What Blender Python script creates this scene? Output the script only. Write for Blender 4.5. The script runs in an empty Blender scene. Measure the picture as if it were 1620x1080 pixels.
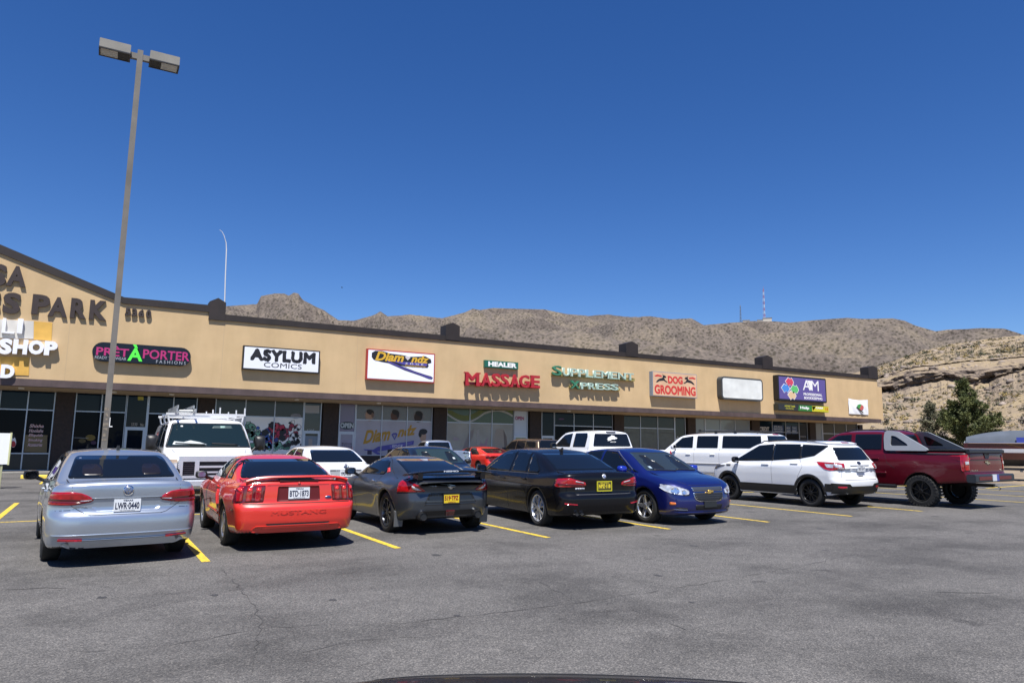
import bpy, math, random
import numpy as np
from mathutils import Vector, Matrix
from mathutils.bvhtree import BVHTree
from mathutils.geometry import delaunay_2d_cdt

C = bpy.context.scene.collection
PI = math.pi
R = math.radians

# ---------------------------------------------------------------- camera
F_PX, YAW, PIT, ROL, CAM_H = 1141.86, 0.518885, 0.143570, 0.012691, 1.562
SX = 0.0079375            # the lot rises gently to the right
_f = np.array([math.sin(YAW)*math.cos(PIT), math.cos(YAW)*math.cos(PIT), math.sin(PIT)])
_r0 = np.array([math.cos(YAW), -math.sin(YAW), 0.0]); _u0 = np.cross(_r0, _f)
_r = _r0*math.cos(ROL) + _u0*math.sin(ROL); _u = -_r0*math.sin(ROL) + _u0*math.cos(ROL)
cam = bpy.data.cameras.new('camera'); cam_o = bpy.data.objects.new('camera', cam); C.objects.link(cam_o)
cam.sensor_width = 36.0; cam.lens = F_PX/1620*36.0; cam.clip_start = 0.05; cam.clip_end = 8000
M = Matrix.Identity(4)
for i in range(3):
    M[i][0], M[i][1], M[i][2] = _r[i], _u[i], -_f[i]
M[2][3] = CAM_H
cam_o.matrix_world = M
bpy.context.scene.camera = cam_o

# ---------------------------------------------------------------- light
SUN_EL, SUN_PHI = R(64), R(25)      # PHI: from the facade normal towards the left
sun_dir = Vector((-math.sin(SUN_PHI)*math.cos(SUN_EL), -math.cos(SUN_PHI)*math.cos(SUN_EL), math.sin(SUN_EL)))
sun = bpy.data.lights.new('sun', 'SUN'); sun.energy = 5.0; sun.angle = R(0.53); sun.color = (1.0, 0.965, 0.91)
sun_o = bpy.data.objects.new('sun', sun); C.objects.link(sun_o)
sun_o.rotation_euler = sun_dir.to_track_quat('Z', 'Y').to_euler(); sun_o.location = (0, 0, 60)
w = bpy.data.worlds.new('World'); bpy.context.scene.world = w; w.use_nodes = True
nt = w.node_tree; nt.nodes.clear()
sky = nt.nodes.new('ShaderNodeTexSky'); sky.sky_type = 'NISHITA'; sky.sun_disc = False
sky.sun_elevation = SUN_EL
sky.sun_rotation = math.atan2(sun_dir.x, sun_dir.y)
sky.altitude = 1300; sky.air_density = 1.0; sky.dust_density = 0.25; sky.ozone_density = 4.0
bg = nt.nodes.new('ShaderNodeBackground'); bg.inputs[1].default_value = 0.082
wo = nt.nodes.new('ShaderNodeOutputWorld')
hs = nt.nodes.new('ShaderNodeHueSaturation'); hs.inputs['Hue'].default_value = 0.512; hs.inputs['Saturation'].default_value = 1.27
nt.links.new(sky.outputs[0], hs.inputs['Color']); nt.links.new(hs.outputs[0], bg.inputs[0]); nt.links.new(bg.outputs[0], wo.inputs[0])
vs = bpy.context.scene.view_settings
vs.view_transform = 'Standard'; vs.look = 'None'; vs.exposure = 0.66; vs.gamma = 1.0

# ---------------------------------------------------------------- pixel of the photograph -> point of the place
def ray(px, py):
    x, y = (px-810)/F_PX, (540-py)/F_PX
    return _f + x*_r + y*_u
def onY(px, py, Y):
    d = ray(px, py); t = Y/d[1]; return np.array([0, 0, CAM_H]) + t*d
def onG(px, py, z=0.0):
    d = ray(px, py); t = (z - CAM_H)/(d[2] - SX*d[0]); return np.array([0, 0, CAM_H]) + t*d
def atR(px, py, rr):
    d = ray(px, py); t = rr/math.hypot(d[0], d[1]); return np.array([0, 0, CAM_H]) + t*d
def gz(x, y=0): return SX*min(max(x, -40.0), 75.0)

# ---------------------------------------------------------------- helpers
def tag(o, label=None, cat=None, group=None, kind=None):
    if label: o['label'] = label
    if cat: o['category'] = cat
    if group: o['group'] = group
    if kind: o['kind'] = kind
    return o
def empty(name, loc, label=None, cat=None, group=None, rz=0.0, tilt=False):
    o = bpy.data.objects.new(name, None); C.objects.link(o); o.empty_display_size = 0.2
    m = Matrix.Translation(loc)
    if tilt: m = m @ Matrix.Rotation(-math.atan(SX), 4, 'Y')
    o.matrix_world = m @ Matrix.Rotation(rz, 4, 'Z')
    return tag(o, label, cat, group)
def link(name, me, parent=None):
    o = bpy.data.objects.new(name, me); C.objects.link(o)
    if parent is not None: o.parent = parent
    return o
def finish(me, mats, smooth=None):
    for m in mats: me.materials.append(m)
    if smooth is not None:
        me.shade_smooth()
        if smooth < 179: me.set_sharp_from_angle(angle=R(smooth))

class MB:
    """collects shapes into one mesh"""
    def __init__(s): s.v, s.f, s.m = [], [], []
    def add(s, vs, fs, m=0):
        b = len(s.v); s.v += [tuple(map(float, p)) for p in vs]
        for f in fs: s.f.append(tuple(b+i for i in f)); s.m.append(m)
    def box(s, x0, x1, y0, y1, z0, z1, m=0, c=0.0):
        if c <= 0:
            v = [(x0,y0,z0),(x1,y0,z0),(x1,y1,z0),(x0,y1,z0),(x0,y0,z1),(x1,y0,z1),(x1,y1,z1),(x0,y1,z1)]
            s.add(v, [(3,2,1,0),(4,5,6,7),(0,1,5,4),(1,2,6,5),(2,3,7,6),(3,0,4,7)], m)
        else:
            p = [(x0+c,z0),(x1-c,z0),(x1,z0+c),(x1,z1-c),(x1-c,z1),(x0+c,z1),(x0,z1-c),(x0,z0+c)]
            s.prism(p, 'Y', y0, y1, m)
    def prism(s, poly, ax, a, b, m=0):
        n = len(poly)
        def pt(u, v, t):
            return (u, t, v) if ax == 'Y' else ((t, u, v) if ax == 'X' else (u, v, t))
        vs = [pt(u, v, a) for u, v in poly] + [pt(u, v, b) for u, v in poly]
        area = sum(poly[i][0]*poly[(i+1) % n][1] - poly[(i+1) % n][0]*poly[i][1] for i in range(n))
        fl = (area > 0) ^ (ax == 'Y') ^ (b < a)
        fs = [tuple(range(n))[::-1], tuple(range(n, 2*n))] + [(i, (i+1) % n, n+(i+1) % n, n+i) for i in range(n)]
        if not fl: fs = [f[::-1] for f in fs]
        s.add(vs, fs, m)
    def tube(s, path, r, seg=8, m=0, cap=True):
        path = [Vector(p) for p in path]; n = len(path); rr = r if isinstance(r, (list, tuple)) else [r]*n
        vs, fs = [], []
        up = Vector((0, 0, 1))
        for i, p in enumerate(path):
            d = (path[min(i+1, n-1)] - path[max(i-1, 0)]).normalized()
            a = d.cross(up) if abs(d.z) < 0.95 else d.cross(Vector((0, 1, 0)))
            a.normalize(); b = a.cross(d)
            for k in range(seg):
                t = 2*PI*k/seg; vs.append(p + a*math.cos(t)*rr[i] + b*math.sin(t)*rr[i])
        for i in range(n-1):
            for k in range(seg):
                k2 = (k+1) % seg
                fs.append((i*seg+k, i*seg+k2, (i+1)*seg+k2, (i+1)*seg+k))
        if cap: fs += [tuple(range(seg))[::-1], tuple(range((n-1)*seg, n*seg))]
        s.add(vs, fs, m)
    def lathe(s, prof, seg=24, m=0, c=(0, 0, 0)):
        # profile of (radius, y) turned about the Y axis through c
        n = len(prof); vs, fs = [], []
        for r_, y in prof:
            for k in range(seg):
                t = 2*PI*k/seg; vs.append((c[0]+r_*math.cos(t), c[1]+y, c[2]+r_*math.sin(t)))
        for i in range(n-1):
            for k in range(seg):
                k2 = (k+1) % seg; fs.append((i*seg+k, (i+1)*seg+k, (i+1)*seg+k2, i*seg+k2))
        s.add(vs, fs, m)
    def build(s, name, mats, parent=None, smooth=None):
        me = bpy.data.meshes.new(name); me.from_pydata(s.v, [], s.f)
        if not isinstance(mats, (list, tuple)): mats = [mats]
        me.polygons.foreach_set('material_index', s.m)
        finish(me, mats, smooth)
        return link(name, me, parent)

def grid_mesh(name, P, mats, parent=None, smooth=179, flip=False):
    """P: (n, m, 3) array of points -> one sheet"""
    n, m = P.shape[:2]
    idx = np.arange(n*m).reshape(n, m)
    q = np.stack([idx[:-1, :-1], idx[1:, :-1], idx[1:, 1:], idx[:-1, 1:]], -1).reshape(-1, 4)
    if flip: q = q[:, ::-1]
    me = mesh_np(name, P.reshape(-1, 3), q)
    finish(me, mats if isinstance(mats, (list, tuple)) else [mats], smooth)
    return link(name, me, parent)
def mesh_np(name, V, Fq):
    me = bpy.data.meshes.new(name); k = Fq.shape[1]
    me.vertices.add(len(V)); me.vertices.foreach_set('co', np.asarray(V, np.float32).ravel())
    me.loops.add(Fq.size); me.loops.foreach_set('vertex_index', np.asarray(Fq, np.int32).ravel())
    me.polygons.add(len(Fq)); me.polygons.foreach_set('loop_start', np.arange(0, Fq.size, k, dtype=np.int32))
    me.update(calc_edges=True); me.validate()
    return me

# value noise
_rng = np.random.RandomState(7); _tab = _rng.rand(256, 256)
def vnoise(x, y):
    xi, yi = np.floor(x).astype(int), np.floor(y).astype(int); xf, yf = x-xi, y-yi
    u, v = xf*xf*(3-2*xf), yf*yf*(3-2*yf)
    t = lambda a, b: _tab[a % 256, b % 256]
    return (t(xi, yi)*(1-u)+t(xi+1, yi)*u)*(1-v) + (t(xi, yi+1)*(1-u)+t(xi+1, yi+1)*u)*v
def fbm(x, y, o=4):
    s = 0; a = 0.5
    for i in range(o): s = s + a*(vnoise(x*2**i+i*17.3, y*2**i+i*9.1)-0.5); a *= 0.5
    return s

# ---------------------------------------------------------------- materials
def nodes(name):
    m = bpy.data.materials.new(name); m.use_nodes = True
    return m, m.node_tree, m.node_tree.nodes['Principled BSDF']
def mat(name, col, rough=0.6, metal=0.0, var=0.0, scale=8.0, bump=0.0, bscale=60.0, coat=0.0, spec=0.5, detail=4.0, col2=None, crough=0.03, streak=0.0):
    m, t, b = nodes(name)
    b.inputs['Base Color'].default_value = (*col, 1); b.inputs['Roughness'].default_value = rough
    b.inputs['Metallic'].default_value = metal; b.inputs['Specular IOR Level'].default_value = spec
    if coat: b.inputs['Coat Weight'].default_value = coat; b.inputs['Coat Roughness'].default_value = crough
    if var or bump:
        tc = t.nodes.new('ShaderNodeTexCoord')
    if var:
        n = t.nodes.new('ShaderNodeTexNoise'); n.inputs['Scale'].default_value = scale; n.inputs['Detail'].default_value = detail
        t.links.new(tc.outputs['Object'], n.inputs['Vector'])
        r = t.nodes.new('ShaderNodeValToRGB')
        a = tuple(c*(1-var) for c in col); z = tuple(min(c*(1+var), 1) for c in col) if col2 is None else col2
        r.color_ramp.elements[0].position = 0.3; r.color_ramp.elements[1].position = 0.7
        r.color_ramp.elements[0].color = (*a, 1); r.color_ramp.elements[1].color = (*z, 1)
        t.links.new(n.outputs['Fac'], r.inputs['Fac']); t.links.new(r.outputs['Color'], b.inputs['Base Color'])
    if streak:
        mp = t.nodes.new('ShaderNodeMapping'); mp.inputs['Scale'].default_value = (1.0, 1.0, 0.22); t.links.new(tc.outputs['Object'], mp.inputs['Vector'])
        n3 = t.nodes.new('ShaderNodeTexNoise'); n3.inputs['Scale'].default_value = 1.4; n3.inputs['Detail'].default_value = 7; n3.inputs['Roughness'].default_value = 0.65; t.links.new(mp.outputs['Vector'], n3.inputs['Vector'])
        r3 = t.nodes.new('ShaderNodeValToRGB'); r3.color_ramp.elements[0].position = 0.36; r3.color_ramp.elements[1].position = 0.62; k_ = 1-streak
        r3.color_ramp.elements[0].color = (k_, k_, k_*.98, 1); r3.color_ramp.elements[1].color = (1, 1, 1, 1); t.links.new(n3.outputs['Fac'], r3.inputs['Fac'])
        mx = t.nodes.new('ShaderNodeMix'); mx.data_type = 'RGBA'; mx.blend_type = 'MULTIPLY'; mx.inputs[0].default_value = 1
        t.links.new(r.outputs['Color'], mx.inputs[6]); t.links.new(r3.outputs['Color'], mx.inputs[7]); t.links.new(mx.outputs[2], b.inputs['Base Color'])
    if bump:
        n2 = t.nodes.new('ShaderNodeTexNoise'); n2.inputs['Scale'].default_value = bscale; n2.inputs['Detail'].default_value = 3
        t.links.new(tc.outputs['Object'], n2.inputs['Vector'])
        bp = t.nodes.new('ShaderNodeBump'); bp.inputs['Strength'].default_value = bump; bp.inputs['Distance'].default_value = 0.02
        t.links.new(n2.outputs['Fac'], bp.inputs['Height']); t.links.new(bp.outputs['Normal'], b.inputs['Normal'])
    return m
def paint(name, col, metal=0.0, rough=0.35, var=0.04):
    return mat(name, col, rough, metal, var, 1.3, coat=1.0, spec=0.5)
_mc = {}
def flat(col, rough=0.5, metal=0.0, nm=None, **k):
    key = (tuple(col), rough, metal, tuple(sorted(k.items())))
    if key not in _mc: _mc[key] = mat(nm or 'paint_%d' % len(_mc), col, rough, metal, **k)
    return _mc[key]

WHITE = flat((0.80, 0.80, 0.79), 0.45, nm='white_sign')
BLACK = flat((0.012, 0.012, 0.013), 0.45, nm='black_plastic')
GLASS = mat('dark_glass', (0.005, 0.007, 0.010), 0.03, spec=0.45)
SHOPGLASS = mat('shop_glass', (0.004, 0.007, 0.013), 0.03, spec=0.05)
CHROME = mat('chrome', (0.75, 0.75, 0.76), 0.12, 1.0)
GRILLE_CHROME = mat('satin_chrome', (0.50, 0.53, 0.58), 0.25, 0.25, coat=.5)
RUBBER = mat('rubber', (0.014, 0.014, 0.014), 0.75, var=0.25, scale=30, bump=0.2, bscale=150)
SHOPUP = mat('shop_glass_upper', (0.005, 0.012, 0.024), 0.03, spec=0.16)  # bluer base colour imitates the sky mirrored in the upper panes
ALU = mat('anodised_frame', (0.42, 0.45, 0.50), 0.35, 0.6)

# ---------------------------------------------------------------- lettering
def text_mesh(body, depth=0.0, bold=0.0, shear=0.0, space=1.0, res=3):
    cu = bpy.data.curves.new('lettering', 'FONT'); cu.body = body; cu.size = 1.0
    multi = bold > 0 and any(ch in body for ch in 'MWN')      # the font's M breaks when offset: thicken it with shifted copies
    cu.extrude = depth/2; cu.offset = 0.0 if multi else bold; cu.shear = shear; cu.space_character = space; cu.resolution_u = res
    o = bpy.data.objects.new('tmp', cu); C.objects.link(o)
    dg = bpy.context.evaluated_depsgraph_get()
    me = bpy.data.meshes.new_from_object(o.evaluated_get(dg)); me = me.copy()
    bpy.data.objects.remove(o); bpy.data.curves.remove(cu)
    if multi:
        v = np.array([q.co[:] for q in me.vertices]); fs = [tuple(p.vertices) for p in me.polygons]; V, Fs = [], []
        for k, (dx, dy) in enumerate(((0, 0), (1, .6), (-1, .6), (1, -.6), (-1, -.6), (.5, 1), (-.5, -1), (-.5, 1), (.5, -1))):
            Fs += [tuple(i+len(v)*k for i in f) for f in fs]; V.append(v+np.array([dx*bold, dy*bold, -.0006*k]))
        m2 = bpy.data.meshes.new('lettering'); m2.from_pydata([tuple(q) for q in np.concatenate(V)], [], Fs); me = m2
    return me
def lettering(name, body, x0, x1, z0, z1, y, depth, m, parent=None, bold=0.0, shear=0.0, space=1.0, frame=None, rise=0.0, serif=0.0):
    """text fitted into the box x0..x1, z0..z1 of a wall facing -Y (frame: matrix for other planes); front face at y"""
    me = text_mesh(body, 0.02 if depth > 0 else 0.0, bold, shear, space)
    n = len(me.vertices); v = np.zeros(n*3, np.float32); me.vertices.foreach_get('co', v); v = v.reshape(-1, 3)
    a, b = v.min(0), v.max(0); s = b-a
    out = np.zeros_like(v)
    u = (v[:, 0]-a[0])/s[0]
    out[:, 0] = x0 + u*(x1-x0)
    out[:, 2] = z0 + (v[:, 1]-a[1])/s[1]*(z1-z0) + rise*u
    out[:, 1] = y + ((b[2]-v[:, 2])/s[2]*depth if depth > 0 else 0.0)
    if frame is not None:
        fm = np.array(frame); out = out@fm[:3, :3].T + fm[:3, 3]
    me.vertices.foreach_set('co', out.astype(np.float32).ravel()); me.update()
    me.materials.clear(); me.materials.append(m); me.name = name
    return link(name, me, parent)
# ================================================================ SETTING: ground, lot, hills
def asphalt_mat():
    m, t, b = nodes('asphalt')
    N = t.nodes; L = t.links
    tc = N.new('ShaderNodeTexCoord')
    def noise(scale, detail, rough=0.5, vec=None):
        n = N.new('ShaderNodeTexNoise'); n.inputs['Scale'].default_value = scale; n.inputs['Detail'].default_value = detail; n.inputs['Roughness'].default_value = rough
        L.new(vec if vec is not None else tc.outputs['Object'], n.inputs['Vector']); return n.outputs['Fac']
    def ramp(fac, stops):
        r = N.new('ShaderNodeValToRGB'); e = r.color_ramp.elements
        while len(e) < len(stops): e.new(0.5)
        for i, (p, c) in enumerate(stops): e[i].position = p; e[i].color = (c, c, c, 1) if not isinstance(c, tuple) else (*c, 1)
        L.new(fac, r.inputs['Fac']); return r.outputs['Color']
    def mul(a, c_, f=1.0):
        x = N.new('ShaderNodeMix'); x.data_type = 'RGBA'; x.blend_type = 'MULTIPLY'; x.inputs[0].default_value = f
        L.new(a, x.inputs[6]); L.new(c_, x.inputs[7]); return x.outputs[2]
    agg = N.new('ShaderNodeTexVoronoi'); agg.inputs['Scale'].default_value = 105; L.new(tc.outputs['Object'], agg.inputs['Vector'])
    sp = N.new('ShaderNodeSeparateColor'); L.new(agg.outputs['Color'], sp.inputs['Color'])
    base = ramp(sp.outputs[0], [(0.0, (0.056, 0.054, 0.052)), (0.5, (0.102, 0.097, 0.0925)), (0.85, (0.143, 0.135, 0.127)), (1.0, (0.215, 0.20, 0.182))])
    mp = N.new('ShaderNodeMapping'); mp.inputs['Scale'].default_value = (0.16, 0.42, 1); mp.inputs['Rotation'].default_value = (0, 0, R(18))
    L.new(tc.outputs['Object'], mp.inputs['Vector'])
    base = mul(base, ramp(noise(0.9, 6, 0.6, mp.outputs['Vector']), [(0.36, 0.70), (0.50, 0.99), (0.66, 1.10)]))
    base = mul(base, ramp(noise(0.55, 5, 0.62), [(0.36, 0.70), (0.5, 1.0), (0.7, 1.08)]))
    base = mul(base, ramp(noise(5.0, 5, 0.7), [(0.3, 0.86), (0.7, 1.10)]))
    base = mul(base, ramp(noise(1.7, 2, 0.5), [(0.70, 1.0), (0.76, 0.62)]))
    L.new(base, b.inputs['Base Color'])
    b.inputs['Roughness'].default_value = 0.82; b.inputs['Specular IOR Level'].default_value = 0.35
    bp = N.new('ShaderNodeBump'); bp.inputs['Strength'].default_value = 0.55; bp.inputs['Distance'].default_value = 0.006
    L.new(agg.outputs['Distance'], bp.inputs['Height']); L.new(bp.outputs['Normal'], b.inputs['Normal'])
    return m
ASPHALT = asphalt_mat()
SOIL = mat('desert_soil', (0.23, 0.175, 0.115), 0.95, var=0.3, scale=0.6, detail=9, bump=0.4, bscale=4)

def sheet(name, x0, x1, y0, y1, z, m, nx=60, ny=2):
    xs, ys = np.linspace(x0, x1, nx), np.linspace(y0, y1, ny)
    X, Y = np.meshgrid(xs, ys, indexing='ij'); Z = SX*np.clip(X, -40, 75) + z
    o = grid_mesh(name, np.stack([X, Y, Z], -1), m, smooth=None)
    return tag(o, kind='structure')
sheet('ground', -2500, 2500, -300, 3000, -0.06, SOIL, 1001)
sheet('parking_lot', -60, 33.2, -70, 60, 0.0, ASPHALT, 150)

# pavement cracks
CRACK = flat((0.050, 0.048, 0.047), 0.9, nm='crack_filler')
def crack(pts, wd=0.018, seed=0):
    rg = random.Random(seed); P = []
    pts = [onG(*p) for p in pts]
    for a, b in zip(pts[:-1], pts[1:]):
        n = max(2, int(np.linalg.norm(b-a)/0.12))
        for k in range(n):
            q = a+(b-a)*k/n; P.append((q[0]+rg.uniform(-.03, .03), q[1]+rg.uniform(-.03, .03)))
    mb = MB(); vs, fs = [], []
    for i, (x, y) in enumerate(P):
        x2, y2 = P[min(i+1, len(P)-1)]; x1, y1 = P[max(i-1, 0)]
        d = math.hypot(x2-x1, y2-y1) or 1; nx, ny = -(y2-y1)/d, (x2-x1)/d
        ww = wd*rg.uniform(0.0, 1.0)**1.6*.8/2
        vs += [(x-nx*ww, y-ny*ww, gz(x)+0.003), (x+nx*ww, y+ny*ww, gz(x)+0.003)]
    for i in range(len(P)-1): fs.append((2*i, 2*i+2, 2*i+3, 2*i+1))
    mb.add(vs, fs); tag(mb.build('pavement_crack', CRACK), kind='structure')
for i, (pts, wd) in enumerate([
    ([(120, 1032), (270, 1020), (430, 992), (640, 985), (800, 968), (912, 953), (1040, 935), (1160, 915), (1290, 890), (1430, 860)], .022),
    ([(350, 900), (395, 945), (412, 985), (405, 1030), (395, 1075)], .02),
    ([(1445, 934), (1500, 937), (1590, 938)], .035), ([(855, 920), (912, 953)], .016),
    ([(0, 932), (70, 930), (150, 930)], .03), ([(1000, 965), (1050, 985), (1100, 1000)], .014),
    ([(735, 893), (780, 915), (860, 925)], .012), ([(480, 1030), (560, 1012), (700, 1005)], .012)]):
    crack(pts, wd, i)

# oil drips and darker patches where cars stand
STAIN = mat('oil_stain', (0.040, 0.039, 0.039), 0.75, var=.3, scale=9)
def stain(x, y, r_, seed):
    rg = random.Random(seed); n = 22
    P = [(x+r_*rg.uniform(.55, 1.15)*math.cos(2*PI*k/n), y+r_*1.5*rg.uniform(.55, 1.15)*math.sin(2*PI*k/n)) for k in range(n)]
    mb = MB(); mb.add([(a, b_, gz(a)+.002) for a, b_ in P], [tuple(range(n))]); tag(mb.build('oil_stain', STAIN), kind='structure')
for i, (x, y, r_) in enumerate(((13.3, 13.0, .16), (13.45, 12.2, .09), (13.2, 14.6, .22), (4.3, 9.6, .07), (0.2, 8.6, .05), (1.2, 8.2, .04), (8.2, 8.6, .06), (12.0, 9.2, .08), (6.0, 6.9, .05), (9.6, 7.3, .045), (16.4, 9.6, .07), (3.0, 6.2, .035), (5.3, 5.6, .03), (2.2, 7.4, .04), (13.6, 11.2, .05))): stain(x, y, r_, i)

# painted stall lines
def line_mat():
    m, t, b = nodes('yellow_line_paint')
    tc = t.nodes.new('ShaderNodeTexCoord'); n = t.nodes.new('ShaderNodeTexNoise'); n.inputs['Scale'].default_value = 26; n.inputs['Detail'].default_value = 6
    t.links.new(tc.outputs['Object'], n.inputs['Vector'])
    r = t.nodes.new('ShaderNodeValToRGB'); r.color_ramp.elements[0].position = 0.37; r.color_ramp.elements[1].position = 0.47
    r.color_ramp.elements[0].color = (0.20, 0.16, 0.06, 1); r.color_ramp.elements[1].color = (0.66, 0.46, 0.035, 1)
    t.links.new(n.outputs['Fac'], r.inputs['Fac']); t.links.new(r.outputs['Color'], b.inputs['Base Color']); b.inputs['Roughness'].default_value = 0.7
    return m
LINE = line_mat()
def pline(x0, y0, x1, y1, wd=0.10):
    d = math.hypot(x1-x0, y1-y0); nx, ny = -(y1-y0)/d*wd/2, (x1-x0)/d*wd/2
    mb = MB(); n = max(1, int(d/2))
    for k in range(n):
        a, b = k/n, (k+1)/n
        xa, ya, xb, yb = x0+(x1-x0)*a, y0+(y1-y0)*a, x0+(x1-x0)*b, y0+(y1-y0)*b
        mb.add([(xa-nx, ya-ny, gz(xa)+.004), (xb-nx, yb-ny, gz(xb)+.004), (xb+nx, yb+ny, gz(xb)+.004), (xa+nx, ya+ny, gz(xa)+.004)], [(0, 1, 2, 3)])
    tag(mb.build('parking_line', LINE), kind='structure')
STALL = 2.657
for i in range(-3, 11):
    x = 1.40 + STALL*i - (.30 if i < 0 else 0)
    pline(x, 10.45, x, 17.10, 0.11)
    pline(x, 17.28, x, 22.25, 0.11)
    pline(x, 31.5, x, 36.6, 0.11)
pline(-7.0, 17.19, 28.2, 17.19, 0.10)
a, b = onG(1560, 772), onG(1619, 768)
pline(a[0], a[1], b[0]+2, b[1]+0.3, 0.12)

# ---- mountains: a ridge far behind the shops, and a bank of desert hillside on the right
def mtn_mat():
    m, t, b = nodes('mountain_rock'); N, L = t.nodes, t.links
    tc = N.new('ShaderNodeTexCoord')
    def noise(s, d, r=0.6):
        n = N.new('ShaderNodeTexNoise'); n.inputs['Scale'].default_value = s; n.inputs['Detail'].default_value = d; n.inputs['Roughness'].default_value = r
        L.new(tc.outputs['Object'], n.inputs['Vector']); return n.outputs['Fac']
    def ramp(fac, st):
        r = N.new('ShaderNodeValToRGB'); e = r.color_ramp.elements
        while len(e) < len(st): e.new(0.5)
        for i, (p, c) in enumerate(st): e[i].position = p; e[i].color = (*c, 1)
        L.new(fac, r.inputs['Fac']); return r.outputs['Color']
    def mix(a, c, bt='MULTIPLY', f=1.0):
        x = N.new('ShaderNodeMix'); x.data_type = 'RGBA'; x.blend_type = bt; x.inputs[0].default_value = f
        L.new(a, x.inputs[6]); L.new(c, x.inputs[7]); return x.outputs[2]
    base = ramp(noise(0.020, 9, 0.68), [(0.33, (0.088, 0.074, 0.067)), (0.5, (0.132, 0.112, 0.098)), (0.68, (0.175, 0.146, 0.112))])
    v = N.new('ShaderNodeTexVoronoi'); v.inputs['Scale'].default_value = 0.34; L.new(tc.outputs['Object'], v.inputs['Vector'])
    shr = ramp(v.outputs['Distance'], [(0.0, (0.46, 0.48, 0.42)), (0.28, (0.58, 0.59, 0.54)), (0.44, (1.0, 1.0, 1.0)), (0.8, (1.10, 1.08, 1.05))])
    base = mix(base, shr)
    base = mix(base, ramp(noise(0.5, 6, 0.75), [(0.3, (0.55, 0.55, 0.55)), (0.5, (1, 1, 1)), (0.72, (1.45, 1.40, 1.34))]))
    L.new(base, b.inputs['Base Color']); b.inputs['Roughness'].default_value = 0.95; b.inputs['Specular IOR Level'].default_value = 0.1
    bp = N.new('ShaderNodeBump'); bp.inputs['Strength'].default_value = 1.0; bp.inputs['Distance'].default_value = 1.6
    L.new(noise(0.22, 6, 0.7), bp.inputs['Height']); L.new(bp.outputs['Normal'], b.inputs['Normal'])
    return m
SKYLINE = [(-700, 520), (-200, 500), (100, 492), (250, 488), (340, 485), (356, 484), (392, 481.7), (407, 480), (413, 468), (435, 463.7), (450, 464), (457, 467.5), (465, 462.5), (472, 464), (478, 473), (500, 485), (512, 490), (535, 506), (560, 507), (588, 499), (602, 492), (613, 500), (650, 497), (700, 503), (735, 494), (748, 488), (760, 490), (780, 487), (830, 488.5), (860, 489), (898, 496.5), (930, 499), (963, 497), (996, 501), (1028, 499.8), (1061, 504.6), (1094, 503.3), (1113, 514), (1159, 510), (1190, 508), (1224, 508), (1251, 510), (1284, 506.5), (1340, 502.4), (1365, 504.3), (1412, 503.3), (1431, 507), (1449, 515), (1480, 523.7), (1501, 521), (1531, 520), (1552, 518.5), (1589, 519.5), (1603, 524), (1625, 531), (1700, 545), (1900, 560), (2600, 590)]
MT_R0, MT_R1 = 190.0, 900.0
def mountains():
    px = np.concatenate([np.linspace(-650, 300, 60), np.linspace(302, 1660, 760), np.linspace(1670, 2500, 60)])
    sk = np.interp(px, [a for a, _ in SKYLINE], [b for _, b in SKYLINE])
    nr = 130; s = np.linspace(0, 1, nr)
    P = np.zeros((len(px), nr+14, 3))
    for i, (x, y) in enumerate(zip(px, sk)):
        d = ray(x, y); dh = math.hypot(d[0], d[1]); ux, uy = d[0]/dh, d[1]/dh
        r = MT_R0 + (MT_R1-MT_R0)*s
        ztop = CAM_H + d[2]/dh*MT_R1
        z = ztop*(0.10*s + 0.90*s**1.35)
        X, Y = ux*r, uy*r
        amp = np.clip(np.minimum(s*4, (1-s)*7), 0, 1)
        z = z + amp*(fbm(X*0.012, Y*0.012, 5)*52 + (np.abs(fbm(X*0.022+Y*.010+5, Y*0.005+3, 4))*-95 + 16)) + np.clip(s*3, 0, 1)*fbm(X*0.11, Y*0.11, 3)*3.2
        # never above the skyline line of sight
        z = np.minimum(z, CAM_H + d[2]/dh*r + 0.6*fbm(X*0.3, Y*0.3, 2) - 0.2)
        P[i, :nr] = np.stack([X, Y, z], -1)
        r2 = MT_R1 + np.linspace(6, 500, 14); P[i, nr:] = np.stack([ux*r2, uy*r2, ztop - (r2-MT_R1)*0.25], -1)
    tag(grid_mesh('mountain_ridge', P, mtn_mat(), flip=True), kind='structure')
mountains()

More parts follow.
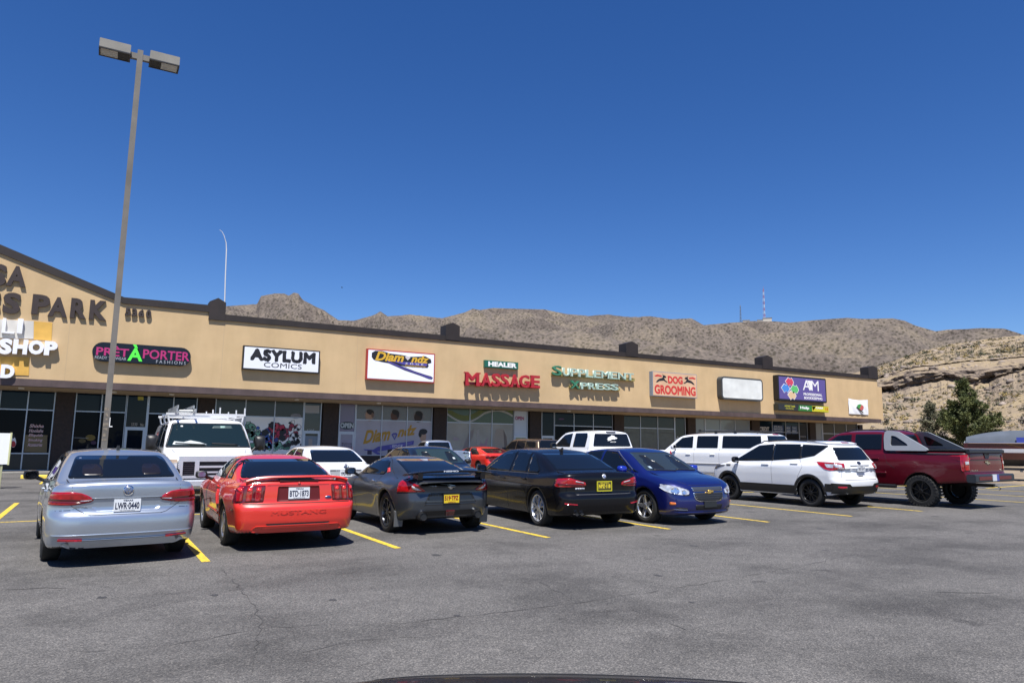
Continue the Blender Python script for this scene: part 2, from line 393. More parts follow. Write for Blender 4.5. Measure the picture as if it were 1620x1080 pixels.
def hill_mat():
    m, t, b = nodes('hillside'); N, L = t.nodes, t.links
    tc = N.new('ShaderNodeTexCoord'); ge = N.new('ShaderNodeNewGeometry')
    def noise(s, d, r=0.6):
        n = N.new('ShaderNodeTexNoise'); n.inputs['Scale'].default_value = s; n.inputs['Detail'].default_value = d; n.inputs['Roughness'].default_value = r
        L.new(tc.outputs['Object'], n.inputs['Vector']); return n.outputs['Fac']
    def ramp(fac, st):
        r = N.new('ShaderNodeValToRGB'); e = r.color_ramp.elements
        while len(e) < len(st): e.new(0.5)
        for i, (p, c) in enumerate(st): e[i].position = p; e[i].color = (*c, 1)
        L.new(fac, r.inputs['Fac']); return r.outputs['Color']
    soil = ramp(noise(0.16, 9, 0.7), [(0.30, (0.170, 0.140, 0.108)), (0.46, (0.245, 0.193, 0.138)), (0.60, (0.285, 0.222, 0.135)), (0.75, (0.235, 0.195, 0.155))])
    sp = ramp(noise(2.2, 7, 0.75), [(0.30, (0.62, 0.61, 0.60)), (0.45, (1, 1, 1)), (0.7, (1.1, 1.09, 1.06))])
    x = N.new('ShaderNodeMix'); x.data_type = 'RGBA'; x.blend_type = 'MULTIPLY'; x.inputs[0].default_value = 1; L.new(soil, x.inputs[6]); L.new(sp, x.inputs[7])
    rock = ramp(noise(0.9, 9, 0.75), [(0.3, (0.050, 0.040, 0.035)), (0.5, (0.118, 0.094, 0.080)), (0.7, (0.195, 0.160, 0.135))])
    se = N.new('ShaderNodeSeparateXYZ'); L.new(ge.outputs['True Normal'], se.inputs[0])
    mr = N.new('ShaderNodeMapRange'); mr.inputs[1].default_value = 0.90; mr.inputs[2].default_value = 0.74; L.new(se.outputs[2], mr.inputs[0])
    y = N.new('ShaderNodeMix'); y.data_type = 'RGBA'; L.new(mr.outputs[0], y.inputs[0]); L.new(x.outputs[2], y.inputs[6]); L.new(rock, y.inputs[7])
    L.new(y.outputs[2], b.inputs['Base Color']); b.inputs['Roughness'].default_value = 0.95; b.inputs['Specular IOR Level'].default_value = 0.1
    bp = N.new('ShaderNodeBump'); bp.inputs['Strength'].default_value = 0.7; bp.inputs['Distance'].default_value = 0.22
    L.new(noise(1.3, 8, 0.7), bp.inputs['Height']); L.new(bp.outputs['Normal'], b.inputs['Normal'])
    return m
H_SKY = [(1180, 620), (1300, 604), (1388, 580), (1418, 569), (1457, 555), (1486, 548), (1527, 540), (1573, 535), (1620, 529), (1720, 520), (1900, 512), (2300, 520), (2600, 560)]
L_TOP = [(1180, 630), (1388, 604), (1412, 598), (1440, 588), (1480, 584), (1520, 586), (1560, 582), (1600, 576), (1620, 573), (1800, 560), (2300, 560)]   # lip of the ledge
L_BOT = [(1180, 640), (1388, 621), (1412, 618), (1440, 612), (1470, 606), (1500, 600), (1520, 606), (1545, 608), (1565, 604), (1590, 592), (1620, 583), (1800, 566), (2300, 566)]
U_TOP = [(1180, 622), (1388, 597), (1420, 587), (1450, 579), (1490, 573), (1540, 569), (1580, 566), (1620, 563), (2300, 552)]
HP = []      # profile lookup used to stand shrubs and stones on the slope
def hillside():
    px = np.concatenate([np.linspace(1150, 1350, 40), np.linspace(1352, 1650, 330), np.linspace(1655, 2500, 110)])
    f = lambda tab, x: np.interp(x, [a for a, _ in tab], [b for _, b in tab])
    cols = []
    for i, x in enumerate(px):
        n1 = fbm(np.array(x*0.03), np.array(1.7), 3); n2 = fbm(np.array(x*0.11), np.array(9.7), 3); n3 = fbm(np.array(x*0.05), np.array(4.2), 3)
        ys, lt, lb, ut = f(H_SKY, x), f(L_TOP, x)+n2*3, f(L_BOT, x)+n2*7, f(U_TOP, x)+n1*4; lbs = f(L_BOT, x)
        lt = min(lt, lb-2.0)
        rb = 125+n1*3
        prof = [(74, None), (80, 0.3), (96, 0.36), (rb-12, None), (rb-1, None), (rb, lb)]
        yb = 765.0
        K = []                       # (r, pixel row)
        for r_ in np.linspace(72, rb-1.5, 60):
            u = (r_-72)/(rb-73.5); K.append((r_, yb+(lbs+(lb-lbs)*u**9+4-yb)*(0.25*u+0.75*u**0.8)))
        ov = 1.6+3.0*max(n3, 0)*2
        cave = max(0, fbm(np.array(x*0.035+3.1), np.array(2.2), 3))*9.0 + max(0, fbm(np.array(x*0.13), np.array(7.2), 2))*3.0
        nv = 20
        for k in range(nv):
            v = k/(nv-1)
            strata = fbm(np.array(v*5.5+11), np.array(x*0.035), 3)*2.2 + fbm(np.array(v*13.0), np.array(x*0.12+5), 2)*0.9
            rec = 1.0 + cave*math.exp(-((v-.26)/.20)**2) - 1.1*math.exp(-((v-.62)/.25)**2)*(0.4+cave*.25)
            K.append((rb+rec+strata+1.2*v*v, lb+(lt-lb)*v+(1.2 if k == 0 else 0)))
        for u in np.linspace(0.1, 1, 8): K.append((rb+3.2+u*9, lt+(ut+3.0-lt)*u))
        hu = 2.2+2.6*max(0, fbm(np.array(x*0.06+8), np.array(3.3), 3))
        for k in range(8):
            v = k/7; K.append((rb+13.2+1.3*math.exp(-((v-.3)/.25)**2)+fbm(np.array(v*4), np.array(x*0.08), 3)*1.6, ut+hu*(1-v)*.9))
        for u in np.linspace(0.04, 1, 46): K.append((rb+15+u*62, ut+(ys-ut)*u))
        col = [atR(x, yy, rr) for rr, yy in K]
        last = col[-1]; d = ray(x, ys); dh = math.hypot(d[0], d[1])
        for k in range(1, 9): col.append(np.array([last[0]+d[0]/dh*k*9, last[1]+d[1]/dh*k*9, last[2]+0.2*k-0.22*k*k]))
        cols.append(col)
    P = np.array(cols); n, m = P.shape[:2]
    for i in range(n):
        X, Y, Z = P[i, :, 0], P[i, :, 1], P[i, :, 2]
        jit = fbm(X*0.22+Z*0.13, Y*0.22, 5)*0.8 + fbm(X*1.1+Z, Y*1.1, 3)*0.22
        w_ = np.ones(m); w_[:4] = np.linspace(0, 1, 4)
        P[i, :, 2] += jit*w_*0.9
        sg = slice(60, 98); P[i, sg, 0] += fbm(X[sg]*0.7, Z[sg]*1.1, 4)*1.3; P[i, sg, 1] += fbm(X[sg]*0.7+30, Z[sg]*1.1, 4)*1.3
    P[:, 0:2, 2] = -0.2
    HP.append((px, P))
    tag(grid_mesh('desert_hillside', P, hill_mat(), flip=True), kind='structure')
hillside()

def blob(V, Fq, c, r, rg, sub, squash=0.75):
    vs, fs = sub
    k = rg.uniform(0.65, 1.35, len(vs))[:, None]
    q = vs*k*np.array([r*rg.uniform(.8, 1.3), r*rg.uniform(.8, 1.3), r*squash]); b = sum(len(a) for a in V)
    V.append(q+np.array(c)); Fq.append(fs+b)
def ico(sub):
    import bmesh
    bm = bmesh.new(); bmesh.ops.create_icosphere(bm, subdivisions=sub, radius=1.0)
    vs = np.array([v.co[:] for v in bm.verts]); fs = np.array([[v.index for v in f.verts] for f in bm.faces]); bm.free(); return vs, fs
def tuft(V, Fq, c, r, rg, n):
    """a desert shrub: many thin blades and twigs leaving one root"""
    th = rg.uniform(0, 2*PI, n); el = np.arccos(rg.uniform(0.05, 1, n)); ln = r*rg.uniform(0.5, 1.1, n)
    d = np.stack([np.sin(el)*np.cos(th), np.sin(el)*np.sin(th), np.cos(el)*0.9], -1)
    pos = d*ln[:, None]*rg.uniform(0.35, 1, n)[:, None]
    s = r*rg.uniform(0.10, 0.26, n)[:, None]
    a = rg.normal(size=(n, 3)); a /= np.linalg.norm(a, axis=1)[:, None]; b2 = np.cross(a, rg.normal(size=(n, 3))); b2 /= np.linalg.norm(b2, axis=1)[:, None]
    tri = np.stack([pos-a*s, pos+a*s, pos+b2*s*1.6], 1).reshape(-1, 3)+np.array(c)
    b = sum(len(q) for q in V); V.append(tri); Fq.append(np.arange(3*n).reshape(-1, 3)+b)
def hill_cover():
    rg = np.random.RandomState(3); px, P = HP[0]
    SH = [mat('sage_leaf', (0.115, 0.105, 0.070), 0.8, var=0.45, scale=1.2), mat('dry_grass', (0.25, 0.19, 0.075), 0.9, var=0.35, scale=0.8), mat('creosote_leaf', (0.060, 0.066, 0.030), 0.8, var=0.4, scale=1.1)]
    G = [([], []) for _ in range(3)]
    for _ in range(3000):
        i = int(np.searchsorted(px, rg.uniform(1375, 1660))); up = rg.rand() < 0.5
        j = rg.randint(4, 58) if not up else rg.randint(97, P.shape[1]-10)
        k = rg.choice(3, p=[.45, .33, .22]); c = P[min(i, len(px)-1), j]
        tuft(G[k][0], G[k][1], c, rg.choice([.16, .28, .45, .8], p=[.38, .36, .2, .06])*rg.uniform(.8, 1.25), rg, 24)
    for k, nm in enumerate(('sagebrush', 'dry_grass', 'creosote_brush')):
        me = mesh_np(nm, np.concatenate(G[k][0]), np.concatenate(G[k][1])); finish(me, [SH[k]])
        tag(link(nm, me), kind='stuff')
    RK = mat('pale_rock', (0.25, 0.205, 0.17), 0.95, var=0.4, scale=0.7, bump=0.5, bscale=5)
    V, Fq = [], []; sub = ico(1)
    for _ in range(1100):
        i = int(np.searchsorted(px, rg.uniform(1375, 1660))); j = rg.randint(3, 58) if rg.rand() < .55 else rg.randint(80, P.shape[1]-10)
        c = P[min(i, len(px)-1), j]; blob(V, Fq, c, rg.choice([.12, .2, .3, .5], p=[.45, .33, .16, .06])*rg.uniform(.8, 1.3), rg, sub, 0.6)
    me = mesh_np('loose_stones', np.concatenate(V), np.concatenate(Fq)); finish(me, [RK])
    tag(link('loose_stones', me), kind='stuff')
hill_cover()
# ================================================================ THE SHOPPING STRIP
YF, YS = 41.5, 44.4
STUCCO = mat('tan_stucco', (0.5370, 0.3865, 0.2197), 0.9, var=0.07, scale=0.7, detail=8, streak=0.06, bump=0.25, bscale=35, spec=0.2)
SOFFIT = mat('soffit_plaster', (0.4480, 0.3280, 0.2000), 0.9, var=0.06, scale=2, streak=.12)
BROWN = mat('brown_metal_trim', (0.0205, 0.0138, 0.0122), 0.6, var=0.2, scale=1.5, detail=6, streak=.25)
FASC = mat('brown_fascia', (0.088, 0.060, 0.058), 0.6, var=0.15, scale=2.0, detail=6, streak=.25)
PIER = mat('dark_brown_tile', (0.026, 0.015, 0.011), 0.7, var=0.35, scale=9)
ROOF = mat('roof_gravel', (0.2400, 0.2240, 0.2000), 0.95, var=0.2, scale=9)
def fx(px, py, y=YF): return float(onY(px, py, y)[0])
def fz(px, py, y=YF): return float(onY(px, py, y)[2])
XR_ = fx(1389, 630); XL_ = -12.0
Z_FT = 4.4425      # top of the brown fascia band
Z_FB = 4.10
Z_CB = 8.118; Z_CT = Z_CB+.335
X_STEP0, X_STEP1 = fx(330, 500), fx(356, 500)
Z_CB2, Z_CT2 = fz(300, 491), fz(300, 479.6)
X_GAB = fx(196, 475); Z_GT, Z_GB = fz(196, 470.5), fz(196, 480.5)
sl_t = (fz(0, 387)-Z_GT)/(fx(0, 387)-X_GAB); sl_b = (fz(0, 401)-Z_GB)/(fx(0, 401)-X_GAB)
XG0 = XL_
B = empty('shopping_strip', (22, 50, 0), 'long tan stucco shopping strip with brown coping and a row of dark glass shopfronts', 'building')
def bpart(mb, name, mats, smooth=None):
    o = mb.build(name, mats, None, smooth); o.parent = B; o.matrix_parent_inverse = B.matrix_world.inverted(); return o
m = MB()
tp = lambda x: Z_GT + sl_t*(x-X_GAB); bt = lambda x: Z_GB + sl_b*(x-X_GAB)
wall_poly = [(XL_, Z_FT), (XR_, Z_FT), (XR_, Z_CB+.05), (X_STEP0, Z_CB+.05), (X_STEP0, Z_CB2+.05), (X_GAB, Z_GB+.05), (XL_, bt(XL_)+.05)]
m.prism(wall_poly, 'Y', YF, YF+0.5)
bpart(m, 'facade_wall', STUCCO)
m = MB()
for x in (fx(110, 520), fx(352, 560), fx(566, 540), fx(930, 560), fx(1150, 570)): m.box(x-.012, x+.012, YF-.004, YF+.01, Z_FT, Z_CB)
bpart(m, 'control_joint', flat((0.45, 0.33, 0.2), .9))
# coping
m = MB(); e = 0.09
m.box(X_STEP1, XR_+e, YF-e, YF+0.6, Z_CB, Z_CT)
m.prism([(X_GAB, Z_GB), (X_STEP0, Z_CB2), (X_STEP0, Z_CT2), (X_GAB, Z_GT)], 'Y', YF-e, YF+0.6)
m.prism([(XL_, bt(XL_)), (X_GAB, Z_GB), (X_GAB, Z_GT), (XL_, tp(XL_))], 'Y', YF-e, YF+0.6)
bpart(m, 'coping', BROWN)
def cap(x0, x1, z0, zs, zp):
    c = MB(); xm = (x0+x1)/2
    c.prism([(x0, z0), (x1, z0), (x1, zs), (xm, zp), (x0, zs)], 'Y', YF-0.115, YF+0.75); bpart(c, 'parapet_cap', BROWN)
cap(X_STEP0, X_STEP1, Z_CB-.02, fz(343, 478), fz(343, 471.5))
for a, b, y0, ys, yp in ((704, 726, 533, 515, 510.5), (989, 1008, 556, 544.3, 540), (1205, 1221, 576.5, 565.5, 562), (1372.5, 1387, 592, 581.5, 578.8)):
    cap(fx(a, y0), fx(b, y0), Z_CB+.06, fz((a+b)/2, ys), fz((a+b)/2, yp))
# fascia, soffit, body behind
m = MB(); m.box(XL_, XR_+.12, YF-.12, YF+.42, Z_FB, Z_FT); bpart(m, 'fascia', FASC)
Z_SO = fz(118, 621, YS)-.02
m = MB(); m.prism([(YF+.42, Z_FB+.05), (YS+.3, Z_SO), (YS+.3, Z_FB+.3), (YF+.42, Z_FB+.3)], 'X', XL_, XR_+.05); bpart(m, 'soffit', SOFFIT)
XE = fx(1360, 690, YS)
m = MB(); m.box(XL_, XE+.25, YS+.36, YS+26, -.5, Z_CB-.6, 0); m.box(XE+.25, XR_, YF+.5, YS+26, Z_FB+.3, Z_CB-.6, 0)
m.box(XR_-.25, XR_, YS+.36, YS+26, Z_FB, Z_CB, 0)
bpart(m, 'main_block', STUCCO)
m = MB(); m.box(XL_, XR_-.3, YF+.6, YS+26.1, Z_CB-.6, Z_CB-.5); bpart(m, 'roof', ROOF)
bm_ = MB()
for xx in (33, 180, 272, 470, 600, 900):
    x = fx(xx, 622, 43.0); bm_.prism([(x+.13*math.cos(t*PI/8), 43.0+.13*math.sin(t*PI/8)) for t in range(16)], 'Z', (Z_FB+Z_SO)/2-.02, (Z_FB+Z_SO)/2+.1)
bpart(bm_, 'soffit_lamp', flat((.75, .73, .66), .5))
# pavement in front of the shops
SW = mat('concrete', (0.3200, 0.3000, 0.2640), 0.9, var=0.12, scale=3, bump=0.2, bscale=40)
mb = MB()
for k in range(40):
    x0, x1 = XL_+k*2, XL_+k*2+2
    mb.add([(x0, 42.7, gz(x0)+.05), (x1, 42.7, gz(x1)+.05), (x1, YS+.4, gz(x1)+.05), (x0, YS+.4, gz(x0)+.05), (x0, 42.7, gz(x0)-.06), (x1, 42.7, gz(x1)-.06)], [(0, 1, 2, 3), (4, 5, 1, 0)])
tag(mb.build('pavement', SW), kind='structure')

# ---- shopfronts
Z_TR = fz(83, 649, YS); Z_BR = fz(76.7, 717, YS)
PALE = mat('pale_sky_glass', (0.20, 0.235, 0.27), 0.05, spec=0.4)  # reflection of the bright sky put into the pane colour
GREYG = mat('grey_film_glass', (0.026, 0.032, 0.038), 0.06, spec=0.3)
BLIND = mat('blind_glass', (0.085, 0.095, 0.098), 0.10, spec=0.3, var=0.15, scale=2.5)
KICK = flat((0.006, 0.006, 0.009), 0.3, nm='black_kick_panel')
FW = 0.055
BAYS = {}
def bay(key, pxs, upper, lower, kick=True, has_bottom=True):
    """one glazed bay: frame of mullions and rails, and its panes"""
    xs = [fx(p, 660, YS) for p in pxs]
    zb = gz(xs[0])+.05
    fm = MB()
    for i, x in enumerate(xs): fm.box(x-FW/2, x+FW/2, YS-.06, YS+.06, zb, Z_SO)
    for a, b in zip(xs[:-1], xs[1:]):
        fm.box(a+FW/2, b-FW/2, YS-.05, YS+.05, Z_TR-FW/2, Z_TR+FW/2)
        fm.box(a+FW/2, b-FW/2, YS-.05, YS+.05, Z_BR-FW/2, Z_BR+FW/2)
        fm.box(a+FW/2, b-FW/2, YS-.05, YS+.05, zb, zb+.05)
    f = bpart(fm, 'shop_window', ALU)
    p = MB()
    for a, b in zip(xs[:-1], xs[1:]):
        p.box(a, b, YS-.012, YS+.012, Z_TR, Z_SO, 0); p.box(a, b, YS-.012, YS+.012, Z_BR, Z_TR, 1); p.box(a, b, YS-.02, YS+.02, zb, Z_BR, 2)
    o = p.build('pane', [upper, lower, KICK], f); BAYS[key] = (xs, f); return xs, f
def door(px0, px1, head_py, upper, lower):
    a, b = fx(px0, 660, YS), fx(px1, 660, YS); zb = gz(a)+.05; zh = Z_HD
    d = MB(); t = 0.10
    d.box(a, a+.06, YS-.06, YS+.06, zb, Z_SO); d.box(b-.06, b, YS-.06, YS+.06, zb, Z_SO); d.box(a+.06, b-.06, YS-.06, YS+.06, zh, zh+.07)
    d.box(a+.06, a+.06+t, YS-.045, YS+.045, zb+.02, zh); d.box(b-.06-t, b-.06, YS-.045, YS+.045, zb+.02, zh); d.box(a+.06+t, b-.06-t, YS-.045, YS+.045, zh-t, zh); d.box(a+.06+t, b-.06-t, YS-.045, YS+.045, zb+.02, zb+.25)
    f = bpart(d, 'shop_door', ALU)
    p = MB(); p.box(a+.05, b-.05, YS-.012, YS+.012, zh, Z_SO, 0); p.box(a+.1, b-.1, YS-.012, YS+.012, zb+.1, zh, 1); p.build('pane', [upper, lower], f)
    h = MB(); h.tube([(b-.16, YS-.05, zb+.85), (b-.16, YS-.12, zb+.85), (b-.16, YS-.12, zb+1.25), (b-.16, YS-.05, zb+1.25)], .014, 6); h.build('handle', CHROME, f)
    return a, b, f
Z_HD = fz(205, 677, YS)
sp = fx(84, 660, YS)-fx(41.7, 660, YS)
x41 = 41.7
bay('left', [-52, -3, 41.7, 84], SHOPUP, SHOPGLASS)
bay('pret', [118, 159, 198], SHOPUP, SHOPGLASS); door(198, 233, 676, SHOPUP, SHOPGLASS); bay('pret2', [234, 273, 310], SHOPUP, SHOPGLASS)
DKB = flat((0.008, 0.007, 0.008), 0.15, nm='black_film_glass')
bay('mural', [340, 387.5, 434, 479.5], DKB, WHITE); door(480, 508, 0, flat((.02, .028, .045), .08), GREYG)
LAV = mat('lavender_film_glass', (0.26, 0.25, 0.33), 0.12, spec=0.4, var=0.08, scale=2)
GREYT = mat('grey_film_glass_dark', (0.115, 0.11, 0.125), 0.1, spec=0.5)
LIL = mat('lilac_window_film', (0.36, 0.35, 0.41), 0.25, spec=0.4, var=0.06, scale=1.5)
door(536, 562.5, 0, mat('violet_film_glass', (0.15, 0.125, 0.23), .12), LAV)
bay('barber', [563, 604, 644, 683], GREYT, LIL)
MAS = mat('massage_window_film', (0.30, 0.29, 0.265), 0.2, spec=0.4, var=0.12, scale=1.2)
MGR = mat('green_window_film', (0.035, 0.065, 0.035), 0.12, spec=0.5)
bay('massage', [706.7, 743, 778, 812.5], MGR, MAS); door(812.5, 834.5, 0, flat((.50, .56, .64), .3), flat((.28, .30, .16), .3))
door(856, 876.7, 0, SHOPUP, SHOPGLASS); bay('supp', [876.7, 907.5, 938, 968], SHOPUP, SHOPGLASS)
bay('tan', [986, 1012.5, 1039.7, 1066], GREYG, BLIND); door(1066.5, 1083.5, 0, GREYG, SHOPGLASS)
door(1099, 1114.5, 0, PALE, PALE); bay('pale', [1115, 1138.7, 1162, 1184.5], PALE, PALE)
bay('books', [1200, 1220.5, 1241.5, 1262.5], SHOPUP, SHOPGLASS); door(1262.5, 1276, 0, SHOPUP, SHOPGLASS)
door(1287.7, 1299.5, 0, PALE, GREYG); bay('end', [1300, 1318, 1337, 1354.5], GREYG, GREYG)
for a, b in ((-75, -53), (85, 117), (311, 339), (509, 535), (684, 706), (835.5, 855), (969, 985), (1085, 1098), (1186, 1199), (1277, 1287), (1355.5, 1361)):
    x0, x1 = fx(a, 660, YS)+.03, fx(b, 660, YS)-.03; m = MB(); m.box(x0, x1, YS-.22, YS+.34, gz(x0)-.1, Z_SO); bpart(m, 'pier', PIER)

# ---- films, posters and lettering stuck to the glass (children of their window)
def ptz(px, py, y=YS): q = onY(px, py, y); return float(q[0]), float(q[2])
def decal(name, polys, parent, y=YS-.014):
    """flat vinyl: list of (polygon in photo pixels, material)"""
    mats = []; mb = MB()
    for k, (poly, mt) in enumerate(polys):
        if mt not in mats: mats.append(mt)
        mb.prism([ptz(*q) for q in poly], 'Y', y-.0015*(k % 9)-.002, y+.002, mats.index(mt))
    return mb.build(name, mats, parent)
def ell(cx, cy, a, b, n=14, rot=0.0): return [(cx+a*math.cos(2*PI*i/n)*math.cos(rot)-b*math.sin(2*PI*i/n)*math.sin(rot), cy+a*math.cos(2*PI*i/n)*math.sin(rot)+b*math.sin(2*PI*i/n)*math.cos(rot)) for i in range(n)]
def wtext(body, px0, px1, py0, py1, m_, parent, y=YS-.016, name='window_lettering', **k):
    (xa, za), (xb, zb) = ptz(px0, py0, y), ptz(px1, py1, y)
    return lettering(name, body, xa, xb, zb, za, y, 0.002, m_, parent, **k)
# mural of loose painted colour (generic shapes)
rg = random.Random(11)
greens, reds, blues = [flat(c, .5) for c in ((.10, .28, .17), (.16, .36, .25), (.07, .2, .13), (.3, .48, .38))], [flat(c, .5) for c in ((.42, .02, .06), (.55, .05, .08), (.5, .16, .24), (.3, .03, .06))], [flat(c, .5) for c in ((.04, .11, .4), (.08, .2, .52), (.03, .05, .22))]
INK = flat((.012, .012, .016), .5)
def splash(cx, cy, a, b, n, pal, rmin=2.0, rmax=5.5):
    out = []
    for _ in range(n):
        x, y = cx+rg.gauss(0, a), cy+rg.gauss(0, b); r_ = rg.uniform(rmin, rmax); k = rg.randint(5, 9)
        e_ = [(x+r_*rg.uniform(.55, 1.25)*math.cos(2*PI*i/k), y+r_*rg.uniform(.55, 1.2)*math.sin(2*PI*i/k)) for i in range(k)]
        xo = [(x+(p-x)*1.22, y+(q-y)*1.22) for p, q in e_]
        if min(p for p, _ in xo) < 382 or max(p for p, _ in xo) > 478 or min(q for _, q in xo) < 664 or max(q for _, q in xo) > 716: continue
        out.append((xo, INK)); out.append((e_, rg.choice(pal)))
    return out
mur = splash(396, 685, 8, 9, 44, greens) + splash(442, 680, 9, 9, 34, reds, 2.5, 7) + splash(417, 692, 9, 7, 40, blues+reds[:1]) + splash(432, 706, 10, 5, 34, greens+[INK]) + splash(466, 676, 4, 6, 18, [INK, reds[3], WHITE], 1.5, 4) + splash(467, 696, 5, 6, 22, [INK, INK, WHITE], 1.5, 4) + splash(410, 707, 8, 5, 22, [INK, blues[2]], 2, 5)
decal('wall_art_print', mur, BAYS['mural'][1])
decal('oval_sign', [(ell(468, 658, 8.5, 4.2), flat((.20, .19, .20), .4))], BAYS['mural'][1])
WT = flat((.75, .75, .76), .5); RD = flat((.42, .03, .03), .5)
f = BAYS['left'][1]
for i, s in enumerate(('Shisha', 'Hookahs', 'Eliquids', 'Smoking', 'Accessories')):
    y = 673.7+i*(7.6 if i < 4 else 7.4); wtext(s, 47-i*.8, 69-i*.6, y-3.2, y+2.6, RD, f, YS-.020, bold=.035, shear=.25); wtext(s, 47-i*.8, 69-i*.6, y-3.2, y+2.6, flat((.62, .55, .55), .5), f, YS-.024, bold=.005, shear=.25)
decal('brown_poster', [([(39.5, 687.5), (75, 688), (74, 715.5), (38, 714.5)], flat((.16, .115, .05), .6))], f)
decal('round_sticker', [(ell(21, 699, 4.6, 8.5), WT), (ell(21, 702, 3.9, 5.0), RD), ([(18.5, 690), (22, 685), (23.5, 691), (21, 694)], INK)], f)
f = BAYS['pret'][1]
decal('window_display', [(ell(143, 692, 8, 5, 9), flat((.16, .11, .02), .7)), (ell(130, 697, 6, 3.5, 8), flat((.08, .06, .02), .7)), (ell(148, 700, 5, 3, 8), flat((.05, .02, .05), .7)), ([(116.6, 691.6), (140, 692.4), (140, 693), (116.6, 692.2)], flat((.3, .3, .3), .6))], f)
for a, b, y in ((208, 217, 671.5), (222.5, 229.5, 672.2)): wtext('5330' if a < 210 else 'No 1', a, b, y-3, y+2, flat((.45, .40, .34), .5), BAYS['pret2'][1], name='door_number')
decal('yellow_notice', [([(218, 627), (227, 627.3), (227, 633), (218, 632.7)], flat((.40, .36, .06), .6))], BAYS['pret2'][1])
f = BAYS['barber'][1]
OCH, NAVY, SKIN = flat((.42, .235, .02), .5), flat((.075, .07, .30), .5), [flat((.38, .25, .18), .6), flat((.10, .05, .035), .6), flat((.045, .028, .022), .6)]
for cx, cy, k in ((584, 655.5, 0), (624, 656, 1), (661, 658, 2)):
    decal('barber_portrait', [(ell(cx+1, cy+1, 8.5, 9.5), flat((.20, .19, .20), .6)), (ell(cx, cy+2, 6.2, 8), SKIN[k]), (ell(cx+1.8, cy-4, 6.2, 4.2, 12, .35), INK), (ell(cx+5.2, cy+1, 2, 4), INK if k else flat((.18, .11, .08), .6))], f)
wtext('Diam', 575, 617, 681, 703, OCH, f, bold=.04, shear=.35, rise=.28); wtext('ndz', 629, 659, 675, 692, OCH, f, bold=.04, shear=.35, rise=.2)
decal('diamond_mark', [([(619, 687), (622, 684.5), (627, 684.2), (629, 686.8), (624, 696)], NAVY), ([(621.5, 687.3), (626.5, 687), (624, 693)], LAV)], f)
decal('razor_print', [([(575, 710), (590, 711), (598, 706), (655, 696.5), (654, 703), (610, 712), (596, 714), (612, 722), (604, 723), (588, 713.5), (577, 712)], NAVY), ([(616, 704.2), (652, 698.4), (651.5, 701.5), (617, 708.5)], flat((.13, .12, .40), .5))], f)
wtext('EDGE', 621, 637, 703, 708, WT, f, YS-.026)
decal('barber_portrait', [(ell(669, 690, 5.4, 8), SKIN[0]), (ell(669.5, 682.5, 6.6, 4.6), INK), (ell(664.5, 687, 2.6, 4.5), INK)], f)
decal('tools_print', [([(570, 719), (576, 718.5), (578, 725), (570, 725)], INK), ([(581, 712), (588, 712), (588, 724.5), (581, 724.5)], flat((.03, .025, .07), .5)), ([(613, 711), (620, 710), (620, 717), (613, 717.5)], INK)], f)
wtext('OPEN', 538.5, 559.5, 668.5, 677, flat((.45, .5, .52), .4), f, bold=.05)
decal('open_sign_board', [(ell(549, 672.8, 12.5, 6.2, 20), flat((.02, .035, .04), .4))], f, YS-.011)
for i, s in enumerate(('Business', 'Hours', 'Tue-Sat 9-6', 'Sun 10-4')): wtext(s, 541, 557, 700+i*3.2, 702.3+i*3.2, INK, f, name='opening_hours', bold=.02)
f = BAYS['mural'][1]
wtext('12', 489.5, 495, 649, 653.5, INK, f, bold=.03, name='door_number'); wtext('5305', 486, 497, 678.5, 683, flat((.55, .55, .5), .5), f, name='door_number')
decal('door_poster', [([(482, 689), (505, 689.6), (505, 706), (481.7, 705.6)], flat((.17, .21, .26), .5)), ([(488, 694), (494, 694), (494, 705), (488, 705)], flat((.30, .26, .24), .5)), ([(482.5, 641), (505, 641.4), (505, 653.5), (482.5, 653)], flat((.34, .35, .37), .5))], f, YS-.02)
f = BAYS['massage'][1]
wave = [(706.5+i*2, 650+13*math.sin(max(0, min(1, i/26))*PI)*(1 if i < 27 else 1) + (0 if i < 27 else (i-27)*.35)) for i in range(0, 54)]
def band(dy0, dy1, lo=None):
    pts = [(x, 652+14*math.sin((x-706)/60*PI)*(1 if x < 766 else .45) if x < 766 else 652+5*math.sin((x-766)/50*PI+PI)*1.6+(x-766)*.15) for x in np.linspace(707.5, 811, 40)]
    return [(x, max(649, min(671.5, y+dy0))) for x, y in pts] + [(x, max(649.3, min(672.2, y+dy1))) for x, y in reversed(pts)]
decal('wave_film', [(band(-9, -1), flat((.11, .135, .025), .4)), (band(0, 3.2), flat((.36, .37, .36), .4))], f)
decal('spa_photo', [([(735, 700), (742, 684), (750, 678), (748, 690), (741, 705), (738, 715), (730, 716)], flat((.235, .205, .19), .6)), ([(758, 712), (760, 698), (765, 703), (772, 690), (770, 706), (762, 715)], flat((.32, .22, .25), .6)),
    ([(781, 690), (786, 678), (796, 678), (798, 695), (796, 712), (783, 712)], flat((.33, .285, .235), .6)), ([(796, 679), (801, 690), (803, 712), (798, 712)], flat((.16, .13, .11), .6)), ([(718, 690), (727, 694), (724, 697), (716, 696)], flat((.32, .27, .28), .6)), ([(753, 681), (758, 678), (759, 700), (755, 704)], flat((.36, .34, .31), .6))], f)
wtext('OPEN', 815, 829, 658, 664.5, flat((.30, .06, .16), .5), f, bold=.05)
f = BAYS['supp'][1]
decal('door_notice', [([(894, 684.5), (904.5, 684.5), (904.5, 690), (894, 690)], WT)], f); decal('door_notice', [([(908.5, 685.3), (915, 685.3), (915, 689.5), (908.5, 689.5)], WT)], f)
decal('neon_sign', [(ell(888, 662.5, 4.5, 1.4), flat((.06, .02, .10), .4))], f)
f = BAYS['tan'][1]
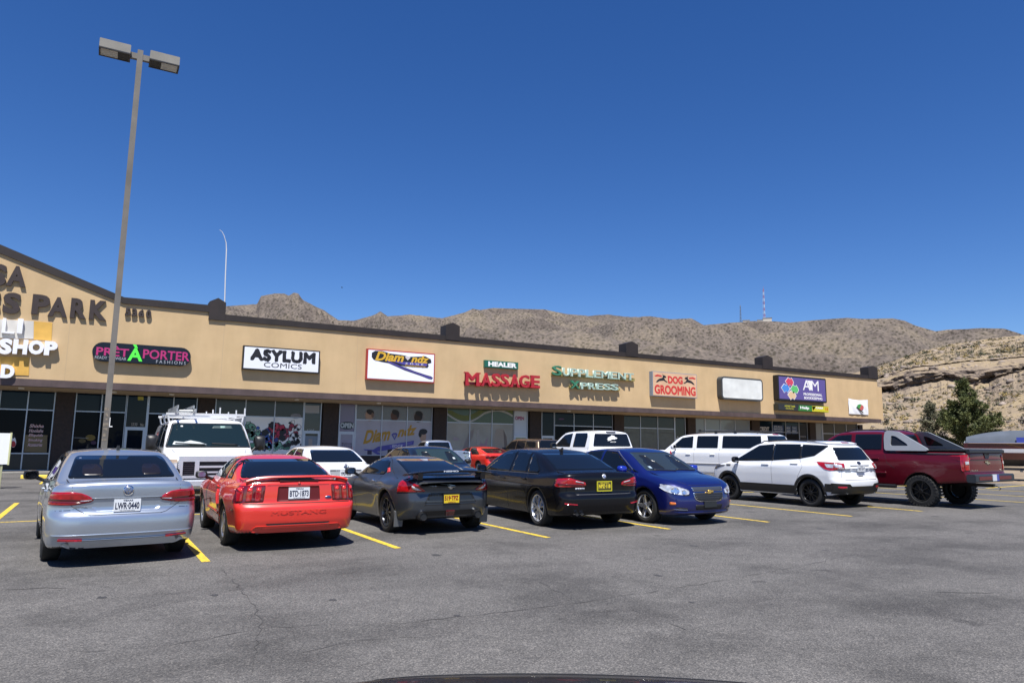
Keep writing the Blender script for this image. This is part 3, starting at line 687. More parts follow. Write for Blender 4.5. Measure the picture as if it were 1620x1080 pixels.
for a, b, s in ((990, 1008, 'Luxury'), (1018, 1035, 'Tanning'), (1044, 1065, 'Memberships')): wtext(s, a, b, 682.5, 686.5, flat((.05, .05, .05), .5), f)
wtext('P-16', 1071, 1080, 690, 694.5, flat((.4, .4, .38), .5), f, bold=.03, name='door_number')
f = BAYS['pale'][1]
decal('door_notice', [([(1105, 679.5), (1109, 679.5), (1109, 682), (1105, 682)], INK)], f)
for i in range(2): wtext('HOURS OPEN' if i == 0 else 'MON - SAT', 1102, 1113, 683.6+i*3, 685.8+i*3, flat((.06, .07, .09), .5), f, name='opening_hours')
f = BAYS['books'][1]
decal('blue_poster', [([(1222.5, 672), (1239.5, 672.6), (1239.5, 685.5), (1222.5, 685)], flat((.02, .05, .14), .4)), ([(1243.5, 673), (1251, 673), (1251, 686), (1243.5, 686)], flat((.025, .06, .16), .4)), ([(1252.5, 673.4), (1261, 673.6), (1261, 686), (1252.5, 685.8)], flat((.02, .055, .15), .4))], f)
wtext('CREDIT', 1201.8, 1217, 674.5, 682.8, flat((.5, .5, .52), .5), f, bold=.03)
for i, (a, b, s) in enumerate(((1225, 1238, 'FULL'), (1224, 1238, 'SERVICE'), (1225, 1238, 'TAXES'), (1244.5, 1250, 'ID'), (1244.5, 1250.5, 'W7'), (1253.5, 1260, 'TAX'), (1253.5, 1260, 'HELP'))):
    y = (674, 677.6, 681.5, 676, 680.6, 676, 680.6)[i]; wtext(s, a, b, y-.6, y+2.2, flat((.45, .5, .55), .5), f, YS-.03, bold=.03)
wtext('notary', 1264.5, 1275, 689, 692, flat((.4, .4, .4), .5), f)

# ---------------------------------------------------------------- SIGNS on the facade (things of their own)
def wrect(tl, tr, br, bl, y):
    A = [onY(p[0], p[1], y) for p in (tl, tr, br, bl)]
    return (A[0][0]+A[3][0])/2, (A[1][0]+A[2][0])/2, (A[2][2]+A[3][2])/2, (A[0][2]+A[1][2])/2
DS = 0.27
def cabinet(tl, tr, br, bl, label, d=DS, frame=BLACK, face=WHITE, rim=0.07, corner=0.0, name='shop_sign', side=None):
    x0, x1, z0, z1 = wrect(tl, tr, br, bl, YF-d)
    root = empty(name, ((x0+x1)/2, YF, z0), label, 'shop sign')
    root_inv = root.matrix_world.inverted()
    def part(mb, nm, mt):
        o = mb.build(nm, mt); o.parent = root; o.matrix_parent_inverse = root_inv; return o
    def rr(a, b, c_, e_, r_):
        if r_ <= 0: return [(a, c_), (b, c_), (b, e_), (a, e_)]
        out = []
        for cx, cz, t0 in ((b-r_, c_+r_, -90), (b-r_, e_-r_, 0), (a+r_, e_-r_, 90), (a+r_, c_+r_, 180)):
            out += [(cx+r_*math.cos(R(t0+k*15)), cz+r_*math.sin(R(t0+k*15))) for k in range(7)]
        return out
    m = MB(); m.prism(rr(x0, x1, z0, z1, corner), 'Y', YF-d, YF-.01); part(m, 'cabinet', side or frame)
    m = MB(); m.prism(rr(x0+rim, x1-rim, z0+rim, z1-rim, max(corner-rim, 0)), 'Y', YF-d-.012, YF-d+.01); part(m, 'face', face)
    return root, part, (x0+rim, x1-rim, z0+rim, z1-rim, YF-d-.012)
def stxt(root, body, x0, x1, z0, z1, y, m_, d=.006, nm='lettering', **k):
    o = lettering(nm, body, x0, x1, z0, z1, y-d, d, m_, None, **k); o.parent = root; o.matrix_parent_inverse = root.matrix_world.inverted(); return o
def sprism(part, nm, rc, polys, base=0.002):
    """flat shapes on a sign face, given in 0..1 face coordinates"""
    x0, x1, z0, z1, y = rc
    for k, (poly, mt) in enumerate(polys):
        mb = MB(); mb.prism([(x0+(x1-x0)*u, z0+(z1-z0)*v) for u, v in poly], 'Y', y-base-.003*(k+1), y+.004); part(mb, nm, mt)

# big raised letters of the plaza name, and the street number
LET = mat('dark_bronze_letter', (0.040, 0.027, 0.023), 0.5, var=0.12, scale=3)
def raised(body, boxes, d, m_, label, name='raised_lettering', bold=.0, back=0.0, serif=False, cat='wall lettering'):
    """separate letters standing on the wall; boxes: per letter (x0px, x1px, ytop, ybot)"""
    q = onY((boxes[0][0]+boxes[-1][1])/2, boxes[0][3], YF); root = empty(name, q, label, cat); inv = root.matrix_world.inverted()
    for ch, (a, b, t, u) in zip(body, boxes):
        m0 = (t+u)/2
        x0, x1, z1, z0 = fx(a, m0, YF-d), fx(b, m0, YF-d), fz((a+b)/2, t, YF-d), fz((a+b)/2, u, YF-d)
        o = lettering('letter', ch, x0, x1, z0, z1, YF-d, d-.005-back, m_, None, bold=bold)
        if serif:
            o2 = MB(); s = (x1-x0)*.17; hh = (z1-z0)*.09
            feet = {'M': [(x0, 0), (x1-s*1.2, 0), (x0-.4*s, 1), (x1-s, 1)], 'A': [(x0-.2*s, 0), (x1-s*1.1, 0)], 'S': [], 'G': [(x1-s, .42)], 'E': [(x0-.3*s, 0), (x0-.3*s, 1)]}.get(ch, [])
            for xx, top in feet: o2.box(xx, xx+s*1.5, YF-d-.002, YF-.01-back, z0+(z1-z0-hh)*top, z0+(z1-z0-hh)*top+hh)
            if feet:
                sf = o2.build('serif', m_); sf.parent = o
        o.parent = root; o.matrix_parent_inverse = inv
    if back:
        a, b = boxes[0], boxes[-1]; xa, xb = fx(a[0], a[3], YF-back), fx(b[1], b[3], YF-back); z_ = (fz(a[0], a[3], YF-back)+fz(b[1], b[3], YF-back))/2
        rw_ = MB(); rw_.box(xa, xb, YF-back, YF-.005, z_+.04, z_+.20); o = rw_.build('raceway', m_); o.parent = root; o.matrix_parent_inverse = inv
    return root
raised('SA', [(-18, 10.5, 417, 452), (10.5, 42.5, 420.5, 453)], .12, LET, 'two large dark bronze letters S A high up under the gable, upper line', bold=.045)
raised('SSPARK', [(-28, 1, 460, 496), (4.3, 32.8, 462.5, 496.3), (50.5, 79, 466, 497.5), (76.5, 107.5, 470, 501), (111.5, 137.5, 472, 503.5), (141.5, 169.5, 475, 506)], .12, LET, 'row of large dark bronze letters reading SS PARK, lower line under the gable', bold=.045)
raised('5360', [(198, 206.5, 487, 499), (208.5, 217, 488, 500), (219, 228.5, 489, 501), (231, 239.5, 490, 502.5)], .14, LET, 'small dark street number 5360 beside the gable slope', bold=.04, cat='street number')
# old painted panels and the smoke-shop letters
pan = MB()
def patchrect(mb, px, mi):
    xs = [fx(p, q) for p, q in px]; zs = [fz(p, q) for p, q in px]
    mb.prism([(a, b) for a, b in zip(xs, zs)][::-1], 'Y', YF-.03, YF-.002, mi)
patchrect(pan, [(-40, 503), (53.5, 508), (53, 536), (-40, 533)], 0); patchrect(pan, [(53.7, 508.2), (82.8, 510.5), (81.5, 539), (53.2, 537)], 1); patchrect(pan, [(-40, 562), (46.5, 565), (45.5, 594), (-40, 591)], 1)
tag(pan.build('sign_backing_panel', [flat((.52, .50, .46), .7), mat('ochre_panel', (.62, .36, .07), .7, var=.12, scale=2)]), 'patchy grey and ochre backing panels behind the white shop letters', 'backing panel')
WL = flat((.78, .78, .82), .4); VIO = flat((.10, .06, .22), .5)
raised('LI', [(3.4, 23.5, 503.5, 527), (27.6, 36, 504, 527)], .22, WL, 'two tall white letters L I on the grey backing panel', bold=.0)
raised('SHOP', [(-2, 19, 535, 560), (20.5, 43.5, 536.5, 560), (45, 69.5, 538, 560.5), (70, 91, 539.5, 562)], .28, WL, 'row of bold white letters reading SHOP below the grey panel', bold=.06)
raised('D', [(1, 23, 576.5, 598)], .28, WL, 'single bold white letter D just above the brown fascia', bold=.06)
def pret():
    d = DS; x0, x1, z0, z1 = wrect((145.5, 541), (302, 549.5), (302, 579.5), (146, 570), YF-d); zm = (z1-z0)
    root, part, rc = cabinet((145.5, 541), (302, 549.5), (302, 579.5), (146, 570), 'black capsule shop sign with pink letters and one tall green letter', corner=zm*.498, rim=.02, face=flat((.006, .007, .013), .25))
    X = lambda px, py: fx(px, py, YF-d); Zz = lambda px, py: fz(px, py, YF-d)
    PK, GR, GY = flat((.42, .028, .15), .4), flat((.10, .85, .07), .4), flat((.34, .36, .40), .5)
    y = rc[4]
    stxt(root, 'PRÊT', X(152, 557), X(204, 557), Zz(178, 563), Zz(178, 547), y, PK, bold=.02)
    stxt(root, 'PORTER', X(226, 563), X(300, 563), Zz(262, 569), Zz(262, 554.5), y, PK, bold=.02)
    stxt(root, 'À', X(202, 560), X(226, 560), Zz(213, 571), Zz(213, 545), y, GR, d=.02, bold=.03)
    stxt(root, 'READY TO WEAR', X(150, 566), X(200, 566), Zz(175, 568.5), Zz(175, 564), y, GY)
    stxt(root, 'FASHIONS', X(247, 572), X(294, 572), Zz(270, 575.5), Zz(270, 570.5), y, GY, space=1.5)
pret()
def asylum():
    root, part, (x0, x1, z0, z1, y) = cabinet((384.3, 546), (506.5, 554.8), (505, 590.6), (383.8, 584), 'white rectangular shop sign with thick ragged black lettering', face=flat((.74, .76, .82), .4))
    w_, h_ = x1-x0, z1-z0
    o = stxt(root, 'ASYLUM', x0+.08*w_, x0+.95*w_, z0+.40*h_, z0+.93*h_, y, INK, bold=.035, space=1.06)
    me = o.data; n = len(me.vertices); v = np.zeros(n*3, np.float32); me.vertices.foreach_get('co', v); v = v.reshape(-1, 3); rr_ = np.random.RandomState(2)
    v[:, 2] += np.round(rr_.normal(0, .028, n), 3); v[:, 0] += rr_.normal(0, .018, n); me.vertices.foreach_set('co', v.ravel()); me.update()
    stxt(root, 'COMICS', x0+.26*w_, x0+.77*w_, z0+.10*h_, z0+.33*h_, y, INK)
asylum()
def diamondz():
    root, part, rc = cabinet((581, 551), (687.8, 559.4), (687.8, 605.6), (579.4, 600), 'white sign in a red frame with a gold script name and a blue open razor', frame=flat((.36, .03, .03), .45), face=flat((.80, .81, .87), .4))
    x0, x1, z0, z1, y = rc; w_, h_ = x1-x0, z1-z0
    YEL, BLU = flat((.62, .37, .03), .5), flat((.075, .06, .30), .45)
    sprism(part, 'razor_emblem', rc, [
        ([(.05, .90), (.10, .98), (.20, .99), (.33, .92), (.5, .90), (.62, .86), (.80, .90), (.86, .92), (.95, .82), (.96, .70), (.90, .64), (.92, .58), (.90, .50), (.55, .50), (.40, .55), (.20, .60), (.08, .66), (.05, .75)], INK),
        ([(.22, .70), (.30, .58), (.55, .36), (.80, .20), (.93, .10), (.97, .09), (.99, .15), (.96, .20), (.88, .24), (.70, .35), (.48, .52), (.26, .70)], INK),
        ([(.24, .69), (.32, .58), (.56, .38), (.80, .22), (.93, .12), (.97, .12), (.97, .16), (.87, .22), (.69, .33), (.47, .50), (.27, .68)], BLU),
        ([(.26, .70), (.48, .66), (.89, .66), (.89, .56), (.52, .56)], BLU)], .004)
    stxt(root, 'Diam', x0+.10*w_, x0+.53*w_, z0+.64*h_, z0+.96*h_, y-.014, YEL, bold=.035, shear=.3)
    stxt(root, 'ndz', x0+.64*w_, x0+.92*w_, z0+.66*h_, z0+.93*h_, y-.014, YEL, bold=.035, shear=.3)
    sprism(part, 'diamond_emblem', rc, [([(.545, .83), (.565, .87), (.61, .87), (.63, .83), (.588, .72)], flat((.55, .5, .52), .4))], .016)
    stxt(root, 'EDGE', x0+.56*w_, x0+.83*w_, z0+.58*h_, z0+.64*h_, y-.018, WT, space=1.8)
    stxt(root, 'BARBERSHOP', x0+.55*w_, x0+.87*w_, z0+.51*h_, z0+.555*h_, y-.018, YEL)
diamondz()
def healer():
    root, part, (x0, x1, z0, z1, y) = cabinet((766.8, 569), (819.8, 573.4), (819.9, 584), (767.5, 581), 'small green sign with white capitals above the red letters', frame=flat((.015, .12, .085), .45), face=flat((.012, .11, .075), .4), rim=.02, d=.22)
    stxt(root, 'HEALER', x0+.09*(x1-x0), x1-.04*(x1-x0), z0+.16*(z1-z0), z1-.12*(z1-z0), y, WHITE, bold=.05)
healer()
REDL = flat((.36, .015, .025), .4)
MS = []
for i, (a, b) in enumerate(((736.5, 758.5), (762, 777.5), (779, 792), (793, 806), (808, 822), (822.5, 838), (840.5, 854.5))):
    u = ((a+b)/2-736)/118; MS.append((a, b, 588+u*6.2, 609.5+u*4.2))
raised('MASSAGE', MS, .40, REDL, 'row of deep red serif letters standing off the tan wall', bold=.03, serif=True, back=.24)
def supp():
    GW, GG = flat((.55, .68, .62), .35), flat((.03, .16, .09), .35); RW = flat((.26, .22, .07), .6)
    q = onY(940, 600, YF); root = empty('raised_lettering', q, 'two rows of pale green shiny letters standing on yellow rails', 'wall lettering'); inv = root.matrix_world.inverted(); d = .34
    for (a, b, t, u, t2, u2) in ((874, 1004, 588, 593, 599, 603.5), (902, 981, 609.5, 613.5, 614, 617.5)):
        m = MB(); x0, x1 = fx(a, t, YF-.2), fx(b, t, YF-.2); zz0 = (fz(a, u, YF-.2)+fz(b, u2, YF-.2))/2; zz1 = (fz(a, t, YF-.2)+fz(b, t2, YF-.2))/2
        m.box(x0, x1, YF-.2, YF-.005, zz0, zz1); o = m.build('raceway', RW); o.parent = root; o.matrix_parent_inverse = inv
    rows = [('SUPPLEMENT', 874.5, 1004, 577.5, 593, 588.5, 601.5, 1.3), ('XPRESS', 903, 980, 601.5, 614.5, 605.5, 617.5, 1.25)]
    for s, a, b, t, u, t2, u2, big in rows:
        n = len(s); ws = [1.35 if i == 0 else (1.15 if c in 'MN' else 1.0) for i, c in enumerate(s)]; tot = sum(ws); acc = 0
        for i, c in enumerate(s):
            p0, p1 = a+(b-a)*acc/tot, a+(b-a)*(acc+ws[i]*.9)/tot; acc += ws[i]; k = (acc-ws[i]/2)/tot
            T, U = t+(t2-t)*k, u+(u2-u)*k
            if i: T += 2.4
            pm = (p0+p1)/2
            args = (fx(p0, T, YF-d), fx(p1, T, YF-d), fz(pm, U, YF-d), fz(pm, T, YF-d))
            o = lettering('letter', c, *args, YF-d, d-.19, GG if i == 0 else GW, None, bold=.02); o.parent = root; o.matrix_parent_inverse = inv
            o3 = lettering('letter_face', c, args[0]+.02, args[1]-.02, args[2]+.02, args[3]-.02, YF-d-.012, .01, flat((.30, .44, .36), .4) if i else flat((.05, .22, .13), .4), o, bold=-.015)
supp()
def dog():
    root, part, rc = cabinet((1032, 587), (1102.6, 592), (1102, 629), (1032.5, 626.5), 'pale orange sign with two leaping black dogs and wavy red lettering', frame=flat((.20, .24, .30), .5), face=mat('peach_sign_face', (.62, .40, .25), .5, var=.10, scale=1.2), rim=.05, d=.36)
    x0, x1, z0, z1, y = rc; w_, h_ = x1-x0, z1-z0
    DR = flat((.52, .035, .03), .45)
    stxt(root, 'DOG', x0+.33*w_, x0+.68*w_, z0+.54*h_, z0+.88*h_, y, DR, bold=.05, shear=-.08); stxt(root, 'GROOMING', x0+.03*w_, x0+.98*w_, z0+.06*h_, z0+.46*h_, y, DR, bold=.04, shear=-.06)
    dogp = [(.06, .56), (.10, .66), (.14, .72), (.20, .76), (.22, .80), (.215, .94), (.235, .88), (.265, .88), (.30, .82), (.29, .78), (.25, .77), (.27, .68), (.33, .60), (.30, .58), (.24, .65), (.20, .64), (.14, .62), (.10, .56)]
    sprism(part, 'dog_emblem', rc, [(dogp, INK)]); sprism(part, 'dog_emblem', rc, [([(1.02-u, v) for u, v in dogp][::-1], INK)])
    fl = [(.03, .84), (.10, .90), (.20, .86), (.19, .80), (.12, .82), (.06, .80)]
    sprism(part, 'scarf_emblem', rc, [(fl, DR)]); sprism(part, 'scarf_emblem', rc, [([(1.02-u, v) for u, v in fl][::-1], DR)])
dog()
cabinet((1141, 595.7), (1207, 599), (1207, 634.3), (1142, 631.5), 'blank white sign with rounded corners in a grey frame', frame=flat((.045, .05, .055), .5), face=mat('blank_sign_face', (.66, .68, .66), .35, var=.12, scale=1.1, bump=.5, bscale=1.4), corner=.32, rim=.13, d=.5)
def aandm():
    root, part, rc = cabinet((1229.5, 593), (1306.6, 598), (1308, 636.8), (1232, 633.5), 'purple sign with coloured jigsaw pieces and white lettering in a black frame', frame=flat((.008, .008, .01), .4), face=flat((.10, .075, .26), .4), corner=.15, rim=.14, d=.5)
    x0, x1, z0, z1, y = rc; w_, h_ = x1-x0, z1-z0
    P_ = lambda cx, cy, s: [(cx-s, cy+.1*s), (cx-.3*s, cy+s*1.2), (cx+.2*s, cy+.8*s), (cx+s*.45, cy+1.15*s), (cx+.75*s, cy+.6*s), (cx+s, cy-.1*s), (cx+.5*s, cy-s*1.1), (cx+.1*s, cy-.7*s), (cx-.3*s, cy-1.2*s), (cx-.6*s, cy-.6*s)]
    for cx, cy, c_ in ((.22, .78, (.55, .05, .10)), (.13, .48, (.06, .22, .60)), (.32, .46, (.10, .45, .14)), (.26, .18, (.62, .45, .27))):
        q = P_(cx, cy, .085); q = [(u, cy+(v-cy)*1.9) for u, v in q]; qq = [(cx+(u-cx)*1.12, cy+(v-cy)*1.12) for u, v in q]
        sprism(part, 'jigsaw_piece', rc, [(qq[::-1], WT), (q[::-1], flat(c_, .4))])
    stxt(root, 'AM', x0+.50*w_, x0+.85*w_, z0+.46*h_, z0+.93*h_, y, WT); sprism(part, 'jigsaw_piece', rc, [([(.60, .92), (.68, .92), (.70, .74), (.71, .50), (.66, .50), (.64, .7)], WT)])
    stxt(root, 'PROFESSIONAL', x0+.51*w_, x0+.92*w_, z0+.22*h_, z0+.34*h_, y, WT, bold=.03); stxt(root, 'BOOKKEEPING', x0+.52*w_, x0+.92*w_, z0+.05*h_, z0+.17*h_, y, WT, bold=.03)
aandm()
def strip():
    root, part, rc = cabinet((1230.5, 639), (1310.8, 642), (1310.8, 652), (1232, 648.5), 'long narrow printed panel in black, green and yellow below the purple sign', frame=flat((.02, .025, .02), .5), face=flat((.02, .022, .025), .5), rim=.02, d=.5, name='printed_panel')
    x0, x1, z0, z1, y = rc; w_, h_ = x1-x0, z1-z0
    sprism(part, 'printed_field', rc, [([(.38, 0), (.66, 0), (.66, 1), (.40, 1)], flat((.03, .17, .03), .5))]); sprism(part, 'printed_field', rc, [([(.66, 0), (1, 0), (1, 1), (.66, 1)], flat((.52, .48, .02), .5))]); sprism(part, 'printed_field', rc, [([(.68, .15), (.74, .9), (.66, .9)], flat((.05, .3, .04), .5))])
    YL = flat((.50, .48, .03), .5)
    stxt(root, 'NOTARY TAXES', x0+.12*w_, x0+.32*w_, z0+.55*h_, z0+.85*h_, y, YL, bold=.02); stxt(root, 'PAYROLL', x0+.14*w_, x0+.30*w_, z0+.15*h_, z0+.40*h_, y, YL)
    stxt(root, 'Help', x0+.42*w_, x0+.60*w_, z0+.22*h_, z0+.82*h_, y-.005, WT, bold=.04); stxt(root, 'CASH', x0+.73*w_, x0+.88*w_, z0+.50*h_, z0+.85*h_, y-.005, WT, bold=.05); stxt(root, '15', x0+.93*w_, x0+.99*w_, z0+.3*h_, z0+.8*h_, y-.005, flat((.5, .12, .02), .5), bold=.04)
strip()
def banner():
    y = YF-.03; x0, x1, z0, z1 = wrect((1341, 630), (1372, 631.8), (1373, 655.5), (1343, 654.9), y)
    n = 22; U, V = np.meshgrid(np.linspace(0, 1, n), np.linspace(0, 1, n), indexing='ij')
    sag = .12*np.sin(U*PI); Z = z0+(z1-z0)*V - sag*(V > .5)*(V-.5)*1.2*(z1-z0)
    Yd = y-.02-.035*np.abs(np.sin((U*3.2+V*1.4)*PI))-.05*np.sin(U*PI)*np.sin(V*PI)
    root = empty('cloth_banner', ((x0+x1)/2, YF, z0), 'white cloth banner with a small round emblem tied to the wall end', 'banner')
    P = np.stack([x0+(x1-x0)*U, Yd, Z], -1); o = grid_mesh('cloth', P, flat((.78, .79, .82), .8)); o.parent = root; o.matrix_parent_inverse = root.matrix_world.inverted()
    sd = MB(); w_, h_ = x1-x0, z1-z0; yb = y-.125
    sd.prism([(x0+w_*(.56+.17*math.cos(k*PI/8)), z0+h_*(.48+.19*math.sin(k*PI/8))) for k in range(3, 12)], 'Y', yb, yb+.01, 0); sd.prism([(x0+w_*(.56+.17*math.cos(k*PI/8)), z0+h_*(.46+.19*math.sin(k*PI/8))) for k in range(-5, 4)], 'Y', yb-.003, yb+.01, 1)
    sd.prism([(x0+w_*.34, z0+h_*.46), (x0+w_*.38, z0+h_*.48), (x0+w_*.72, z0+h_*.12), (x0+w_*.66, z0+h_*.1)], 'Y', yb-.006, yb+.01, 2)
    o = sd.build('emblem', [flat((.05, .28, .07), .6), flat((.5, .10, .09), .6), INK]); o.parent = root; o.matrix_parent_inverse = root.matrix_world.inverted()
    o = lettering('lettering', 'PAWN OPEN', x0+.2*w_, x0+.8*w_, z0+.84*h_, z0+.94*h_, yb, .003, INK, None); bpy.data.objects.remove(o)
banner()
# ================================================================ VEHICLES: bodies grown as smooth solids, details laid on them
def smax(a, b, k):
    return np.maximum(a, b) + np.maximum(k-np.abs(a-b), 0)**2/(4*k)
def smin(a, b, k): return -smax(-a, -b, k)
def prof(pts, s=0.03):
    """smoothed piecewise-linear function"""
    pts = sorted(pts); xs = np.array([p[0] for p in pts]); ys = np.array([p[1] for p in pts])
    if s <= 0: return lambda q: np.interp(q, xs, ys)
    lo, hi = xs[0]-.5, xs[-1]+.5; g = np.linspace(lo, hi, int((hi-lo)/(s/3))+2); dx = g[1]-g[0]
    v = np.interp(g, xs, ys); k = int(3*s/dx)+1; w_ = np.exp(-0.5*(np.arange(-k, k+1)*dx/s)**2); w_ /= w_.sum()
    v = np.convolve(np.pad(v, k, mode='edge'), w_, 'valid')
    return lambda q: np.interp(q, g, v)
def plane(p0, p1):
    """unit normal of the line p0->p1 in x,z pointing up"""
    dx, dz = p1[0]-p0[0], p1[1]-p0[1]; d = math.hypot(dx, dz); n = (-dz/d, dx/d)
    if n[1] < 0: n = (-n[0], -n[1])
    return n
def car_field(S):
    W = S['W']; WZ = prof(S['WZ'], .022); WX = prof(S['WX'], .12); TL = prof(S['TL'], S.get('tls', .06)); XRr = prof(S['XR'], .018); XFf = prof(S['XF'], .03)
    ZB = prof(S['ZB'], .05); TR = prof(S['TR'], .15); WC = prof(S['WC'], .05); WCX = prof(S['WCX'], .15)
    hw = S['wb']/2; ws, rw = S['ws'], S['rw']; n1, n2 = plane(ws[0], ws[1]), plane(rw[0], rw[1])
    br, bf, cr = S.get('br', (.05, .10)), S.get('bf', (.12, .12)), S.get('cr', .05)
    kc = S.get('kc', .06); fl = S.get('flare', 0.0); Rw = S['Rw']; bone = S.get('bone', 0.0)
    rwx = S.get('rflare', fl)
    def f(x, y, z):
        ay = np.abs(y); wz = WZ(z); Wd = wz*WX(x)
        for xx, k in ((hw, fl), (-hw, rwx)):
            if k: Wd = Wd + k*np.exp(-(((x-xx)/.42)**2+((z-Rw*.95)/.34)**2))
        t = ay/W
        side = ay-Wd
        rear = (XRr(z)+br[0]*t**2+br[1]*t**6)-x
        front = x-(XFf(z)-bf[0]*t**2-bf[1]*t**6)
        top = (z-(TL(x)-cr*t**2.2))*.95
        if bone: top = top + bone*np.exp(-((ay-.45)/.07)**2)*0
        low = smax(smax(smax(side, rear, S.get('krs', .12)), front, S.get('kfs', .14)), top, S.get('kt', .08))
        sc = ay-WC(z)*WCX(x)
        kw, kr = ws[2], rw[2]
        wsd = n1[0]*(x-ws[0][0]+kw*ay**2)+n1[1]*(z-ws[0][1]); rwd = n2[0]*(x-rw[0][0]-kr*ay**2)+n2[1]*(z-rw[0][1])
        roof = z-(TR(x)-S.get('crr', .07)*(ay/.6)**2*.6)
        cab = smax(smax(smax(wsd, rwd, .05), roof, S.get('kr', .12)), sc*.97, kc)
        cab = smax(cab, S.get('cabz', min(ws[0][1], rw[0][1])-.10)-z, .02)
        g = smin(low, cab, S.get('kj', .05))
        g = smax(g, ZB(x)-z, .05)
        for xx in (hw, -hw):
            well = smax(np.hypot(x-xx, z-S['Rt'])-Rw, (W-.34)-ay, .02)
            g = smax(g, -well, .02)
        for b in S.get('cuts', ()): g = smax(g, -b(x, ay, z), .02)
        return g
    return f
def surfnet(f, lo, hi, h):
    ax = [np.arange(lo[i], hi[i]+h, h) for i in range(3)]
    X, Y, Z = np.meshgrid(*ax, indexing='ij'); V = f(X, Y, Z); n = V.shape
    V = np.where(np.abs(V) < 1e-9, 1e-9, V); S_ = V < 0
    c = [S_[i:n[0]-1+i, j:n[1]-1+j, k:n[2]-1+k] for i in (0, 1) for j in (0, 1) for k in (0, 1)]
    cnt = sum(a.astype(np.int8) for a in c); act = (cnt > 0) & (cnt < 8)
    I = np.argwhere(act); idx = -np.ones(act.shape, np.int64); idx[act] = np.arange(len(I))
    acc = np.zeros((len(I), 3)); num = np.zeros(len(I))
    corners = [(i, j, k) for i in (0, 1) for j in (0, 1) for k in (0, 1)]
    val = [V[I[:, 0]+a, I[:, 1]+b, I[:, 2]+d] for a, b, d in corners]
    for p in range(8):
        for q in range(p+1, 8):
            dlt = np.array(corners[q])-np.array(corners[p])
            if np.abs(dlt).sum() != 1: continue
            m_ = (val[p] < 0) != (val[q] < 0); t = np.where(m_, val[p]/np.where(m_, val[p]-val[q], 1), 0)
            acc += np.where(m_[:, None], np.array(corners[p])+t[:, None]*dlt, 0); num += m_
    P = np.array(lo)+(I+acc/num[:, None])*h
    F4 = []
    for a, (u, v) in enumerate(((1, 2), (2, 0), (0, 1))):
        sl0 = [slice(None)]*3; sl1 = [slice(None)]*3; sl0[a] = slice(0, n[a]-1); sl1[a] = slice(1, n[a])
        ch = S_[tuple(sl0)] != S_[tuple(sl1)]; E_ = np.argwhere(ch)
        ok = (E_[:, u] > 0) & (E_[:, v] > 0) & (E_[:, u] < n[u]-1) & (E_[:, v] < n[v]-1); E_ = E_[ok]
        def cell(du, dv): q = E_.copy(); q[:, u] -= du; q[:, v] -= dv; return idx[q[:, 0], q[:, 1], q[:, 2]]
        qd = np.stack([cell(1, 1), cell(0, 1), cell(0, 0), cell(1, 0)], -1)
        ins = S_[E_[:, 0], E_[:, 1], E_[:, 2]]
        qd[~ins] = qd[~ins][:, ::-1]; F4.append(qd)
    Fq = np.concatenate(F4); Fq = Fq[(Fq >= 0).all(1)]
    for _ in range(3):
        g, v = grad(f, P); P = P-np.clip(v/np.maximum((g*g).sum(1), .05), -h*.5, h*.5)[:, None]*g
    return P, Fq
def grad(f, P, e=.004):
    v = f(P[:, 0], P[:, 1], P[:, 2]); g = np.zeros_like(P)
    for i in range(3):
        Q = P.copy(); Q[:, i] += e; g[:, i] = (f(Q[:, 0], Q[:, 1], Q[:, 2])-v)/e
    return g, v

def rnd(poly, r, n=4):
    """round the corners of a polygon"""
    out = []; N = len(poly)
    for i in range(N):
        p0, p, p1 = Vector(poly[i-1]), Vector(poly[i]), Vector(poly[(i+1) % N])
        a, b = (p0-p), (p1-p); rr_ = min(r, a.length*.45, b.length*.45)
        A, B_ = p+a.normalized()*rr_, p+b.normalized()*rr_
        for k in range(n+1):
            t = k/n; out.append(tuple(A*(1-t)**2+p*2*t*(1-t)+B_*t*t))
    return out
def strip2(pts, wd):
    """thin band along a polyline"""
    L_, R_ = [], []
    for i, p in enumerate(pts):
        a, b = Vector(pts[max(i-1, 0)]), Vector(pts[min(i+1, len(pts)-1)]); d = (b-a).normalized(); n = Vector((-d.y, d.x))*wd/2
        L_.append(tuple(Vector(p)+n)); R_.append(tuple(Vector(p)-n))
    return L_+R_[::-1]
def mir(poly): return [(-a, b) for a, b in poly][::-1]

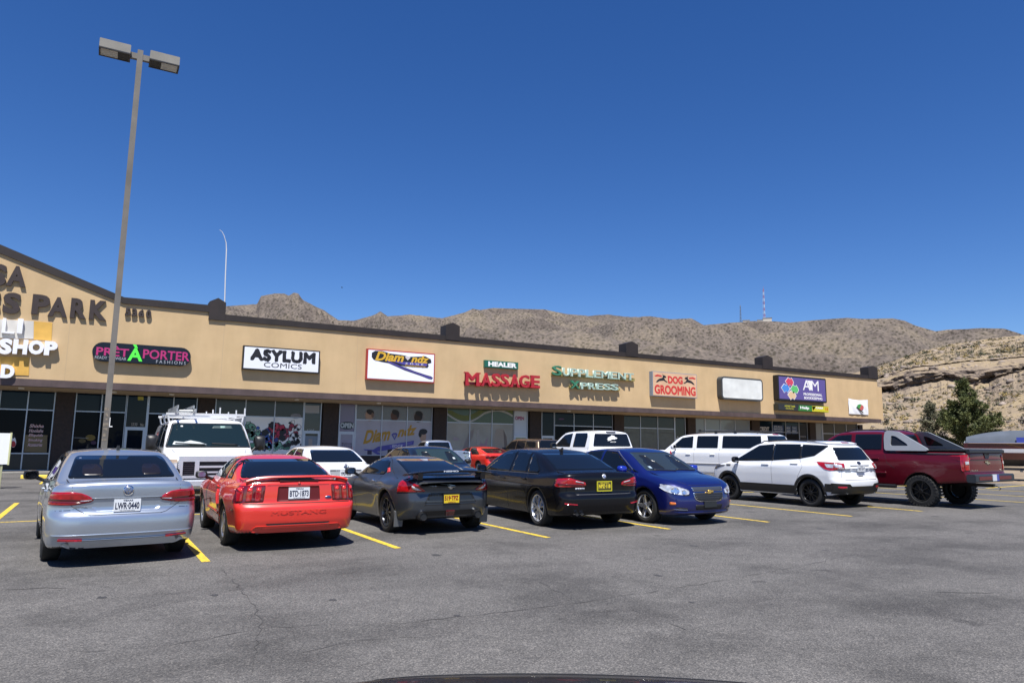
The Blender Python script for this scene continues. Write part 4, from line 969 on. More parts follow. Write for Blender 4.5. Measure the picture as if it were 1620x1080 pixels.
class Car:
    def __init__(s, S, pos, psi, label, cat, paint_m, group='cars parked in the lot', under=BLACK, h=.024, name='parked_car'):
        s.S = S; s.paint = paint_m; s.xb = min(v for _, v in S['XR']); s.xfr = max(v for _, v in S['XF'])
        X, Y = pos
        s.root = empty(name, (X, Y, gz(X)), label, cat, group, rz=PI/2-psi, tilt=True)
        s.f = car_field(S)
        x0 = min(v for _, v in S['XR'])-.06; x1 = max(v for _, v in S['XF'])+.06; zt = max(v for _, v in S['TR'])+.08; wm = S['W']+.12
        P, Fq = surfnet(s.f, (x0, -wm-.0037, .10), (x1, wm, zt), h)
        me = mesh_np('body', P, Fq); finish(me, [paint_m, under], 179)
        cen = P[Fq].mean(1); nn = np.cross(P[Fq[:, 2]]-P[Fq[:, 0]], P[Fq[:, 3]]-P[Fq[:, 1]]); nn /= np.linalg.norm(nn, axis=1)[:, None]+1e-9
        mi = np.zeros(len(Fq), np.int32); hw = S['wb']/2
        for xx in (hw, -hw):
            rr_ = np.hypot(cen[:, 0]-xx, cen[:, 2]-S['Rt']); mi[(rr_ < S['Rw']+.015) & (np.abs(cen[:, 1]) > S['W']-.40) & (np.abs(nn[:, 1]) < .75)] = 1
            mi[(rr_ < S['Rw']-.02) & (np.abs(cen[:, 1]) < S['W']-.25)] = 1
        mi[(nn[:, 2] < -.8) & (cen[:, 2] < S.get('zund', .42))] = 1
        for zz in S.get('clad', ()):   # unpainted lower cladding
            mi[cen[:, 2] < zz] = 1
        me.polygons.foreach_set('material_index', mi)
        s.body = link('body', me, s.root)
        s.bvh = BVHTree.FromPolygons([tuple(p) for p in P], [tuple(q) for q in Fq])
    def cast(s, ax, pts):
        out = []
        for a, b in pts:
            if ax in 'LR': sg = 1 if ax == 'L' else -1; o, d = Vector((a, 3*sg, b)), Vector((0, -sg, 0))
            elif ax == 'B': o, d = Vector((-6, a, b)), Vector((1, 0, 0))
            elif ax == 'F': o, d = Vector((6, a, b)), Vector((-1, 0, 0))
            else: o, d = Vector((a, b, 4)), Vector((0, 0, -1))
            hit = s.bvh.ray_cast(o, d)
            for _ in range(24):          # stay on the face looked at: never slide round the corner or miss
                if hit[0] is not None:
                    if ax == 'B' and hit[0].x < s.xb+.34+max(0, b-.95)*4.5+(.7 if b > .98 else 0): break
                    if ax == 'F' and hit[0].x > s.xfr-.50-max(0, b-.80)*5-(.8 if b > .95 else 0): break
                    if ax in 'LR' and abs(hit[0].y) > s.S['W']-.16-max(0, b-.9)*.75: break
                    if ax == 'T': break
                if ax in 'BF': a *= .985; o = Vector((o.x, a, b))
                elif ax in 'LR': a *= .985; o = Vector((a, o.y, b))
                else: break
                h2 = s.bvh.ray_cast(o, d)
                if h2[0] is not None: hit = h2
                elif ax in 'LR': b2 = b
            if hit[0] is None: hit = s.bvh.find_nearest(o+d*(2.2 if ax in 'LR' else 4))
            out.append(hit[0][:])
        return np.array(out)
    def patch(s, name, poly, ax, m, off=.004, skirt=.02, step=.035, both=False, parent=None, r=0.0, dome=0.0):
        if r: poly = rnd(poly, r)
        B_ = []
        for i in range(len(poly)):
            a, b = np.array(poly[i]), np.array(poly[(i+1) % len(poly)]); k = max(1, int(np.linalg.norm(b-a)/step))
            for t in range(k): B_.append(a+(b-a)*t/k)
        nb = len(B_); A = np.array(B_); lo, hi = A.min(0), A.max(0); I = []
        for u in np.arange(lo[0]+step*.5, hi[0], step):
            for v in np.arange(lo[1]+step*.5, hi[1], step):
                inside = False; j = nb-1
                for i in range(nb):
                    if (A[i, 1] > v) != (A[j, 1] > v) and u < (A[j, 0]-A[i, 0])*(v-A[i, 1])/(A[j, 1]-A[i, 1])+A[i, 0]: inside = not inside
                    j = i
                if inside and np.min(np.hypot(A[:, 0]-u, A[:, 1]-v)) > step*.35: I.append((u, v))
        allp = [Vector(p) for p in B_]+[Vector(p) for p in I]
        res = delaunay_2d_cdt(allp, [(i, (i+1) % nb) for i in range(nb)], [], 1, 1e-6)
        v2, fs, orig = res[0], res[2], res[3]
        if len(v2) < 3 or not fs: return None
        pts = [(p.x, p.y) for p in v2]; Q = s.cast(ax, pts); g, _ = grad(s.f, Q); ln = np.linalg.norm(g, axis=1)[:, None]; nrm = g/np.maximum(ln, 1e-6)
        axv = {'L': (0, 1, 0), 'R': (0, -1, 0), 'B': (-1, 0, 0), 'F': (1, 0, 0), 'T': (0, 0, 1)}[ax]
        bad = (nrm@np.array(axv)) < 0.05; nrm[bad] = axv
        o_ = off
        if dome:
            dist = np.array([np.min(np.hypot(A[:, 0]-u, A[:, 1]-v)) for u, v in pts]); o_ = (off+dome*np.clip(dist/.05, 0, 1)**.6)[:, None]
        top = Q+nrm*o_; base = Q-nrm*skirt
        bmap = {}
        for i, og in enumerate(orig):
            for k in og:
                if k < nb: bmap[k] = i
        loop = []
        for k in range(nb):
            if k in bmap and (not loop or loop[-1] != bmap[k]): loop.append(bmap[k])
        n = len(top); V = [tuple(p) for p in top]; F_ = []
        tri = []
        for fc in fs:
            a, b, c_ = V[fc[0]], V[fc[1]], V[fc[2]]; cr = np.cross(np.subtract(b, a), np.subtract(c_, a))
            tri.append(tuple(fc) if cr@nrm[fc[0]] > 0 else tuple(fc)[::-1])
        sk = {}
        for i in loop: sk[i] = len(V); V.append(tuple(base[i]))
        L2 = []
        for i, a in enumerate(loop):
            b = loop[(i+1) % len(loop)]
            if a != b: L2.append((a, b, sk[b], sk[a]))
        me = bpy.data.meshes.new(name); me.from_pydata(V, [], tri+L2); me.materials.append(m)
        sm = np.zeros(len(tri)+len(L2), bool); sm[:len(tri)] = True; me.polygons.foreach_set('use_smooth', sm)
        o = link(name, me, parent or s.root)
        if both:
            if ax in 'LR':
                s.patch(name, poly, 'R' if ax == 'L' else 'L', m, off, skirt, step, False, parent, 0, dome)
            else: s.patch(name, mir(poly) if ax in 'BF' else [(a, -b) for a, b in poly][::-1], ax, m, off, skirt, step, False, parent, 0, dome)
        return o
    def line(s, pts, ax, wd=.0065, m=None, name='panel_gap', both=False, off=.0015, parent=None):
        return s.patch(name, strip2(pts, wd), ax, m or GAP, off, .008, .05, both, parent or s.body)
    def at(s, ax, a, b): return s.cast(ax, [(a, b)])[0]
    def text(s, body, ax, a0, a1, b0, b1, m, off=.004, name='lettering', parent=None, bold=0.0, shear=0.0, lift=None):
        """lettering wrapped onto a body face; ax B: reads from behind (left of text = +y)"""
        o = lettering(name, body, 0, 1, 0, 1, 0, .5, m, parent or s.root, bold=bold, shear=shear)
        me = o.data; n = len(me.vertices); v = np.zeros(n*3, np.float32); me.vertices.foreach_get('co', v); v = v.reshape(-1, 3)
        pts = [(a0+(a1-a0)*float(p[0]), b0+(b1-b0)*float(p[2])) for p in v]
        Q = s.cast(ax, pts); g, _ = grad(s.f, Q); g /= np.maximum(np.linalg.norm(g, axis=1), 1e-6)[:, None]
        out = Q+g*np.where(v[:, 1] < .25, off, -.003)[:, None]
        me.vertices.foreach_set('co', out.astype(np.float32).ravel()); me.update(); return o
    def wheels(s, rim_fn, w_=.225, tread=False):
        S = s.S; hw = S['wb']/2; Rt = S['Rt']
        for xx in (hw, -hw):
            for sg in (1, -1):
                yo = S['track']
                t = MB(); Rr = S['Rim']; hwid = w_/2
                t.lathe([(Rr-.01, -hwid+.03), (Rr+.02, -hwid+.005), (Rt-.05, -hwid), (Rt-.012, -hwid+.018), (Rt, -hwid+.045), (Rt, hwid-.045), (Rt-.012, hwid-.018), (Rt-.05, hwid), (Rr+.02, hwid-.005), (Rr-.005, hwid-.03)], 44)
                if tread:
                    for k in range(30):
                        a = 2*PI*k/30; ca, sa = math.cos(a), math.sin(a)
                        for y0, y1 in ((-hwid-.004, -hwid*.45), (hwid*.45, hwid+.004), (-hwid*.35, hwid*.35)):
                            a2 = a+(PI/30 if abs(y0) < hwid*.4 else 0)
                            ca, sa = math.cos(a2), math.sin(a2); q = []
                            for r_ in (Rt-.05 if abs(y0) > hwid*.4 else Rt-.01, Rt+.014):
                                for du in (-.026, .026): q += [(r_*ca-du*sa, y0, r_*sa+du*ca), (r_*ca-du*sa, y1, r_*sa+du*ca)]
                            t.add(q, [(0, 1, 3, 2), (4, 6, 7, 5), (0, 4, 5, 1), (2, 3, 7, 6), (0, 2, 6, 4), (1, 5, 7, 3)])
                o = t.build('wheel', RUBBER, s.root, 40); o.location = (xx, sg*(yo-hwid), Rt-.004)
                if sg < 0: o.rotation_euler = (0, 0, PI)
                rm = rim_fn(Rr, hwid); k = rm[0].build('rim', rm[1], o, 35)
                k.rotation_euler = (0, random.uniform(0, 6), 0)
    def mirror(s, x, y, z, m, sx=.13, sy=.20, sz=.14, both=True, e_=.6):
        for sg in ((1, -1) if both else (1,)):
            mb = MB(); n = 12; vs, fs = [], []
            for i, (u, k) in enumerate(((-.5, .72), (-.42, .95), (-.1, 1.0), (.25, .85), (.46, .5), (.5, .2))):
                for j in range(n):
                    a = 2*PI*j/n; ca, sa = math.cos(a), math.sin(a)
                    vs.append((u*sx, math.copysign(abs(ca)**e_, ca)*sy*.5*k, math.copysign(abs(sa)**e_, sa)*sz*.5*k))
            for i in range(5):
                for j in range(n): fs.append((i*n+j, i*n+(j+1) % n, (i+1)*n+(j+1) % n, (i+1)*n+j))
            fs.append(tuple(range(5*n, 6*n)))
            mb.add(vs, [f[::-1] for f in fs]); o = mb.build('side_mirror', m, s.root, 50); o.location = (x, sg*y, z)
            g = MB(); g.prism([(sy*.5*.66*math.copysign(abs(math.cos(a))**.6, math.cos(a)), sz*.5*.66*math.copysign(abs(math.sin(a))**.6, math.sin(a))) for a in [2*PI*j/14 for j in range(14)]], 'X', -sx*.5-.003, -sx*.5+.004); gl = g.build('mirror_glass', flat((.3, .33, .36), .05, 1.0), o)
            a = MB(); a.tube([(x-.01, sg*(y-sy*.4), z-sz*.3), (x+.02, sg*(y-sy*.75), z-sz*.55), (x+.04, sg*(y-sy*1.05), z-sz*.7)], [.03, .026, .03], 8); a.build('mirror_arm', BLACK, s.root, 60)
    def plate(s, z0, z1, lines, bgm, inkm, w_=.305, y0=0.0, ax='B', off=.014, frame=None, ink2=None):
        hy = w_/2; sgn = 1 if ax == 'B' else -1
        zc = (z0+z1)/2; A = s.at(ax, y0, zc); up = s.at(ax, y0, z1); dn = s.at(ax, y0, z0)
        xx = (min(A[0], up[0], dn[0])-off) if ax == 'B' else (max(A[0], up[0], dn[0])+off)
        mb = MB()
        if ax == 'B': mb.box(xx, xx+off+.03, y0-hy, y0+hy, z0, z1)
        else: mb.box(xx-off-.03, xx, y0-hy, y0+hy, z0, z1)
        p = mb.build('licence_plate', bgm, s.root)
        if frame is not None:
            fm = MB(); d0, d1 = (xx-.004, xx+.02) if ax == 'B' else (xx-.02, xx+.004)
            fm.box(d0, d1, y0-hy-.012, y0+hy+.012, z0-.012, z0+.004); fm.box(d0, d1, y0-hy-.012, y0+hy+.012, z1-.004, z1+.012); fm.box(d0, d1, y0-hy-.012, y0-hy+.004, z0+.004, z1-.004); fm.box(d0, d1, y0+hy-.004, y0+hy+.012, z0+.004, z1-.004); fm.build('plate_frame', frame, p)
        Mx = Matrix(((0, sgn, 0, xx), (-sgn, 0, 0, y0), (0, 0, 1, 0), (0, 0, 0, 1)))   # text x -> -y when seen from behind
        for k, (txt, u0, u1, v0, v1, bold) in enumerate(lines):
            H_ = z1-z0
            lettering('plate_lettering', txt, -hy+w_*u0, -hy+w_*u1, z0+H_*v0, z0+H_*v1, -.0015, .001, (ink2 if (ink2 and k == 0) else inkm), p, bold=bold, frame=Mx)
        return xx
    def disc(s, name, ax, a, b, r_, m, off=.008, parent=None, n=20, squash=1.0):
        return s.patch(name, [(a+r_*math.cos(2*PI*i/n), b+r_*squash*math.sin(2*PI*i/n)) for i in range(n)], ax, m, off, .01, .03, False, parent)
    def handle(s, x, z, m, both=True, w_=.2, h_=.03):
        s.patch('door_handle', rnd([(x-w_/2, z-h_/2), (x+w_/2, z-h_/2), (x+w_/2, z+h_/2), (x-w_/2, z+h_/2)], .014), 'L', m, .022, .01, .03, both)
    def exhaust(s, y, z, r_=.035, x=None, m=CHROME, ln=.16):
        xx = x if x is not None else s.S['XR'][0][1]
        mb = MB(); mb.tube([(xx, y, z), (xx+ln, y, z)], r_, 18, 0, False); mb.tube([(xx+.01, y, z), (xx+.012, y, z)], r_*.96, 18, 1, True); mb.tube([(xx, y, z), (xx+.03, y, z)], r_*.88, 18, 0, False)
        mb.build('exhaust_pipe', [m, BLACK], s.root, 60)
    def aerial(s, x, z=None):
        t = s.at('T', x, 0.0); mb = MB(); mb.prism([(x-.09, t[2]-.01), (x+.08, t[2]-.01), (x-.03, t[2]+.035), (x-.085, t[2]+.06)][::1], 'Y', -.018, .018); mb.build('roof_aerial', BLACK, s.root)
GAP = flat((.006, .006, .007), .6, nm='panel_gap_black')
REDLENS = mat('red_lens', (.30, .004, .006), .06, coat=1.0, spec=.6, var=.3, scale=14)
REDDEEP = mat('red_lens_dark', (.11, .003, .005), .05, coat=1.0, spec=.6)
CLEARL = mat('clear_lens', (.62, .63, .65), .08, .4, var=.35, scale=11, coat=1.0)
AMBER = mat('amber_lens', (.55, .14, .02), .1, coat=1.0)
SILV = flat((.55, .56, .58), .28, .9, nm='alloy_silver')
DKRIM = flat((.012, .012, .013), .25, .3, nm='black_alloy')
DARKIN = flat((.02, .02, .022), .6, nm='brake_dark')
PLW, PLY, INKB = flat((.66, .68, .70), .4), flat((.62, .45, .015), .4), flat((.015, .02, .05), .5)
def rim_style(n=5, wd=.10, m=None, double=False, dish=.02, taper=.6, lip=True, hubr=.06, barrel=None, twist=0.0):
    def fn(Rr, hw):
        mb = MB(); M_ = [m or SILV, DARKIN, barrel or (m or SILV)]
        mb.lathe([(Rr+.004, hw-.028), (Rr-.004, hw-.012), (Rr-.018, hw-.016), (Rr-.030, hw-.035), (Rr-.04, -hw+.05)], 40, 2 if not lip else 0)
        mb.lathe([(0.0, hw-.13), (Rr-.035, hw-.13)], 32, 1)
        y1 = hw-.02-dish; offs = (-.055, .055) if double else (0.0,)
        for k in range(n):
            for o_ in offs:
                a = 2*PI*k/n; u = (math.cos(a), math.sin(a)); v = (-u[1], u[0])
                def pt(r_, s_, y): return (u[0]*r_+v[0]*s_, y, u[1]*r_+v[1]*s_)
                r0, r1 = .03, Rr-.022; w0, w1 = wd*.5, wd*.5*taper; s0, s1 = o_*.55, o_*1.35+twist
                q = [pt(r0, s0-w0, y1-.035), pt(r0, s0+w0, y1-.035), pt(r1, s1+w1, hw-.05), pt(r1, s1-w1, hw-.05), pt(r0, s0-w0*.75, y1), pt(r0, s0+w0*.75, y1), pt(r1, s1+w1*.75, hw-.022), pt(r1, s1-w1*.75, hw-.022)]
                mb.add(q, [(0, 1, 2, 3), (7, 6, 5, 4), (0, 4, 5, 1), (1, 5, 6, 2), (2, 6, 7, 3), (3, 7, 4, 0)])
        mb.lathe([(0.0, y1+.012), (hubr*.8, y1+.010), (hubr, y1), (hubr, y1-.05)], 20, 0)
        mb.lathe([(0.14, hw-.115), (0.0, hw-.112)][::-1], 24, 1)
        return mb, M_
    return fn
# ================================================================ FRONT ROW
FRONT_ROW = 'cars parked in the front row'
def side_glass(c, polys, m=GLASS, trim=None, r=.03):
    for p in polys:
        c.patch('side_window', p, 'L', m, .006, .02, .045, True, None, r)
def wipers(c, pts, ax='B'):
    for a, b in pts: c.patch('wiper', strip2([a, b], .018), ax, BLACK, .014, .012, .05)

# ---------------------------------------------------------------- silver sedan
def silver_sedan():
    S = dict(W=.889, wb=2.651, Rt=.316, Rim=.205, Rw=.355, track=.868,
        WZ=[(.1, .78), (.2, .83), (.30, .865), (.45, .882), (.60, .889), (.70, .889), (.78, .872), (.92, .85), (1.05, .80)],
        WX=[(-2.5, .955), (-1.9, .985), (-1.0, 1), (1.0, 1), (1.7, .97), (2.3, .90)],
        TL=[(-2.5, 1.035), (-2.25, 1.06), (-1.7, 1.04), (-1.2, .98), (.9, .97), (1.1, .985), (1.6, .92), (2.1, .80), (2.35, .68)], tls=.04,
        XR=[(.1, -2.16), (.2, -2.22), (.27, -2.30), (.40, -2.365), (.52, -2.378), (.62, -2.37), (.66, -2.345), (.70, -2.325), (.80, -2.33), (.86, -2.34), (.95, -2.345), (1.02, -2.34), (1.1, -2.30)],
        XF=[(.1, 2.05), (.25, 2.16), (.45, 2.21), (.65, 2.20), (.8, 2.12)], br=(.05, .16), bf=(.14, .16),
        ZB=[(-2.4, .26), (-1.7, .20), (1.7, .20), (2.3, .22)], ws=((1.32, .98), (.55, 1.405), .16), rw=((-1.78, 1.045), (-1.02, 1.40), .12), TR=[(-1.6, 1.40), (-1.0, 1.425), (-.2, 1.455), (.3, 1.45), (.9, 1.40)],
        WC=[(.7, .88), (.95, .845), (1.2, .735), (1.45, .60)], WCX=[(-1.9, .93), (-1.0, .985), (0, 1.0), (1.3, .96)], kc=.09, flare=.015, krs=.16, kt=.06, kj=.035)
    P_ = mat('silver_metallic', (.43, .48, .55), .30, .72, .03, 1.5, coat=1.0)
    c = Car(S, (.27, 12.98), R(-4.2), 'silver sedan seen square from behind beside the tall light pole', 'car', P_, FRONT_ROW)
    c.patch('rear_window', [(-.655, 1.065), (.655, 1.065), (.62, 1.16), (.545, 1.355), (-.545, 1.355), (-.62, 1.16)], 'B', GLASS, .003, .02, .05, False, None, .06)
    c.patch('windshield', [(-.66, 1.0), (.66, 1.0), (.54, 1.38), (-.54, 1.38)], 'F', GLASS, .003, .02, .06, False, None, .06)
    for y in (.36, -.36): c.patch('headrest', rnd([(y-.13, 1.10), (y+.13, 1.10), (y+.11, 1.24), (y-.11, 1.24)], .05), 'B', flat((.009, .007, .008), .3), .0045, .01, .05)
    side_glass(c, [[(.96, 1.0), (.25, 1.36), (-.18, 1.385), (-.20, .985)], [(-.27, .985), (-.25, 1.385), (-.78, 1.365), (-1.02, 1.01)], [(-1.07, 1.01), (-.86, 1.34), (-1.42, 1.06)]])
    # lamps
    L1 = [(.86, .925), (.62, .93), (.52, .915), (.44, .88), (.37, .83), (.40, .80), (.52, .775), (.60, .765), (.86, .765)]
    c.patch('taillight', L1, 'B', REDLENS, .010, .02, .03, True, None, .02)
    c.patch('taillight_reflector', [(.845, .80), (.63, .795), (.50, .80), (.42, .822), (.60, .835), (.845, .845)], 'B', REDDEEP, .013, .01, .04, True)
    c.patch('reversing_light', [(.52, .815), (.40, .823), (.40, .830), (.52, .826)], 'B', CLEARL, .015, .01, .04, True)
    # boot lid shut lines and bumper
    for sg in (1, -1):
        c.line([(sg*.66, 1.06), (sg*.62, .99), (sg*.615, .76), (sg*.56, .72), (sg*.46, .655), (sg*.40, .64)], 'B')
    c.line([(-.41, .64), (.41, .64)], 'B')
    c.line([(-.78, .70), (-.62, .705)], 'B'); c.line([(.78, .70), (.62, .705)], 'B')
    c.patch('bumper_lip', [(-.70, .30), (-.60, .345), (.60, .345), (.70, .30), (.60, .25), (-.60, .25)], 'B', c.paint, .02, .02, .05, False, None, .03)
    c.patch('bumper_crease', [(-.80, .395), (.80, .395), (.80, .408), (-.80, .408)], 'B', c.paint, .012, .02, .05)
    c.patch('reflector', [(.72, .345), (.47, .335), (.47, .352), (.72, .365)], 'B', REDLENS, .024, .02, .04, True)
    c.patch('plate_recess', [(-.44, .83), (.44, .83), (.40, .70), (.34, .675), (-.34, .675), (-.40, .70)], 'B', c.paint, -.001, .02, .05, False, None, .03)
    c.patch('boot_handle_strip', [(-.40, .838), (.40, .838), (.40, .850), (-.40, .850)], 'B', flat((.16, .18, .21), .3), .012, .02, .05)
    c.plate(.672, .825, [('TEXAS', .33, .70, .82, .96, .03), ('LWR·0440', .05, .95, .18, .74, .03), ('THE LONE STAR STATE', .22, .78, .04, .11, 0)], PLW, INKB)
    c.disc('badge', 'B', 0, .935, .062, CHROME, .012); c.disc('badge', 'B', 0, .935, .050, flat((.10, .14, .24), .3), .015)
    c.text('V', 'B', .022, -.022, .945, .975, CHROME, .017, 'badge', bold=.03); c.text('W', 'B', .034, -.034, .90, .938, CHROME, .017, 'badge', bold=.03)
    c.text('JETTA', 'B', .60, .44, .725, .75, CHROME, .006, bold=.02); c.text('2.5', 'B', -.50, -.57, .745, .768, CHROME, .006)
    c.line([(.98, .97), (.94, .5), (.86, .26)], 'L', both=True); c.line([(-.22, .97), (-.23, .26)], 'L', both=True); c.line([(-1.06, .98), (-1.15, .75), (-.98, .5), (-.93, .3)], 'L', both=True)
    c.handle(.02, .86, c.paint); c.handle(-.98, .88, c.paint)
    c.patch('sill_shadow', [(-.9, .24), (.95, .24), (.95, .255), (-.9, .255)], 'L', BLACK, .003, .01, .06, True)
    c.mirror(.78, 1.02, 1.03, flat((.01, .01, .012), .2), sx=.12, sy=.21, sz=.15)
    c.patch('headlight', [(.86, .72), (.50, .66), (.46, .60), (.80, .58)], 'F', CLEARL, .006, .02, .05, True, None, .03)
    c.wheels(rim_style(10, .05, SILV)); c.aerial(-.72)
    c.exhaust(.56, .255, .035, -2.27, BLACK); c.exhaust(.47, .255, .035, -2.27, BLACK)
    c.patch('fuel_flap', rnd([(-1.58, .86), (-1.40, .86), (-1.40, .72), (-1.58, .72)], .03), 'R', c.paint, .002, .01, .05)
silver_sedan()

# ---------------------------------------------------------------- red coupe
def red_coupe():
    S = dict(W=.925, wb=2.573, Rt=.325, Rim=.212, Rw=.37, track=.895,
        WZ=[(.1, .80), (.22, .84), (.32, .875), (.5, .90), (.64, .920), (.72, .925), (.80, .905), (.90, .87), (1.0, .81)],
        WX=[(-2.5, .93), (-2.0, .965), (-1.3, 1.0), (-.6, .985), (.4, .985), (1.2, 1.0), (1.8, .975), (2.5, .88)],
        TL=[(-2.5, .99), (-2.3, 1.01), (-1.7, 1.00), (-1.3, .96), (.5, .94), (.85, .96), (1.6, .88), (2.2, .76), (2.5, .62)], tls=.04,
        XR=[(.1, -2.16), (.2, -2.24), (.28, -2.345), (.42, -2.385), (.58, -2.395), (.64, -2.385), (.665, -2.345), (.70, -2.33), (.85, -2.325), (.98, -2.315), (1.05, -2.29)],
        XF=[(.1, 2.10), (.28, 2.25), (.5, 2.30), (.7, 2.26), (.85, 2.1)], br=(.05, .14), bf=(.20, .22),
        ZB=[(-2.4, .27), (-1.6, .21), (1.7, .20), (2.4, .22)], ws=((.92, .95), (.22, 1.30), .17), rw=((-1.62, .99), (-.72, 1.305), .14), TR=[(-1.3, 1.27), (-.7, 1.32), (-.25, 1.352), (.2, 1.345), (.6, 1.30)],
        WC=[(.7, .87), (.92, .835), (1.12, .73), (1.34, .56)], WCX=[(-1.9, .90), (-1.0, .97), (-.2, 1.0), (.9, .95)], kc=.08, flare=.02, rflare=.035, krs=.11, kt=.06, kj=.05)
    P_ = mat('bright_red_paint', (.60, .028, .016), .35, 0, .03, 1.2, coat=1.0)
    c = Car(S, (2.71, 13.32), R(.4), 'bright red two-door coupe with a rear spoiler', 'car', P_, FRONT_ROW)
    c.patch('rear_window', [(-.70, 1.005), (.70, 1.005), (.665, 1.09), (.545, 1.26), (.50, 1.277), (-.50, 1.277), (-.545, 1.26), (-.665, 1.09)], 'B', GLASS, .003, .02, .05, False, None, .05)
    c.patch('windshield', [(-.66, .97), (.66, .97), (.52, 1.28), (-.52, 1.28)], 'F', GLASS, .003, .02, .06, False, None, .06)
    side_glass(c, [[(.60, .975), (.06, 1.265), (-.55, 1.285), (-.66, .975)], [(-.78, .985), (-.69, 1.27), (-.92, 1.20), (-1.10, 1.02), (-1.12, .985)]])
    c.patch('quarter_vent', [(-.84, 1.0), (-.78, 1.2), (-.88, 1.17), (-1.02, 1.02)], 'L', GLASS, .004, .01, .05, True)
    L1 = [(.90, .93), (.475, .935), (.50, .70), (.90, .685)]
    c.patch('taillight', L1, 'B', REDDEEP, .006, .02, .03, True, None, .02)
    for k in range(3):
        y0 = .515+k*.118
        c.patch('taillight_bar', [(y0+.085, .915), (y0+.008, .918), (y0+.026, .71), (y0+.10, .705)], 'B', REDLENS, .016, .02, .03, True, None, .018)
        c.disc('lamp_bulb', 'B', y0+.052, .872, .026, mat('lit_red', (.85, .03, .02), .1, coat=1.0) if k == 0 else bpy.data.materials['lit_red'], .02); c.disc('lamp_bulb', 'B', -(y0+.052), .872, .026, bpy.data.materials['lit_red'], .02)
    c.patch('plate_recess', [(-.30, .915), (.30, .915), (.315, .70), (-.315, .70)], 'B', flat((.10, .006, .006), .4), .0015, .01, .05, False, None, .02)
    c.plate(.735, .895, [('TEXAS', .33, .70, .82, .96, .03), ('BTD·1873', .05, .95, .18, .74, .03), ('THE LONE STAR STATE', .22, .78, .04, .11, 0)], PLW, INKB)
    c.line([(-.86, .672), (.86, .672)], 'B', .012)
    for sg in (1, -1): c.line([(sg*.71, 1.0), (sg*.70, .95)], 'B')
    c.line([(-.45, .93), (.45, .93)], 'B')
    c.patch('bumper_grille', [(-.46, .395), (.46, .395), (.44, .372), (-.44, .372)], 'B', GAP, .004, .01, .04)
    c.patch('bumper_lip', [(-.60, .365), (.60, .365), (.66, .29), (.5, .275), (-.5, .275), (-.66, .29)], 'B', c.paint, .016, .02, .05, False, None, .03)
    c.text('MUSTANG', 'B', .40, -.40, .515, .575, c.paint, .005, bold=.02)
    c.disc('badge', 'B', -.44, .745, .05, CHROME, .008, squash=.45); c.disc('badge', 'B', -.44, .745, .042, flat((.03, .05, .14), .3), .010, squash=.42)
    c.disc('lock', 'B', 0, .955, .02, flat((.35, .02, .015), .4), .008)
    c.text('Mustang', 'B', .68, .54, .955, .985, CHROME, .006)
    # spoiler on the boot lid
    sp_ = MB(); prof_ = []
    ys = np.linspace(-.74, .74, 25); vs, fs = [], []
    for y in ys:
        t = abs(y)/.74; z = 1.058-.055*t**5; b = .035+.03*max(0, t-.86)/.14; xo = -2.30+.07*t**2
        vs += [(xo-.045, y, z-.012), (xo-.03, y, z+.010), (xo+.10, y, z+.012), (xo+.19, y, z-.012), (xo+.15, y, z-b*.75), (xo-.02, y, z-b*.7)]
    for i in range(24):
        for k in range(6): fs.append((i*6+k, i*6+(k+1) % 6, (i+1)*6+(k+1) % 6, (i+1)*6+k))
    fs += [tuple(range(6))[::-1], tuple(range(144, 150))]
    sp_.add(vs, [f[::-1] for f in fs])
    for y in (-.66, .66): sp_.box(-2.25, -2.10, y-.06, y+.06, .96, 1.02)
    so = sp_.build('spoiler', c.paint, c.root, 40)
    bl = MB(); bl.box(-2.318, -2.28, -.28, .28, .985, 1.012); bl.build('brake_light', flat((.05, .01, .012), .2), so)
    c.line([(.68, .95), (.66, .55), (.60, .28)], 'L', both=True); c.line([(-.62, .96), (-.66, .5), (-.60, .26)], 'L', both=True)
    c.patch('side_scoop', [(-.70, .78), (-.62, .80), (-.66, .56), (-.72, .58)], 'L', c.paint, .022, .02, .04, True)
    c.patch('body_moulding', [(-.60, .40), (.55, .43), (.55, .46), (-.62, .45)], 'L', c.paint, .008, .01, .05, True)
    c.handle(-.45, .84, c.paint)
    c.mirror(.52, 1.03, .99, BLACK, sx=.12, sy=.2, sz=.13)
    c.patch('side_marker', [(-2.1, .57), (-1.95, .57), (-1.95, .60), (-2.1, .60)], 'L', flat((.12, .01, .01), .2), .004, .01, .05, True)
    c.patch('headlight', [(.86, .66), (.50, .68), (.44, .60), (.80, .54)], 'F', CLEARL, .006, .02, .05, True, None, .03)
    c.wheels(rim_style(5, .13, SILV, taper=.7, dish=.01))
    c.exhaust(.55, .265, .03, -2.25, CHROME)
red_coupe()

